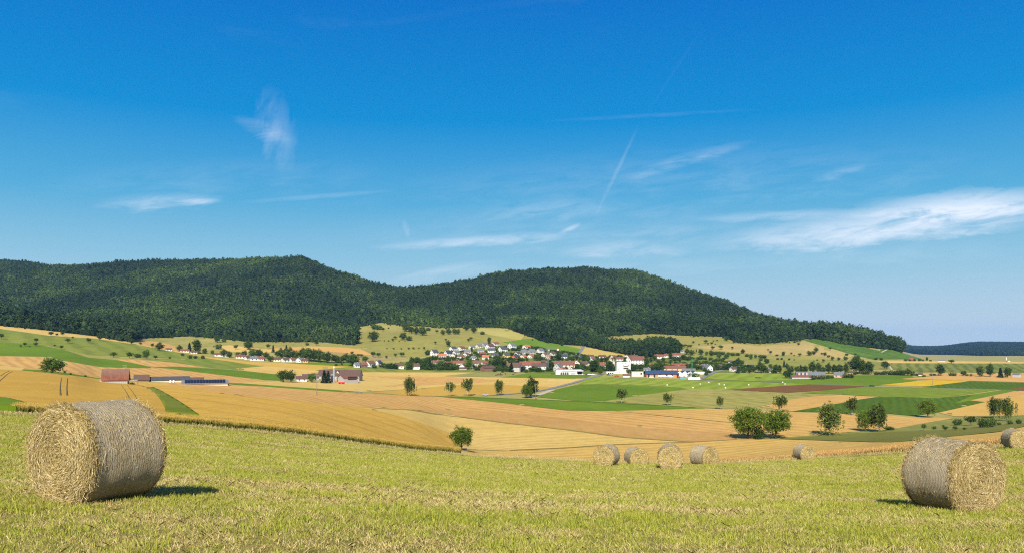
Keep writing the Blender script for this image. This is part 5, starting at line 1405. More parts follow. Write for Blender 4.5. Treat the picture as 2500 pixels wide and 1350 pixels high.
row_of('in the top row of the hillside', 'hillside houses, top row', 'z3', [
    (650, 472, 120, 72, 'dark grey', 'white', 45), (780, 462, 125, 64, 'red-brown', 'white', 45), (935, 444, 105, 64, 'grey', 'cream', 40),
    (1040, 428, 108, 66, 'grey', 'cream', 40), (1130, 412, 105, 72, 'grey', 'grey', 40), (1205, 448, 145, 88, 'brown', 'white', 45),
    (1285, 392, 128, 58, 'red', 'white', 42), (1395, 487, 145, 88, 'dark grey', 'white', 42), (1535, 434, 135, 88, 'grey', 'white', 50),
    (1750, 437, 128, 60, 'orange', 'white', 45), (1225, 494, 124, 68, 'dark grey', 'white', 12)])
row_of('in the middle row of the hillside', 'hillside houses, middle row', 'z3', [
    (370, 542, 130, 95, 'dark grey', 'white', 42, dict(label='white house with dark grey roof, leftmost on the hillside')),
    (570, 548, 114, 88, 'navy', 'white', 45), (700, 524, 114, 64, 'grey', 'white', 40), (865, 512, 108, 64, 'grey', 'grey', 8),
    (1062, 502, 108, 64, 'grey', 'white', 8), (1590, 534, 0, 0, 'brown', 'white', 50) if False else (1620, 534, 100, 54, 'brown', 'white', 50),
    (1275, 558, 108, 58, 'dark grey', 'grey', 6), (1450, 574, 114, 80, 'dark grey', 'yellow', 32), (1712, 518, 114, 68, 'grey', 'grey', 20),
    (1830, 524, 114, 84, 'grey', 'grey', 32), (1960, 498, 114, 68, 'grey', 'white', 45), (2025, 554, 104, 60, 'red-brown', 'white', 55), (2150, 538, 104, 54, 'brown', 'white', 45)])
row_of('in the bottom row of the hillside', 'hillside houses, bottom row', 'z3', [
    (490, 578, 118, 68, 'orange', 'white', 4), (655, 570, 86, 64, 'grey', 'cream', 78), (765, 578, 114, 54, 'red-brown', 'white', 5),
    (848, 546, 104, 52, 'red', 'white', 60), (960, 604, 94, 62, 'grey', 'white', -32), (1092, 530, 94, 46, 'red-brown', 'crimson', 5),
    (1135, 594, 104, 64, 'orange', 'white', 5), (1590, 594, 114, 70, 'navy', 'orange-red', 45), (1705, 580, 104, 54, 'orange', 'cream', 58),
    (1820, 576, 108, 56, 'orange', 'white', 58), (2090, 596, 104, 56, 'orange', 'ochre', 60), (2310, 586, 108, 66, 'navy', 'white', 8)])
row_of('in the old village left part', 'old village houses, left part', 'z3', [
    (110, 747, 145, 92, 'brown', 'white', -18), (410, 690, 130, 80, 'red-brown', 'white', 5), (560, 700, 120, 70, 'red-brown', 'cream', 0), (740, 690, 200, 76, 'red', 'cream', 6, dict(ratio=2.2)),
    (800, 748, 112, 88, 'red', 'white', 72), (1000, 700, 170, 86, 'red-brown', 'white', 8, dict(ratio=2.)), (1045, 724, 108, 62, 'brown', 'cream', 78),
    (1128, 702, 116, 86, 'red', 'cream', 28), (1430, 660, 80, 40, 'red', 'white', 10)])
row_of('in the old village middle part', 'old village houses, middle part', 'z3', [
    (1750, 740, 210, 112, 'red', 'white', 4, dict(ratio=2.)), (1880, 720, 170, 100, 'red', 'cream', 8, dict(ratio=1.8)), (1500, 730, 100, 80, 'red-brown', 'cream', 12),
    (1940, 748, 215, 96, 'brown', 'white', 0, dict(ratio=2.)), (2010, 690, 96, 84, 'brown', 'white', -40), (2210, 700, 150, 80, 'red-brown', 'cream', 0, dict(ratio=1.8)),
    (2225, 774, 140, 116, 'grey', 'grey', 70), (2370, 745, 210, 128, 'red-brown', 'cream', 2, dict(ratio=1.8)), (2292, 780, 110, 66, 'red', 'pink', 70), (2420, 778, 110, 74, 'brown', 'cream', 78)])
row_of('among the roofs left of the white tower', 'roofs left of the white tower', 'z4', [
    (420, 676, 130, 86, 'brown', 'cream', 74), (535, 690, 120, 86, 'brown', 'cream', -32), (640, 606, 94, 64, 'red-brown', 'white', 48), (605, 556, 94, 46, 'brown', 'white', 8),
    (780, 712, 94, 92, 'red', 'white', 14), (775, 562, 104, 50, 'brown', 'white', 5), (910, 616, 84, 66, 'red-brown', 'cream', 64), (940, 562, 94, 46, 'red', 'white', 55), (1030, 600, 108, 56, 'red-brown', 'white', 5), (460, 560, 60, 44, 'navy', 'white', 50)])
row_of('among the roofs right of the white tower', 'roofs right of the white tower', 'z4', [
    (1150, 560, 104, 50, 'brown', 'white', 68), (1190, 650, 150, 120, 'red', 'white', 55), (1295, 650, 180, 118, 'red-brown', 'white', 4), (1235, 556, 110, 46, 'brown', 'white', 10),
    (1600, 566, 138, 60, 'red', 'white', 8, dict(ratio=1.7)), (1712, 552, 84, 56, 'red-brown', 'white', 10), (1850, 550, 134, 64, 'red', 'white', 2), (1492, 700, 94, 60, 'red', 'cream', 62),
    (1890, 700, 210, 64, 'red', 'cream', 0, dict(ratio=2.4)), (1830, 745, 310, 76, 'red-brown', 'ochre', 0, dict(ratio=3.6, label='long red-brown farmhouse behind the blue roofed hall')), (1425, 748, 104, 50, 'grey', 'white', 5),
    (2045, 664, 64, 30, 'red-brown', 'white', 60), (2185, 708, 94, 54, 'brown', 'white', 46), (2310, 748, 145, 94, 'grey', 'white', -56), (2260, 694, 94, 46, 'grey', 'cream', 10), (1870, 440, 60, 36, 'grey', 'white', -30), (1940, 478, 60, 34, 'grey', 'white', -40)])
row_of('among the villas at the right end', 'villas at the right end', 'z5', [
    (545, 780, 80, 56, 'brown', 'grey', 40), (690, 724, 46, 56, 'dark grey', 'white', 50), (672, 794, 76, 36, 'blue', 'white', 0), (730, 824, 106, 66, 'brown', 'white', 46), (815, 796, 78, 40, 'grey', 'cream', 8),
    (940, 776, 130, 46, 'navy', 'white', 0, dict(ratio=1.8)), (1040, 794, 46, 40, 'grey', 'white', 50), (1225, 836, 46, 66, 'grey', 'white', 70), (2375, 858, 90, 40, 'brown', 'ochre', 0), (460, 788, 50, 40, 'grey', 'white', 55)])
row_of('in the hamlet at the far left', 'hamlet houses, left part', 'z1', [
    (1590, 988, 56, 26, 'red-brown', 'white', 10), (1740, 1002, 80, 30, 'red', 'cream', 5), (1825, 1014, 60, 26, 'brown', 'white', 10), (2060, 1040, 80, 32, 'red-brown', 'white', 5), (2265, 1060, 84, 36, 'red-brown', 'cream', 5),
    (2330, 1070, 60, 34, 'brown', 'white', 40), (2392, 1080, 80, 36, 'grey', 'white', 8), (2455, 1082, 60, 40, 'red', 'white', 20), (2140, 1048, 46, 26, 'grey', 'white', 30)])
row_of('in the hamlet right part', 'hamlet houses, right part', 'z2', [
    (20, 1064, 50, 34, 'brown', 'white', 10), (80, 1076, 76, 36, 'grey', 'white', 10), (155, 1080, 60, 32, 'red', 'white', 20), (290, 1090, 70, 42, 'brown', 'cream', 10), (375, 1094, 84, 42, 'brown', 'white', 30),
    (440, 1094, 66, 42, 'red', 'white', 40), (520, 1098, 96, 46, 'grey', 'white', 48), (560, 1100, 50, 40, 'brown', 'ochre', 10), (1045, 1146, 60, 48, 'grey', 'white', 30), (1110, 1148, 76, 52, 'red-brown', 'brown', 20), (1172, 1138, 104, 56, 'red-brown', 'white', 46),
    (1252, 1124, 66, 46, 'navy', 'white', 52), (1330, 1134, 50, 28, 'red-brown', 'cream', 5), (1450, 1158, 76, 56, 'brown', 'cream', 4)])

# brown timber barn and concrete barn at the village front
house(*zp('z3', 1170, 778), 230 / 6.14, 90 / 6.14, 'brown', 'brown', 32, 'long brown timber barn at the front of the old village', 'barn', 'barn', eave=.6, windows=False, chimney=False, ratio=1.5)
t = house(*zp('z3', 1600, 785), 180 / 6.14, 140 / 6.14, 'brown', 'grey', -22, 'tall grey walled barn with brown roof and open dark bay', 'barn', 'barn', eave=.55, windows=False, chimney=False)
block('opening', t, (7.2, 0, 3.2), (.3, 8, 6.0), M_DARK)
house(*zp('z3', 800, 752), 112 / 6.14, 40 / 6.14, 'brown', 'board', 0, 'low weathered shed before the white gabled cottage', 'shed', 'shed', windows=False, chimney=False)

# --- red roofed barn on the left
g = at(272, 937)
u = g.y / F
t = thing('barn', 'old barn with steep red tiled roof and grey board walls', 'barn', (g.x, g.y + 5, g.z), math.atan((CX - 272) / F) - .1)
Lb, Bb, heb, hrb = 56 * u, 9.5, 12 * u, 23.5 * u
link('wall', gable_walls(Lb, Bb, heb, hrb, WALL['board']), t)
OLD = tile_mat('weathered_red_tiles', (.10, .046, .033), (.25, .085, .042))
_k = NT(OLD.node_tree); _p = _k.add('ShaderNodeTexCoord').outputs['Object']; _s = _k.add('ShaderNodeSeparateXYZ'); _k.put(_s.inputs[0], _p)
_b = _k.n['Principled BSDF']; _c = _b.inputs['Base Color'].links[0].from_socket
_l = _k.math('MULTIPLY', _k.maprange(_s.outputs[2], heb + hrb * .25, heb + hrb, 0, 1), _k.maprange(_k.noise(_p, 2.5, 5, .7), .35, .62))
_k.put(_b.inputs['Base Color'], _k.mix(_l, _c, (.16, .125, .105)))   # lichen on the upper courses
rf = link('roof', gable_roof(Lb, Bb, heb, hrb, OLD, .7), t)
block('painted_eave_shadow', t, (0, -Bb / 2 - .1, heb * .82), (Lb * .96, .15, heb * .35), M_DARK)  # near-black strip along the wall top paints in the shade of the eaves
for q in range(12):
    block('plank', t, ((q + .5) / 12 * Lb - Lb / 2, -Bb / 2 - .06, heb * .31), (Lb / 12 - .12, .1, heb * .6), WALL['board'])
block('lean_to_roof', t, (Lb / 2 + 2.3, 0, heb * .72), (5.2, Bb * .8, .25), WALL['board'])
bpy.context.view_layer.update()
block('post', t, (Lb / 2 + 4.6, -Bb * .35, heb * .3), (.2, .2, heb * .85), M_POLE)
block('post', t, (Lb / 2 + 4.6, Bb * .35, heb * .3), (.2, .2, heb * .85), M_POLE)
block('wall_panel', t, (-Lb / 2 - .8, -Bb / 2 + 1, heb * .5), (1.0, .4, heb * 1.1), WALL['board'])

house(346, 930, 33, 15, 'brown', 'brown', 0, 'dark brown hut behind two little conifers', 'hut', 'hut', windows=False, chimney=False, eave=.3, ratio=1.6)
house(*zp('z1', 1600, 1284), 370 / 3.858, 50 / 3.858, 'dark grey', 'cream', 16, 'farm hall with dark roof and pale gable end', 'farm_hall', 'farm hall', windows=False, chimney=False, ratio=3.0, eave=.42)
house(*zp('z1', 1810, 1270), 200 / 3.858, 30 / 3.858, 'brown', 'brown', 0, 'low brown roofed shed between the farm hall and solar roof', 'shed', 'shed', windows=False, chimney=False, ratio=4.0, eave=.4)
# solar roofed shed
g = at(*zp('z1', 1905, 1308)); u = g.y / F
t = thing('solar_shed', 'long low shed whose roof is covered with solar panels', 'shed', (g.x, g.y + 5, g.z), math.atan((CX - 494) / F))
Ls, Bs, hes, hrs = 104 * u, 10.0, 3.2 * u, 8.0 * u
link('wall', gable_walls(Ls, Bs, hes, hrs, WALL['cream']), t)
link('roof', gable_roof(Ls, Bs, hes, hrs, ROOF['grey'], .6), t)
sl = math.atan2(hrs, Bs / 2)
for q in range(14):
    o = block('solar_panel', t, ((q + .5) / 14 * Ls * .9 - Ls * .45, -Bs / 4 - .3, hes + hrs / 2 + .55), (Ls * .9 / 14 - .25, Bs / 2 / math.cos(sl) * .86, .08), M_SOLAR)
    o.rotation_euler = (sl, 0, 0)


def round_solid(name, parent, rad, h, mat, loc, dome=.15, n=16, label=None):
    """upright drum with a domed top"""
    prof = [(rad, 0), (rad, h * .97), (rad * .92, h), (rad * .6, h + rad * dome * .8), (.01, h + rad * dome)]
    V = []; Fc = []
    for r_, z in prof:
        for s in range(n):
            a = 6.2832 * s / n; V.append((r_ * math.cos(a), r_ * math.sin(a), z))
    for k in range(len(prof) - 1):
        for s in range(n):
            Fc.append((k * n + s, k * n + (s + 1) % n, (k + 1) * n + (s + 1) % n, (k + 1) * n + s))
    Fc.append(tuple(range(n))[::-1])
    return link(name, pydata(name, V, Fc, mat, True), parent, loc)


for x, lab in ((1605, 'left white round tank beside the solar shed'), (1635, 'right white round tank beside the solar shed')):
    g = at(*zp('z1', x, 1288)); u = g.y / F
    t = thing('tank', lab, 'tank', g); round_solid('drum', t, 2.6 * u, 5.2 * u, M_WHITEPAINT, (0, 0, 0), .5); round_solid('lid', t, .8 * u, .6 * u, M_METAL, (0, 0, 6.2 * u))

# --- farm with the silo
house(*zp('z2', 525, 1274), 95 / 3.858, 48 / 3.858, 'brown', 'white', 4, 'white farm cottage with brown roof between hedges', 'farmhouse', 'house', eave=.5)
house(*zp('z2', 610, 1260), 150 / 3.858, 52 / 3.858, 'brown', 'board', 0, 'low farm shed with brown roof behind the cottage', 'shed', 'shed', windows=False, chimney=False, ratio=2.2, eave=.4)
house(*zp('z2', 890, 1262), 420 / 3.858, 92 / 3.858, 'brown', 'board', -14, 'large farm barn with long dark brown roof', 'barn', 'barn', windows=False, chimney=False, ratio=2.8, eave=.42)
house(*zp('z2', 885, 1258), 86 / 3.858, 84 / 3.858, 'brown', 'cream', 60, 'pale gabled farmhouse behind the silo', 'farmhouse', 'house', eave=.55)
t = house(*zp('z2', 960, 1290), 200 / 3.858, 74 / 3.858, 'red-brown', 'board', 34, 'front farm shed with red-brown roof and pale plinth', 'shed', 'shed', windows=False, chimney=False, ratio=1.4, eave=.6)
block('opening', t, (1.0, -5.6, 4.2), (9, .3, 2.6), M_DARK)
g = at(*zp('z2', 812, 1282)); u = g.y / F
t = thing('silo', 'dark blue round silo with pale top at the farm', 'silo', g)
round_solid('drum', t, 3.2 * u, 17 * u, plain_mat('silo_blue', (.02, .028, .05), (.035, .045, .08), 1.0, .5), (0, 0, 0), .3); round_solid('cap', t, 3.4 * u, 1.4 * u, M_METAL, (0, 0, 17 * u), .4)
g = at(*zp('z2', 830, 1284)); u = g.y / F
t = thing('elevator_tower', 'slim grey grain elevator tower with white head at the farm', 'tower', g)
for sx in (-1, 1):
    for sy in (-1, 1):
        block('post', t, (sx * 1.3 * u, sy * 1.3 * u, 17 * u), (.35, .35, 34 * u), M_METAL)
for q in range(8):
    block('deck', t, (0, 0, (q + 1) * 4 * u), (2.9 * u, 2.9 * u, .25), M_METAL)
block('shaft', t, (0, 0, 17.5 * u), (1.3 * u, 1.3 * u, 35 * u), M_METAL)
block('head', t, (0, 0, 37 * u), (3.0 * u, 3.0 * u, 3.4 * u), M_WHITEPAINT)
g = at(*zp('z2', 902, 1298)); u = g.y / F
t = thing('farm_trailer', 'bright red farm trailer parked before the farm shed', 'trailer', g)
M_RED = plain_mat('red_paint', (.50, .02, .02), (.6, .035, .03), 1.0, .4, .4)
v = [(-7.5 * u, -2.6 * u, 1.2 * u), (7.5 * u, -2.6 * u, 1.2 * u), (7.5 * u, 2.6 * u, 1.2 * u), (-7.5 * u, 2.6 * u, 1.2 * u), (-8 * u, -2.9 * u, 4.6 * u), (8 * u, -2.9 * u, 4.6 * u), (8 * u, 2.9 * u, 4.6 * u), (-8 * u, 2.9 * u, 4.6 * u)]
link('box', pydata('box', v, [(0, 3, 2, 1), (0, 1, 5, 4), (1, 2, 6, 5), (2, 3, 7, 6), (3, 0, 4, 7)], M_RED), t)
block('drawbar', t, (9.5 * u, 0, 1.2 * u), (4 * u, .25, .25), M_METAL)
M_TYRE = plain_mat('tyre', (.012, .012, .012), (.022, .022, .022), 1.0)


def wheel(parent, loc, r, w, mat=M_TYRE):
    V = []; Fc = []; n = 14
    for y in (-w / 2, w / 2):
        for rad in (r, r * .55):
            for s in range(n):
                a = 6.2832 * s / n; V.append((rad * math.cos(a), y * (1 if rad == r else .9), rad * math.sin(a)))
    for s in range(n):
        q = (s + 1) % n
        Fc += [(s, q, 2 * n + q, 2 * n + s), (s, n + s, n + q, q), (2 * n + s, 2 * n + q, 3 * n + q, 3 * n + s)]
    Fc += [tuple(range(n, 2 * n)), tuple(range(3 * n, 4 * n))[::-1]]
    return link('wheel', pydata('wheel', V, Fc, mat), parent, loc)


for sx in (-4, 4):
    for sy in (-1, 1):
        wheel(t, (sx * u, sy * 2.6 * u, .55), .55, .4)

# --- white tower block in the village
g = at(*zp('z4', 1100, 790)); u = g.y / F / 5.952
t = thing('tower_block', 'white flat roofed tower block, tallest building of the village', 'building', (g.x, g.y + 12, g.z), 0)
mw = WALL['white']
block('main_wall', t, (-20 * u, 0, 88 * u), (170 * u, 14, 176 * u), mw)
block('stair_wall', t, (84 * u, 2, 80 * u), (40 * u, 10, 160 * u), mw)
block('base_wall', t, (-10 * u, -4.4, 18 * u), (240 * u, 6, 52 * u), mw)
block('low_wing', t, (-190 * u, -3, 18 * u), (130 * u, 8, 36 * u), mw)
block('roof_slab', t, (-20 * u, 0, 177 * u), (174 * u, 14.5, 3 * u), M_METAL)
for zz in (70, 100):
    b_ = block('balcony', t, (28 * u, -7.6, zz * u), (78 * u, 1.4, 7 * u), mw)
    block('opening', t, (28 * u, -7.05, (zz + 11) * u), (74 * u, .3, 12 * u), M_DARK)
for wx, wz, sx, sz in ((-82, 92, 9, 14), (-82, 72, 9, 14), (-24, 160, 9, 12), (-2, 160, 9, 12), (22, 160, 9, 12), (-8, 128, 24, 6), (-45, 128, 9, 10), (-45, 92, 9, 10), (60, 128, 12, 10)):
    block('window', t, (wx * u, -7.02, wz * u), (sx * u, .15, sz * u), M_GLASS)
for wx in (76, 92):
    for wz in (60, 92, 124):
        block('window', t, (wx * u, -3.02, wz * u), (9 * u, .15, 10 * u), M_GLASS)
for wx in (-90, -62, 0, 60):
    block('window', t, (wx * u, -7.45, 30 * u), (16 * u, .15, 9 * u), M_GLASS)
for wx in (-225, -195, -165):
    block('window', t, (wx * u, -7.05, 16 * u), (22 * u, .15, 14 * u), M_DARK)
house(*zp('z4', 1125, 838), 96 / 5.952, 50 / 5.952, 'red-brown', 'white', 0, 'little white shed with red-brown roof before the white tower', 'shed', 'shed', windows=False, chimney=False, eave=.6)
g = at(*zp('z4', 1290, 825)); u = g.y / F / 5.952
t = thing('storage_building', 'low pale grey flat roofed building right of the white tower', 'building', (g.x, g.y + 6, g.z))
block('wall', t, (0, 0, 32 * u), (170 * u, 10, 76 * u), plain_mat('pale_pink_render', (.50, .44, .41), (.58, .52, .49), 1.0)); block('roof', t, (0, 0, 72 * u), (176 * u, 10.6, 5 * u), M_METAL)
block('opening', t, (55 * u, -5.03, 42 * u), (24 * u, .15, 24 * u), M_DARK)

# --- garage building: low, white, with dark glazed doors
g = at(*zp('z4', 300, 797)); u = g.y / F / 5.952
t = thing('garage_building', 'long low white garage building with four dark doors', 'building', (g.x, g.y + 6, g.z))
block('wall', t, (0, 0, 22 * u), (400 * u, 10, 56 * u), mw); block('upper_wall', t, (-10 * u, 1, 62 * u), (360 * u, 9, 26 * u), mw)
block('roof', t, (-8 * u, .8, 76 * u), (376 * u, 10.2, 4 * u), M_METAL); block('window_band', t, (-10 * u, -5.05, 46 * u), (200 * u, .2, 8 * u), M_GLASS)
for q in range(4):
    block('door', t, ((-118 + q * 31) * u, -5.05, 18 * u), (25 * u, .2, 34 * u), M_GLASS)
block('opening', t, (150 * u, -5.05, 26 * u), (60 * u, .25, 40 * u), M_DARK); block('canopy', t, (150 * u, -7, 58 * u), (96 * u, 5, 8 * u), M_WHITEPAINT)
block('door', t, (52 * u, -5.06, 14 * u), (60 * u, .2, 10 * u), M_DARK); block('panel', t, (92 * u, -5.08, 30 * u), (10 * u, .2, 52 * u), WALL['ochre'], label='orange painted panel')

# --- hall with the blue roof
g = at(*zp('z4', 1745, 838)); u = g.y / F / 5.952
t = thing('hall', 'long hall with blue sheet roof, orange front and zigzag white gables', 'hall', (g.x, g.y + 10, g.z))
Lh = 560 * u
block('wall', t, (-90 * u, 0, 20 * u), (Lh * .82, 16, 64 * u), plain_mat('orange_cladding', (.58, .19, .08), (.66, .24, .10), 1.0))
me = gable_roof(Lh * .84, 17, 52 * u, 46 * u, ROOF['blue'], .8)
link('roof', me, t, (-90 * u, 0, 0))
for q in range(6):
    block('opening', t, ((-290 + q * 84) * u, -8.05, 22 * u), (26 * u, .25, 46 * u), M_DARK)
for q in range(4):
    gx = (165 + q * 76) * u
    link('white_gable', gable_walls(15, 76 * u, 62 * u, 27 * u, mw), t, (gx, 1, 0), (0, 0, math.pi / 2))
    link('roof_ridge', gable_roof(15.2, 76 * u, 62 * u, 27 * u, ROOF['blue'], .15), t, (gx, 1.4, 0), (0, 0, math.pi / 2))
g = at(*zp('z4', 2010, 770)); u = g.y / F / 5.952
house(*zp('z4', 2030, 760), 190 / 5.952, 50 / 5.952, 'grey', 'grey', 0, 'grey sheet roofed shed behind the zigzag gables', 'shed', 'shed', windows=False, chimney=False, ratio=2.6, eave=.5)
g = at(*zp('z4', 2190, 790)); u = g.y / F / 5.952
t = thing('flat_building', 'flat white roofed annexe right of the zigzag gables', 'building', (g.x, g.y + 4, g.z))
block('wall', t, (0, 0, 10 * u), (140 * u, 8, 36 * u), mw); block('roof', t, (0, 0, 31 * u), (156 * u, 9, 6 * u), M_WHITEPAINT)

# --- pink farm on the right
t = house(*zp('z5', 1790, 918), 400 / 5.625, 88 / 5.625, 'grey', 'pink', 10, 'pink walled farm building with grey roof at the right', 'farm_hall', 'farm hall', windows=True, chimney=True, ratio=2.6, eave=.55)
g = at(*zp('z5', 1690, 924)); u = g.y / F / 5.625
t = thing('farm_wing', 'low red roofed wing with grey wall before the pink farm', 'shed', (g.x, g.y + 4, g.z))
link('wall', gable_walls(300 * u, 8, 26 * u, 22 * u, WALL['grey']), t); link('roof', gable_roof(300 * u, 8, 26 * u, 22 * u, ROOF['red-brown']), t)
for q in range(3):
    block('vent_stack', t, ((-30 + q * 52) * u, 2.0, 56 * u), (22 * u, 2.5, 56 * u), WALL['pink'])
house(*zp('z5', 2185, 908), 135 / 5.625, 76 / 5.625, 'grey', 'pink', -6, 'small grey roofed brick house right of the pink farm', 'house', 'house')
house(*zp('z6', 2375, 905), 100 / 5.625, 56 / 5.625, 'grey', 'grey', -20, 'grey metal shed beside the conifer at the far right', 'shed', 'shed', windows=False, chimney=False, eave=.75)
house(*zp('z6', 1055, 882), 50 / 5.625, 40 / 5.625, 'brown', 'white', 0, 'small white hut with dark front before the right hedge', 'hut', 'hut', windows=False, chimney=False)
house(*zp('z6', 1345, 690), 90 / 5.625, 26 / 5.625, 'grey', 'white', 0, 'long white building on the plateau rim', 'building', 'building', windows=False, chimney=False, ratio=2.6)
house(*zp('z6', 930, 684), 30 / 5.625, 48 / 5.625, 'red', 'brown', 0, 'tiny red roofed hut on the plateau rim', 'hut', 'hut', windows=False, chimney=False)
house(*zp('z4', 955, 286), 46 / 5.952, 26 / 5.952, 'orange', 'ochre', 20, 'tiny orange hut at the wood edge above the belt', 'hut', 'hut', windows=False, chimney=False)
# little church spire
g = at(*zp('z4', 945, 690)); u = g.y / F / 5.952
t = thing('church_tower', 'small church tower with pointed green spire', 'church', (g.x, g.y + 3, g.z))
block('wall', t, (0, 0, 38 * u), (26 * u, 4, 76 * u), WALL['cream'])
M_COPPER = plain_mat('green_copper', (.16, .30, .24), (.22, .38, .30), 1.0)
s5 = 13 * u
link('spire', pydata('spire', [(-s5, -2.1, 76 * u), (s5, -2.1, 76 * u), (s5, 2.1, 76 * u), (-s5, 2.1, 76 * u), (0, 0, 128 * u)], [(0, 1, 4), (1, 2, 4), (2, 3, 4), (3, 0, 4), (3, 2, 1, 0)], M_COPPER), t)
block('window', t, (0, -2.02, 60 * u), (7 * u, .1, 12 * u), M_DARK)
# outlook tower on the left hill
g = on_ground(735, 2360)
t = thing('outlook_tower', 'outlook tower rising above the trees on the left hilltop', 'tower', g)
for sx in (-1, 1):
    for sy in (-1, 1):
        block('post', t, (sx * 2.2, sy * 2.2, 13), (.6, .6, 26), M_POLE)
for z_ in (9, 17, 25):
    block('platform', t, (0, 0, z_), (6.5, 6.5, .6), M_POLE)
block('canopy', t, (0, 0, 28.5), (11, 9, .7), M_POLE)
block('roof_post', t, (0, 0, 27), (.6, .6, 3), M_POLE)

# ------------------------------------------------------------------ poles, masts, crane
def pole(zn, x, y, h_, lab, arms=1, mat=M_POLE, thick=.16):
    g = at(*zp(zn, x, y)); H = h_ / ZONES[zn][2] * g.y / F
    t = thing('utility_pole', lab, 'pole', g)
    link('shaft', tubes_mesh('shaft', [([(0, 0, -.5), (0, 0, H * .5), (0, 0, H)], [thick * 1.2, thick, thick * .75])], mat, 8), t)
    for q in range(arms):
        c = block('crossarm', t, (0, -.15, H - .4 - q * 1.1), (2.4, .14, .16), mat)
        for s in (-1, 0, 1):
            block('insulator', t, (s * 1.0, -.15, H - .22 - q * 1.1), (.10, .10, .18), M_METAL)
    return t


pole('z8', 785, 305, 178, 'tall wooden pole in the peach stubble before the farm')
pole('z1', 1178, 1308, 190, 'wooden pole with crossarm right of the red roofed barn', 2)
pole('z3', 600, 1182, 222, 'wooden pole with crossarm before the second birch')
pole('z3', 1890, 1192, 240, 'wooden pole right of the leaning tree pair', 1)
pole('z5', 1580, 968, 162, 'grey pole at the left of the pink farm', 0)
pole('z6', 1218, 1008, 165, 'thin pole standing in the yellow triangle', 0)
pole('z4', 820, 896, 150, 'thin pole in the lime field before the junction', 0)
for x, y, h_, lab in ((190, 738, 145, 'leftmost tall floodlight pole of the sports ground'), (357, 738, 125, 'second floodlight pole of the sports ground'), (630, 726, 130, 'third floodlight pole of the sports ground'), (938, 782, 90, 'short lamp pole left of the brown timber barn')):
    t = pole('z3', x, y, h_, lab, 0, M_METAL, .13); t.name = 'light_pole'
    block('lamp_head', t, (0, -.3, h_ / 6.1375 * t.location.y / F), (1.0, .6, .25), M_METAL)
# green mast beside the hall
g = at(*zp('z4', 2080, 850)); H = 290 / 5.952 * g.y / F
t = thing('green_mast', 'tall green antenna mast beside the zigzag gables', 'mast', g)
M_GREENP = plain_mat('green_paint', (.03, .13, .07), (.05, .18, .09), 1.0, .5)
link('shaft', tubes_mesh('shaft', [([(0, 0, -.5), (0, 0, H * .6), (0, 0, H)], [.55, .42, .28])], M_GREENP, 10), t)
for q in range(3):
    an = q * 2.094
    block('antenna', t, (math.cos(an) * .8, math.sin(an) * .8, H - 1.4), (.4, .3, 2.4), M_GREENP)
    block('antenna', t, (math.cos(an) * .7, math.sin(an) * .7, H - 6), (.35, .3, 1.6), M_GREENP)
block('head_ring', t, (0, 0, H - .4), (1.6, 1.6, .2), M_GREENP)
# construction crane
g = at(*zp('z3', 2070, 770)); H = 330 / 6.1375 * g.y / F; u = g.y / F / 6.1375
t = thing('tower_crane', 'grey tower crane with red and white counterweight over the village', 'crane', g)
tb = []
for sx in (-.7, .7):
    for sy in (-.7, .7):
        tb.append(([(sx, sy, -.3), (sx, sy, H)], [.13, .13]))
nb = int(H / 2)
for q in range(nb):
    z0, z1 = q * H / nb, (q + 1) * H / nb; s = -.7 if q % 2 else .7
    tb.append(([(s, -.7, z0), (-s, -.7, z1)], [.07, .07])); tb.append(([(.7, s, z0), (.7, -s, z1)], [.07, .07]))
link('mast', tubes_mesh('mast', tb, M_METAL, 4), t)
Lj = 150 * u; tb = []
for y in (-.5, .5):
    tb.append(([(-50 * u, y, H), (Lj, y, H)], [.12, .12]))
tb.append(([(-50 * u, 0, H + 1.3), (Lj, 0, H + 1.3)], [.12, .12]))
for q in range(22):
    x0 = -50 * u + q * (Lj + 50 * u) / 22; x1 = x0 + (Lj + 50 * u) / 22
    tb.append(([(x0, -.5, H), ((x0 + x1) / 2, 0, H + 1.3), (x1, .5, H)], [.06, .06, .06]))
link('jib', tubes_mesh('jib', tb, M_METAL, 4), t)
block('counterweight', t, (150 * u, 0, H - .6), (26 * u, 1.6, 18 * u), M_WHITEPAINT)
block('counterweight_band', t, (150 * u, 0, H + .6), (26.4 * u, 1.7, 8 * u), M_RED)
block('cabin', t, (1.4, -.9, H - 1.3), (1.4, 1.4, 1.8), M_METAL)
# chimney stack and far mast at the right
g = at(*zp('z6', 2232, 690)); u = g.y / F / 5.625
t = thing('chimney_stack', 'slim red and white chimney on the plateau rim', 'chimney', g)
for q in range(3):
    o = round_solid('stack_section', t, 5 * u, 20 * u, (M_RED, M_WHITEPAINT, M_WHITEPAINT)[q], (0, 0, q * 20 * u), .1, 10)
block('base_building', t, (26 * u, 0, 7 * u), (30 * u, 5, 16 * u), mw)

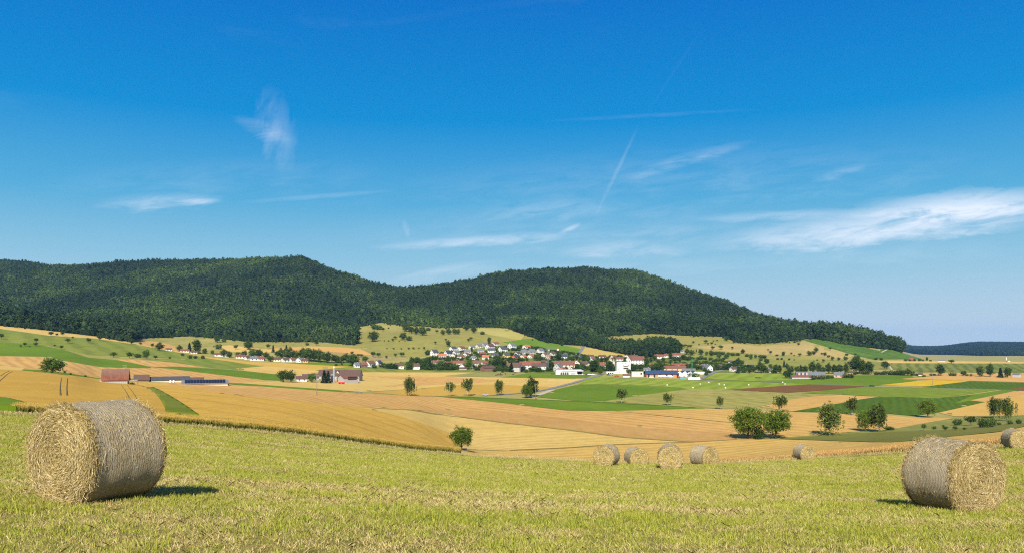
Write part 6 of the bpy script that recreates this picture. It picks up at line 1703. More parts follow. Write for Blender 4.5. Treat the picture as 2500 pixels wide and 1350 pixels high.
# ------------------------------------------------------------------ cars
def car_meshes(paint):
    prof = [(-2.1, .35), (-2.15, .75), (-1.95, .95), (-1.2, 1.0), (-.75, 1.42), (.75, 1.46), (1.35, 1.0), (2.0, .85), (2.12, .6), (2.1, .35)]
    def loft(prof, w, taper):
        V = []; n = len(prof)
        for y, k in ((-w, 1), (w, 1)):
            for x, z in prof:
                V.append((x, y * (1 - taper * max(0, z - .95) * 2), z))
        F_ = [tuple(range(n)), tuple(range(n, 2 * n))[::-1]] + [(k, n + k, n + (k + 1) % n, (k + 1) % n) for k in range(n)]
        me = pydata('body', V, F_, paint)
        bm = bmesh.new(); bm.from_mesh(me); bmesh.ops.recalc_face_normals(bm, faces=bm.faces); bmesh.ops.bevel(bm, geom=bm.edges[:], offset=.05, segments=1, affect='EDGES'); bm.to_mesh(me); bm.free()
        return me
    body = loft(prof, .86, .3)
    gl = [(-1.1, 1.0), (-.72, 1.36), (.72, 1.39), (1.2, 1.02)]
    V = []
    for y in (-.875, .875):
        for x, z in gl: V.append((x, y * (1 - .3 * max(0, z - .95) * 2) * 1.0, z))
    glass = pydata('side_glass', V, [(0, 1, 2, 3), (7, 6, 5, 4)], M_GLASS)
    return body, glass


PAINT = {n_: plain_mat(n_ + '_car_paint', c, tuple(x * 1.1 for x in c), 1.0, .3, .5) for n_, c in (('black', (.012, .012, .014)), ('silver', (.38, .40, .42)), ('white', (.75, .75, .75)), ('red', (.45, .02, .02)), ('blue', (.03, .07, .22)), ('dark', (.05, .05, .055)))}
CARM = {n_: car_meshes(m_) for n_, m_ in PAINT.items()}
WHM = None


def car(px, row, paint, yaw, lab, size=1.0):
    global WHM
    g = at(px, row)
    t = thing('parked_car', lab, 'car', g, math.radians(yaw)); t.scale = (size,) * 3
    link('body', CARM[paint][0], t); link('side_glass', CARM[paint][1], t)
    for sx in (-1.3, 1.3):
        for sy in (-.78, .78):
            if WHM is None:
                w_ = wheel(t, (sx, sy, .34), .34, .22); WHM = w_.data
            else:
                link('wheel', WHM, t, (sx, sy, .34))
    for sy in (-.6, .6):
        block('headlight', t, (2.1, sy, .68), (.08, .3, .16), M_WHITEPAINT)
    return t


car(1185, 965, 'silver', 12, 'grey car driving on the road between birches').name = 'car'
car(2128, 943, 'black', 175, 'black car on the lane beside the yellow triangle', 1.15).name = 'car'
for x, y, pt, yaw, lab in ((560, 800, 'dark', 20, 'dark car right of the garage canopy'), (590, 802, 'white', 15, 'white car at the forecourt corner by the green strip'), (620, 798, 'blue', 10, 'blue car under the big tree beside the garage'),
                           (640, 803, 'white', 30, 'white car just left of the road junction'), (870, 805, 'dark', 10, 'dark car left of the red car before the tower'), (985, 826, 'red', 8, 'red and lone car parked before the white tower'), (905, 808, 'silver', 0, 'silver car under the low white wing'), (60, 788, 'dark', 0, 'dark car at the left end of the garage building')):
    car(*zp('z4', x, y), pt, yaw, lab, 1.1)
for x, y, pt, yaw, lab in ((1490, 842, 'white', 0, 'white car parked left of the vans at the hall'), (1895, 842, 'red', 20, 'left red car before the zigzag gables'), (1965, 842, 'red', 0, 'right red car before the zigzag gables')):
    car(*zp('z4', x, y), pt, yaw, lab, 1.15)


def van(zn, x, y, lab):
    g = at(*zp(zn, x, y))
    t = thing('delivery_van', lab, 'van', g, 0)
    pr = [(-2.8, .4), (-2.8, 2.5), (1.2, 2.5), (1.9, 1.5), (2.7, 1.2), (2.8, .4)]
    V = [(x_, y_, z_) for y_ in (-1, 1) for x_, z_ in pr]; n_ = len(pr)
    link('body', pydata('body', V, [tuple(range(n_)), tuple(range(n_, 2 * n_))[::-1]] + [(k_, n_ + k_, n_ + (k_ + 1) % n_, (k_ + 1) % n_) for k_ in range(n_)], PAINT['white']), t)
    block('windscreen', t, (1.5, -1.02, 1.85), (.8, .06, .6), M_GLASS)
    for sx in (-1.8, 1.9):
        for sy in (-.95, .95):
            link('wheel', WHM, t, (sx, sy, .36), None, (1.1, 1.1, 1.1))


van('z4', 1625, 836, 'white van left one of two before the orange front'); van('z4', 1680, 836, 'white van right one of two before the orange front'); van('z4', 1765, 838, 'white van nearest the zigzag gables')
g = at(*zp('z4', 1945, 862)); t = thing('container', 'turquoise skip container at the edge of the lime field', 'container', g)
M_TURQ = plain_mat('turquoise_paint', (.08, .26, .25), (.10, .31, .30), 1.0, .5)
block('box', t, (0, 0, 1.0), (6, 2.3, 2.0), M_TURQ); block('rim', t, (0, 0, 2.05), (6.2, 2.5, .15), M_TURQ); block('rib', t, (-1.5, -1.18, 1), (.15, .1, 1.8), M_TURQ); block('rib', t, (1.5, -1.18, 1), (.15, .1, 1.8), M_TURQ)
g = at(*zp('z4', 2110, 868)); t = thing('wrapped_stack', 'long low white covered stack at the lime field edge', 'stack', g)
block('cover', t, (0, 0, .9), (12, 2, 1.8), M_WHITEPAINT); block('cover_top', t, (0, 0, 1.95), (11.4, 1.3, .5), M_WHITEPAINT)
# covered heap in the stubble
g = at(875, 960); u = g.y / F
bm = bmesh.new(); bmesh.ops.create_icosphere(bm, subdivisions=3, radius=1)
for v in bm.verts:
    k_ = 1 + .12 * math.sin(v.co.x * 6) * math.cos(v.co.y * 5 + v.co.z * 4)
    v.co = Vector((v.co.x * 9.5 * u * k_, v.co.y * 5 * u * k_, max(-.2, v.co.z * 5.2 * u * k_)))
me = bpy.data.meshes.new('covered_heap'); bm.to_mesh(me); bm.free()
me.materials.append(plain_mat('camouflage_sheet', (.035, .05, .03), (.16, .18, .13), .8))
tag(link('covered_heap', me, None, g), 'dark green mottled covered heap at the edge of the stubble', 'heap')
g = at(*zp('z8', 2112, 810)); t = thing('wooden_crate', 'small pale crate at the foot of the lone round tree', 'crate', g)
block('side', t, (0, 0, .35), (1.2, .9, .7), WALL['board']); block('lid', t, (0, 0, .74), (1.3, 1.0, .08), M_STONE)

# ------------------------------------------------------------------ cattle
def beast(coat, name):
    """standing animal grown from a skeleton with the Skin modifier, frozen to a mesh"""
    J = {'hip': (-.8, 0, 1.05), 'mid': (0, 0, 1.0), 'chest': (.7, 0, 1.05), 'neck': (1.05, 0, 1.15), 'poll': (1.35, 0, 1.2), 'muz': (1.62, 0, .98), 'tail': (-1.02, 0, 1.0), 'tailend': (-1.08, 0, .45)}
    R_ = {'hip': .34, 'mid': .40, 'chest': .36, 'neck': .2, 'poll': .15, 'muz': .1, 'tail': .05, 'tailend': .03}
    E = [('hip', 'mid'), ('mid', 'chest'), ('chest', 'neck'), ('neck', 'poll'), ('poll', 'muz'), ('hip', 'tail'), ('tail', 'tailend')]
    for s in (-1, 1):
        J['f1%d' % s] = (.68, .2 * s, .72); J['f2%d' % s] = (.70, .2 * s, .38); J['f3%d' % s] = (.68, .2 * s, .03)
        J['h1%d' % s] = (-.72, .22 * s, .75); J['h2%d' % s] = (-.92, .22 * s, .42); J['h3%d' % s] = (-.86, .22 * s, .03)
        for q, r_ in (('f1', .15), ('f2', .08), ('f3', .06), ('h1', .19), ('h2', .085), ('h3', .06)): R_['%s%d' % (q, s)] = r_
        E += [('chest', 'f1%d' % s), ('f1%d' % s, 'f2%d' % s), ('f2%d' % s, 'f3%d' % s), ('hip', 'h1%d' % s), ('h1%d' % s, 'h2%d' % s), ('h2%d' % s, 'h3%d' % s)]
    ks = list(J); me = bpy.data.meshes.new(name)
    me.from_pydata([J[k_] for k_ in ks], [(ks.index(a), ks.index(b)) for a, b in E], [])
    o = bpy.data.objects.new(name, me); COL.objects.link(o)
    md = o.modifiers.new('skin', 'SKIN'); 
    for k_, sv in zip(ks, me.skin_vertices[0].data): sv.radius = (R_[k_], R_[k_])
    me.skin_vertices[0].data[ks.index('mid')].use_root = True
    o.modifiers.new('sub', 'SUBSURF').levels = 1
    bpy.context.view_layer.update()
    ev = o.evaluated_get(bpy.context.evaluated_depsgraph_get())
    out = bpy.data.meshes.new_from_object(ev)
    bpy.data.objects.remove(o); out.materials.clear(); out.materials.append(coat)
    return out


cowm = beast(plain_mat('cow_coat', (.045, .025, .015), (.10, .055, .03), 2.0), 'cow')
for zn, x, y, yaw, lab in (('z3', 1300, 842, 10, 'dark cow nearest the green strip'), ('z3', 1335, 832, 170, 'cow left of centre in the grazed pasture'), ('z3', 1372, 837, 15, 'cow right of centre in the grazed pasture'),
                           ('z3', 1362, 818, 80, 'small cow behind the others in the pasture'), ('z3', 1435, 820, 95, 'cow standing end on below the conifer'), ('z3', 1548, 830, 5, 'lone cow near the tip of the green strip'), ('z3', 1583, 804, 185, 'farthest cow, before the grey walled barn'),
                           ('z5', 1050, 918, 0, 'left of two dark cows in the paddock right of the side road'), ('z5', 1092, 918, 175, 'right of two dark cows in the paddock right of the side road')):
    g = at(*zp(zn, x, y))
    tag(link('cow', cowm, None, g, (0, 0, math.radians(yaw)), (1.25,) * 3), lab, 'cow', 'grazing cattle')

# ------------------------------------------------------------------ hay bales
M_STRAW, k, b = new_mat('straw_strands', .7, .15)
at_ = k.add('ShaderNodeAttribute', attribute_name='v')
k.put(b.inputs['Base Color'], k.ramp(at_.outputs['Fac'], [(0, (.15, .10, .03)), (.35, (.29, .21, .075)), (.7, (.45, .35, .16)), (1, (.68, .57, .35))]))

M_FACE, k, b = new_mat('bale_end', .85, .1)
p = k.add('ShaderNodeTexCoord').outputs['Object']
sp_ = k.add('ShaderNodeSeparateXYZ'); k.put(sp_.inputs[0], p)
rad = k.math('SQRT', k.math('ADD', k.math('POWER', sp_.outputs[1], 2.0), k.math('POWER', sp_.outputs[2], 2.0)))
ang = k.math('ARCTAN2', sp_.outputs[2], sp_.outputs[1])
cb = k.add('ShaderNodeCombineXYZ'); k.put(cb.inputs[0], k.math('MULTIPLY', rad, 26.0)); k.put(cb.inputs[1], k.math('MULTIPLY', ang, 5.0))
nz = k.noise(cb.outputs[0], 2.0, 5, .7)
nb_ = k.noise(p, 5.0, 4, .6)
col = k.ramp(k.math('ADD', k.math('MULTIPLY', nz, .7), k.math('MULTIPLY', nb_, .3)), [(.28, (.17, .115, .022)), (.44, (.37, .265, .065)), (.58, (.50, .38, .12)), (.75, (.62, .50, .21))])
k.put(b.inputs['Base Color'], col)
bp = k.add('ShaderNodeBump'); bp.inputs['Strength'].default_value = 1.0; bp.inputs['Distance'].default_value = .03
k.put(bp.inputs['Height'], nz); k.put(b.inputs['Normal'], bp.outputs[0])

M_WRAP, k, b = new_mat('net_wrapped_straw', .8, .15)
p = k.add('ShaderNodeTexCoord').outputs['Object']
sp_ = k.add('ShaderNodeSeparateXYZ'); k.put(sp_.inputs[0], p)
ang = k.math('ARCTAN2', sp_.outputs[2], sp_.outputs[1])
cb = k.add('ShaderNodeCombineXYZ'); k.put(cb.inputs[0], k.math('MULTIPLY', sp_.outputs[0], 30.0)); k.put(cb.inputs[1], k.math('MULTIPLY', ang, 7.0))
nz = k.noise(cb.outputs[0], 2.2, 5, .72)
nb_ = k.noise(p, 3.5, 4, .6)
wob = k.math('MULTIPLY', k.noise(p, 7.0, 2), .02)
ln = k.math('SINE', k.math('MULTIPLY', k.math('ADD', sp_.outputs[0], wob), 2 * math.pi / .034))
col = k.ramp(k.math('ADD', k.math('MULTIPLY', nz, .7), k.math('MULTIPLY', nb_, .3)), [(.28, (.17, .135, .080)), (.46, (.31, .25, .160)), (.60, (.41, .34, .225)), (.76, (.56, .48, .35))])
col = k.mix(k.maprange(ln, .35, .95, 0, .16), col, (.56, .50, .42))
col = k.mix(k.maprange(ln, -.4, -.95, 0, .19), col, (.19, .14, .085))
k.put(b.inputs['Base Color'], col)
bp = k.add('ShaderNodeBump'); bp.inputs['Strength'].default_value = 1.0; bp.inputs['Distance'].default_value = .025
k.put(bp.inputs['Height'], k.math('ADD', nz, k.math('MULTIPLY', ln, .08))); k.put(b.inputs['Normal'], bp.outputs[0])


def bale_meshes(R, L, seed, nface, nside, nrim, wid):
    r = np.random.default_rng(seed)
    nA, nX = 96, 20
    # wrapped side
    an = np.linspace(0, 2 * np.pi, nA, endpoint=False); xs = np.linspace(-L / 2, L / 2, nX)
    A, Xs = np.meshgrid(an, xs, indexing='ij')
    edge = np.clip((np.abs(Xs) - (L / 2 - .08)) / .08, 0, 1)
    bulge = .012 * fbm(A * 6 / np.pi + seed, Xs * 6, 3, seed) + .012 * np.sin(A * 3 + seed)
    rr = R * (1 - .03 * edge ** 2) + bulge
    sag = np.where(np.sin(A) < -.9, .965, 1.0)
    V = np.stack([Xs, np.cos(A) * rr, np.sin(A) * rr * sag], -1).reshape(-1, 3)
    Fc = [(i * nX + j, ((i + 1) % nA) * nX + j, ((i + 1) % nA) * nX + j + 1, i * nX + j + 1) for i in range(nA) for j in range(nX - 1)]
    wrap = pydata('net_wrap', V, [f[::-1] for f in Fc], M_WRAP, True)
    # end face, facing +x: coiled layers
    nR = 30
    rs = np.linspace(.004, 1.0, nR)
    A, Rs = np.meshgrid(an, rs, indexing='ij')
    coil = .009 * np.sin((Rs * 15 + A / (2 * np.pi)) * 2 * np.pi) + .03 * fbm(np.cos(A) * Rs * 5 + 9 + seed, np.sin(A) * Rs * 5, 3, seed + 2)
    xf = L / 2 + .035 - .09 * np.clip((Rs - .86) / .14, 0, 1) ** 2 + coil * (1 - np.clip((Rs - .9) / .1, 0, 1)) - .03 * np.exp(-(Rs / .12) ** 2)
    re = Rs * (R * 1.0) * (1 + .012 * np.sin(A * 5 + seed) * Rs)
    V = np.stack([xf, np.cos(A) * re, np.sin(A) * re * np.where(np.sin(A) < -.9, .965, 1.0)], -1).reshape(-1, 3)
    Fc = [(i * nR + j, i * nR + j + 1, ((i + 1) % nA) * nR + j + 1, ((i + 1) % nA) * nR + j) for i in range(nA) for j in range(nR - 1)]
    Fc.append(tuple(i * nR for i in range(nA)))
    face = pydata('end_face', V, Fc, M_FACE, True)
    def strands(P, T, Nn, ln, w):
        S = np.cross(T, Nn); S /= np.linalg.norm(S, axis=1, keepdims=True) + 1e-9
        w = w * r.uniform(.6, 1.4, (len(P), 1)); h = ln[:, None] / 2
        return np.stack([P - T * h - S * w, P - T * h + S * w, P + T * h + S * w * .6, P + T * h - S * w * .6], 1)
    # straws over the face, running round the coil
    n = nface
    a = r.uniform(0, 2 * np.pi, n); q = np.sqrt(r.uniform(.0005, 1.0, n))
    ln = r.uniform(.03, .13, n) * np.clip(q * 2.2, .35, 1)
    T = np.stack([r.normal(0, .22, n), -np.sin(a) + r.normal(0, .30, n), np.cos(a) + r.normal(0, .30, n)], 1); T /= np.linalg.norm(T, axis=1, keepdims=True)
    P = np.stack([L / 2 + .04 + r.uniform(0, .03, n) - .085 * np.clip((q - .86) / .14, 0, 1) ** 2, np.cos(a) * q * R, np.sin(a) * q * R * .99], 1)
    Nn = np.stack([np.ones(n), r.normal(0, .4, n), r.normal(0, .4, n)], 1)
    fs = quads_mesh('loose_straw', strands(P, T, Nn, ln, wid), M_STRAW, np.clip(r.normal(.52, .24, n), 0, 1))
    # straws poking out of the net and along the two rims
    n = nside
    a = r.uniform(0, 2 * np.pi, n); x = r.uniform(-L / 2, L / 2, n)
    T = np.stack([r.normal(0, .45, n), -np.sin(a), np.cos(a)], 1) + r.normal(0, .18, (n, 3)); T /= np.linalg.norm(T, axis=1, keepdims=True)
    Nn = np.stack([0 * a, np.cos(a), np.sin(a)], 1) + r.normal(0, .3, (n, 3))
    P = np.stack([x, np.cos(a) * (R + .008), np.sin(a) * (R + .008)], 1)
    Q1 = strands(P, T, Nn, r.uniform(.03, .10, n), wid * .8); v1 = np.clip(r.normal(.55, .22, n), 0, 1)
    n = nrim
    a = r.uniform(0, 2 * np.pi, n); sd = np.where(r.uniform(0, 1, n) < .65, 1, -1)
    T = np.stack([sd * r.uniform(0, .8, n), np.cos(a) * r.uniform(.05, .9, n) - np.sin(a) * r.normal(0, 1, n), np.sin(a) * r.uniform(.05, .9, n) + np.cos(a) * r.normal(0, 1, n)], 1); T /= np.linalg.norm(T, axis=1, keepdims=True)
    P = np.stack([sd * (L / 2 + r.normal(-.01, .035, n)), np.cos(a) * (R + r.uniform(-.02, .02, n)), np.sin(a) * (R + r.uniform(-.02, .02, n))], 1)
    P[:, 2] = np.maximum(P[:, 2], -R * .97)
    Q2 = strands(P, T, rand_dirs(n, r), r.uniform(.06, .18, n), wid * .85); v2 = np.clip(r.normal(.45, .25, n), 0, 1)
    ss = quads_mesh('straw_fringe', np.concatenate([Q1, Q2]), M_STRAW, np.concatenate([v1, v2]))
    return wrap, face, fs, ss


def bale(px, D, yaw, meshes, R, lab, sink=.05, roll=0.0):
    g = on_ground(px, D)
    t = thing('hay_bale', lab, 'hay bale', (g.x, g.y, g.z + R - sink), math.radians(yaw), 'round hay bales on the meadow')
    wrap, face, fs, ss = meshes
    link('net_wrap', wrap, t)
    for q in (0, math.pi):
        f_ = link('end_face', face, t, None, (roll, 0, q))
        tag(link('loose_straw', fs, f_), kind='stuff')
    tag(link('straw_fringe', ss, t), kind='stuff')
    return t


big1 = bale_meshes(.68, 1.06, 3, 14000, 3800, 2400, .0026)
big2 = bale_meshes(.68, 1.06, 11, 13000, 5000, 2300, .0030)
mid1 = bale_meshes(.67, 1.22, 21, 2600, 1200, 700, .008)
mid2 = bale_meshes(.67, 1.22, 33, 2600, 1200, 700, .008)
bale(240, 11.1, -117, big1, .68, 'largest hay bale, in the left foreground with coiled end to the left')
bale(2325, 15.3, -70, big2, .68, 'big hay bale in the right foreground with coiled end to the right')
bale(1481, 50, -114, mid1, .67, 'leftmost bale of the four at the meadow brow')
bale(1553, 56, -78, mid2, .67, 'second bale from left at the meadow brow, half sunk behind it', .12)
bale(1636, 44.5, -99, mid1, .67, 'bale seen face on, third from left at the meadow brow', roll=1.2)
bale(1718, 53, -61, mid2, .67, 'rightmost of the four close bales at the brow', roll=2.0)
bale(1963, 68, -80, mid1, .67, 'single small bale at the brow, left of the big right bale', roll=.6)
bale(2480, 54, -96, mid2, .67, 'bale cut by the right edge of the picture', roll=2.8)
# wrapped bales far out on the lime field
wb = bpy.data.meshes.new('wrapped_bale')
bm = bmesh.new(); bmesh.ops.create_cone(bm, cap_ends=True, segments=18, radius1=.62, radius2=.62, depth=1.15, matrix=Matrix.Rotation(math.pi / 2, 4, 'Y'))
bmesh.ops.bevel(bm, geom=[e for e in bm.edges if len(e.link_faces) == 2 and e.calc_face_angle(0) > 1], offset=.15, segments=2, affect='EDGES'); bm.to_mesh(wb); bm.free()
wb.materials.append(plain_mat('white_wrap', (.55, .53, .51), (.62, .60, .57), 2.0, .4, .3))
pts = sorted([zp('z5', *q) for q in ((280, 1002), (397, 979), (538, 1002), (607, 1014), (180, 1052), (625, 1054), (945, 1014), (1412, 977), (1443, 1002))] + [zp('z4', 1718, 956)])
for i_, (x, y) in enumerate(pts):
    g = at(x, y)
    tag(link('wrapped_bale', wb, None, g + Vector((0, 0, .58)), (0, 0, i_ * 1.3)), '%s white wrapped bale from the left on the lime field' % ORD[i_], 'wrapped bale', 'white wrapped bales on the lime field')

# ------------------------------------------------------------------ grass, straw and standing wheat
def blade_mat(name, stops):
    m, k, b = new_mat(name, .7, .15)
    at_ = k.add('ShaderNodeAttribute', attribute_name='v'); oi = k.add('ShaderNodeObjectInfo')
    v = k.math('ADD', k.math('MULTIPLY', at_.outputs['Fac'], .6), k.math('MULTIPLY', oi.outputs['Random'], .4))
    col = k.ramp(v, stops)
    k.put(b.inputs['Base Color'], col)
    tr = k.add('ShaderNodeBsdfTranslucent'); k.put(tr.inputs['Color'], col)
    mx = k.add('ShaderNodeMixShader'); mx.inputs[0].default_value = .25
    k.put(mx.inputs[1], b.outputs[0]); k.put(mx.inputs[2], tr.outputs[0]); k.put(k.n['Material Output'].inputs['Surface'], mx.outputs[0])
    return m


G_GREEN = blade_mat('grass_blades', [(.1, (.17, .225, .018)), (.45, (.30, .335, .034)), (.75, (.42, .405, .066)), (1, (.52, .47, .13))])
G_DRY = blade_mat('dry_blades', [(.1, (.30, .22, .07)), (.5, (.54, .425, .155)), (.9, (.74, .63, .32))])


def tuft(name, n, hmin, hmax, spread, wid, lean, mat, seed, flat=0.0):
    r = np.random.default_rng(seed)
    a = r.uniform(0, 6.283, n); q = np.sqrt(r.uniform(0, 1, n)) * spread
    B = np.stack([np.cos(a) * q, np.sin(a) * q, np.full(n, -.01)], 1)
    h = r.uniform(hmin, hmax, n)
    d = r.uniform(0, 6.283, n); ln = np.abs(r.normal(0, lean, n)) * h
    tip = B + np.stack([np.cos(d) * ln, np.sin(d) * ln, h * (1 - flat * r.uniform(.5, 1, n))], 1)
    mid = B * .45 + tip * .55; mid[:, 2] += h * .10
    f = r.uniform(0, 6.283, n); S = np.stack([np.cos(f), np.sin(f), 0 * f], 1) * wid * r.uniform(.6, 1.3, (n, 1))
    V = np.stack([B - S, B + S, mid + S * .8, tip, mid - S * .8], 1)
    return quads_mesh(name, V, mat, r.uniform(0, 1, n), 5)


gp = []
for s in range(4):
    gp.append(proto('a_tuft%02d' % s, tuft('tuft', 20, .025, .070, .09, .0026, .7, G_GREEN, s)))
for s in range(4, 8):
    gp.append(proto('a_tuft%02d' % s, tuft('tuft', 20, .025, .075, .09, .0024, .9, G_DRY, s, .35)))
for s in range(8, 10):
    gp.append(proto('a_tuft%02d' % s, tuft('tuft', 22, .045, .105, .08, .0028, .6, G_GREEN, s)))
for s in range(10, 12):
    gp.append(proto('a_tuft%02d' % s, tuft('tuft', 12, .05, .13, .10, .0020, 1.6, G_DRY, s, .75)))

PX, DD, SC_ = [], [], []
for d0, d1, dens, sc in ((5.5, 13, 150, 1.0), (13, 24, 85, 1.25), (24, 42, 42, 1.7), (42, 77, 20, 2.3)):
    area = 3300 / F * (d1 ** 2 - d0 ** 2) / 2
    n = int(area * dens)
    p_ = rng.uniform(-400, 2900, n); D_ = np.sqrt(rng.uniform(d0 ** 2, d1 ** 2, n))
    ok = (D_ < edge_d(p_))
    PX.append(p_[ok]); DD.append(D_[ok]); SC_.append(np.full(ok.sum(), sc) * rng.uniform(.75, 1.25, ok.sum()))
PX, DD, SC_ = map(np.concatenate, (PX, DD, SC_))
X = (PX - CX) * DD / F
n = len(X)
dry = fbm(X / 1.1, DD / .7, 3, 11) * .55 + fbm(X / 7.0, DD / 2.6, 3, 17) * .55 + fbm(X / 12.0, DD / 1.3, 2, 29) * .40 + rng.normal(0, .42, n) + .10 + .22 * np.clip((16 - DD) / 10, 0, 1)
lush = fbm(X / .9 + 50, DD / .7, 3, 23) + rng.normal(0, .12, n)
idx = np.where(dry > 0.05, rng.integers(4, 8, n), rng.integers(0, 4, n))
idx = np.where((lush > .36) & (dry < .2), rng.integers(8, 10, n), idx)
idx = np.where((dry > .55) & (rng.uniform(0, 1, n) < .14), rng.integers(10, 12, n), idx)
go_ = scatter('meadow_grass', np.stack([X, DD, z_of(PX, DD) + .012], 1), rng.uniform(0, 6.283, n), SC_, idx, gp)
tag(go_, 'short mown grass and dry stubble of the front meadow', 'grass', kind='stuff')

# standing wheat along the meadow edge
def wheat_mat(name, lo, hi, z0, z1):
    m, k, b = new_mat(name, .8, .1)
    oc = k.add('ShaderNodeTexCoord').outputs['Object']; s_ = k.add('ShaderNodeSeparateXYZ'); k.put(s_.inputs[0], oc)
    oi = k.add('ShaderNodeObjectInfo'); at_ = k.add('ShaderNodeAttribute', attribute_name='v')
    t_ = k.maprange(s_.outputs[2], z0, z1)
    col = k.mix(t_, lo, hi)
    vv = k.math('ADD', k.math('MULTIPLY', at_.outputs['Fac'], .5), k.math('MULTIPLY', oi.outputs['Random'], .5))
    col = k.mix(1.0, col, k.ramp(vv, [(0, (.55,) * 3), (1, (1.3,) * 3)]), 'MULTIPLY')
    k.put(b.inputs['Base Color'], col)
    return m


M_WHEAT = wheat_mat('wheat_plant', (.085, .095, .013), (.36, .245, .06), .42, .72)
M_BARLEY = wheat_mat('barley_plant', (.26, .20, .05), (.46, .27, .10), .1, .5)
M_FRINGE = wheat_mat('fringe_grass', (.30, .25, .08), (.60, .50, .25), .05, .5)


def stalks(name, n, hmin, hmax, spread, wid, lean, mat, seed):
    r = np.random.default_rng(seed)
    B = np.stack([r.uniform(-spread, spread, n), r.uniform(-spread, spread, n), np.full(n, -.03)], 1)
    h = r.uniform(hmin, hmax, n); d = r.uniform(0, 6.283, n); ln = np.abs(r.normal(0, lean, n)) * h
    tip = B + np.stack([np.cos(d) * ln, np.sin(d) * ln, h], 1)
    f = r.normal(0, .6, n); S = np.stack([np.cos(f), np.sin(f), 0 * f], 1) * wid * r.uniform(.6, 1.3, (n, 1))
    ear = B * .22 + tip * .78
    return quads_mesh(name, np.stack([B - S * .5, B + S * .5, ear + S * .5, tip + S * .9, tip - S * .9, ear - S * .5], 1), mat, r.uniform(0, 1, n), 6)


wp = [proto('a_wheat%d' % s, stalks('wheat', 26, .52, .76, .22, .016, .10, M_WHEAT, s)) for s in range(4)]
n = 9000
p_ = rng.uniform(35, 1120, n); off = np.concatenate([rng.uniform(.2, 1.7, n // 2), rng.uniform(1.7, 12, n - n // 2)])
D_ = edge_d(p_) + off + rng.normal(0, .12, n)
X = (p_ - CX) * D_ / F
keep = rng.uniform(0, 1, n) < np.where(off < 1.7, 1.0, np.clip(1.3 - off / 14, .2, 1))
wo = scatter('wheat', np.stack([X, D_, z_of(p_, D_)], 1)[keep], rng.uniform(-.4, .4, n)[keep], rng.uniform(.85, 1.12, n)[keep], rng.integers(0, 4, n)[keep], wp)
tag(wo, 'standing ripe wheat along the left edge of the meadow', 'wheat', kind='stuff')
bp_ = [proto('a_barley%d' % s, stalks('barley', 22, .25, .55, .25, .018, .25, M_BARLEY, 10 + s)) for s in range(3)]
n = 12000
p_ = rng.uniform(1750, 2620, n); off = rng.exponential(14, n)
D_ = edge_d(p_) + .3 + off; X = (p_ - CX) * D_ / F
ok = (off < 60)
wo = scatter('barley', np.stack([X, D_, z_of(p_, D_)], 1)[ok], rng.uniform(0, 6.28, n)[ok], rng.uniform(.8, 1.2, n)[ok] * np.clip(.75 + (p_[ok] - 1750) / 1200, .6, 1.1), rng.integers(0, 3, n)[ok], bp_)
tag(wo, 'reddish standing grain behind the right part of the meadow', 'grain', kind='stuff')
fp_ = [proto('a_fringe_tuft%d' % s, stalks('fringe', 14, .12, .36, .2, .010, .35, M_FRINGE, 30 + s)) for s in range(3)]
n = 5200
p_ = rng.uniform(-500, 2900, n); D_ = edge_d(p_) + rng.normal(-.5, .5, n) - .2
X = (p_ - CX) * D_ / F
wo = scatter('edge_grass', np.stack([X, D_, z_of(p_, D_)], 1), rng.uniform(0, 6.28, n), rng.uniform(.6, 1.25, n), rng.integers(0, 3, n), fp_)
tag(wo, 'pale dry grass fringe along the meadow brow', 'grass', kind='stuff')

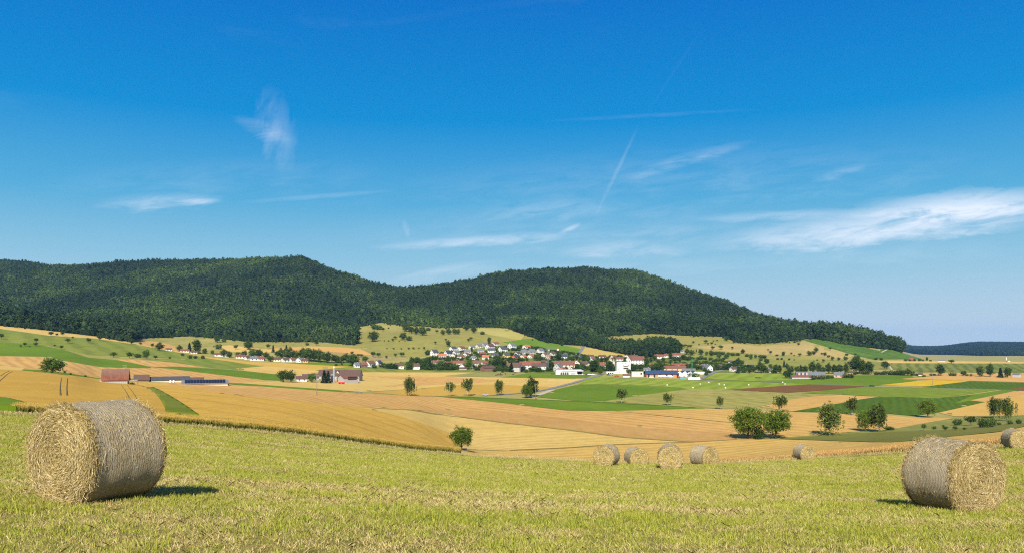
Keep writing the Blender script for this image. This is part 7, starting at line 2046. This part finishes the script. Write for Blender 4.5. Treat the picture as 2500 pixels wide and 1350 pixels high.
# garden shrubs and hedges filling the village between the houses
vp = [(p_, cast(p_, r)) for p_, r in densify([(905, 898), (1000, 884), (1060, 868), (1110, 852), (1180, 846), (1290, 845), (1400, 862), (1440, 868), (1560, 872), (1640, 868), (1760, 880), (1830, 896), (1830, 905), (1700, 902), (1560, 905), (1440, 906), (1290, 908), (1180, 905), (1000, 902)])]
n = 5200
p_ = rng.uniform(905, 1830, n); D_ = rng.uniform(min(d for _, d in vp), max(d for _, d in vp), n)
ok = inside(vp, p_, D_); p_, D_ = p_[ok], D_[ok]; X = (p_ - CX) * D_ / F
FT = np.array([f for f in FOOT if f])
free = np.array([np.all((x_ - FT[:, 0]) ** 2 + (d_ - FT[:, 1]) ** 2 > (FT[:, 2] + 1.0) ** 2) for x_, d_ in zip(X, D_)])
dens = fbm(X / 25, D_ / 25, 3, 41)
low_part = D_ < 1010
ok = free & ((dens > -.05) | (low_part & (dens > -.3)))
p_, D_, X, low_part = p_[ok], D_[ok], X[ok], low_part[ok]
h = rng.uniform(1.2, 4.2, len(X)) * np.where(low_part, 1.5, .9); w = h * rng.uniform(1.1, 1.9, len(X))
sp3 = []
for s_ in range(3):
    sp3.append(proto('a_shrub%d' % s_, crown('shrub', ell(0, .46, .5, .46, .95, .2, s_), 34, 10, .15, L_BUSH if s_ else L_DARK, 300 + s_, .09, shell=.4)))
tag(scatter('garden_shrubs', np.stack([X, D_, z_of(p_, D_) - .2], 1), rng.uniform(0, 6.28, len(X)), np.stack([w, w, h], 1), rng.integers(0, 3, len(X)), sp3), 'mass of garden shrubs and hedges between the village houses', 'shrubs', kind='stuff')

# ------------------------------------------------------------------ air
hz = bpy.data.meshes.new('haze')
bm = bmesh.new(); bmesh.ops.create_cube(bm, size=1.0)
for v in bm.verts:
    v.co = Vector((v.co.x * 44000, -400 + (v.co.y + .5) * 14800, -75 + (v.co.z + .5) * 420))
bm.to_mesh(hz); bm.free()
hm = bpy.data.materials.new('haze_air'); hm.use_nodes = True
for nd in list(hm.node_tree.nodes):
    if nd.type == 'BSDF_PRINCIPLED': hm.node_tree.nodes.remove(nd)
K = NT(hm.node_tree)
pv = K.add('ShaderNodeVolumePrincipled')
pv.inputs['Color'].default_value = (.24, .52, 1.0, 1)
pv.inputs['Density'].default_value = 3.4e-5
pv.inputs['Anisotropy'].default_value = 0.0
K.put(K.n['Material Output'].inputs['Volume'], pv.outputs[0])
hz.materials.append(hm)
tag(link('haze', hz), 'thin blue summer haze in the air', 'haze', kind='stuff')
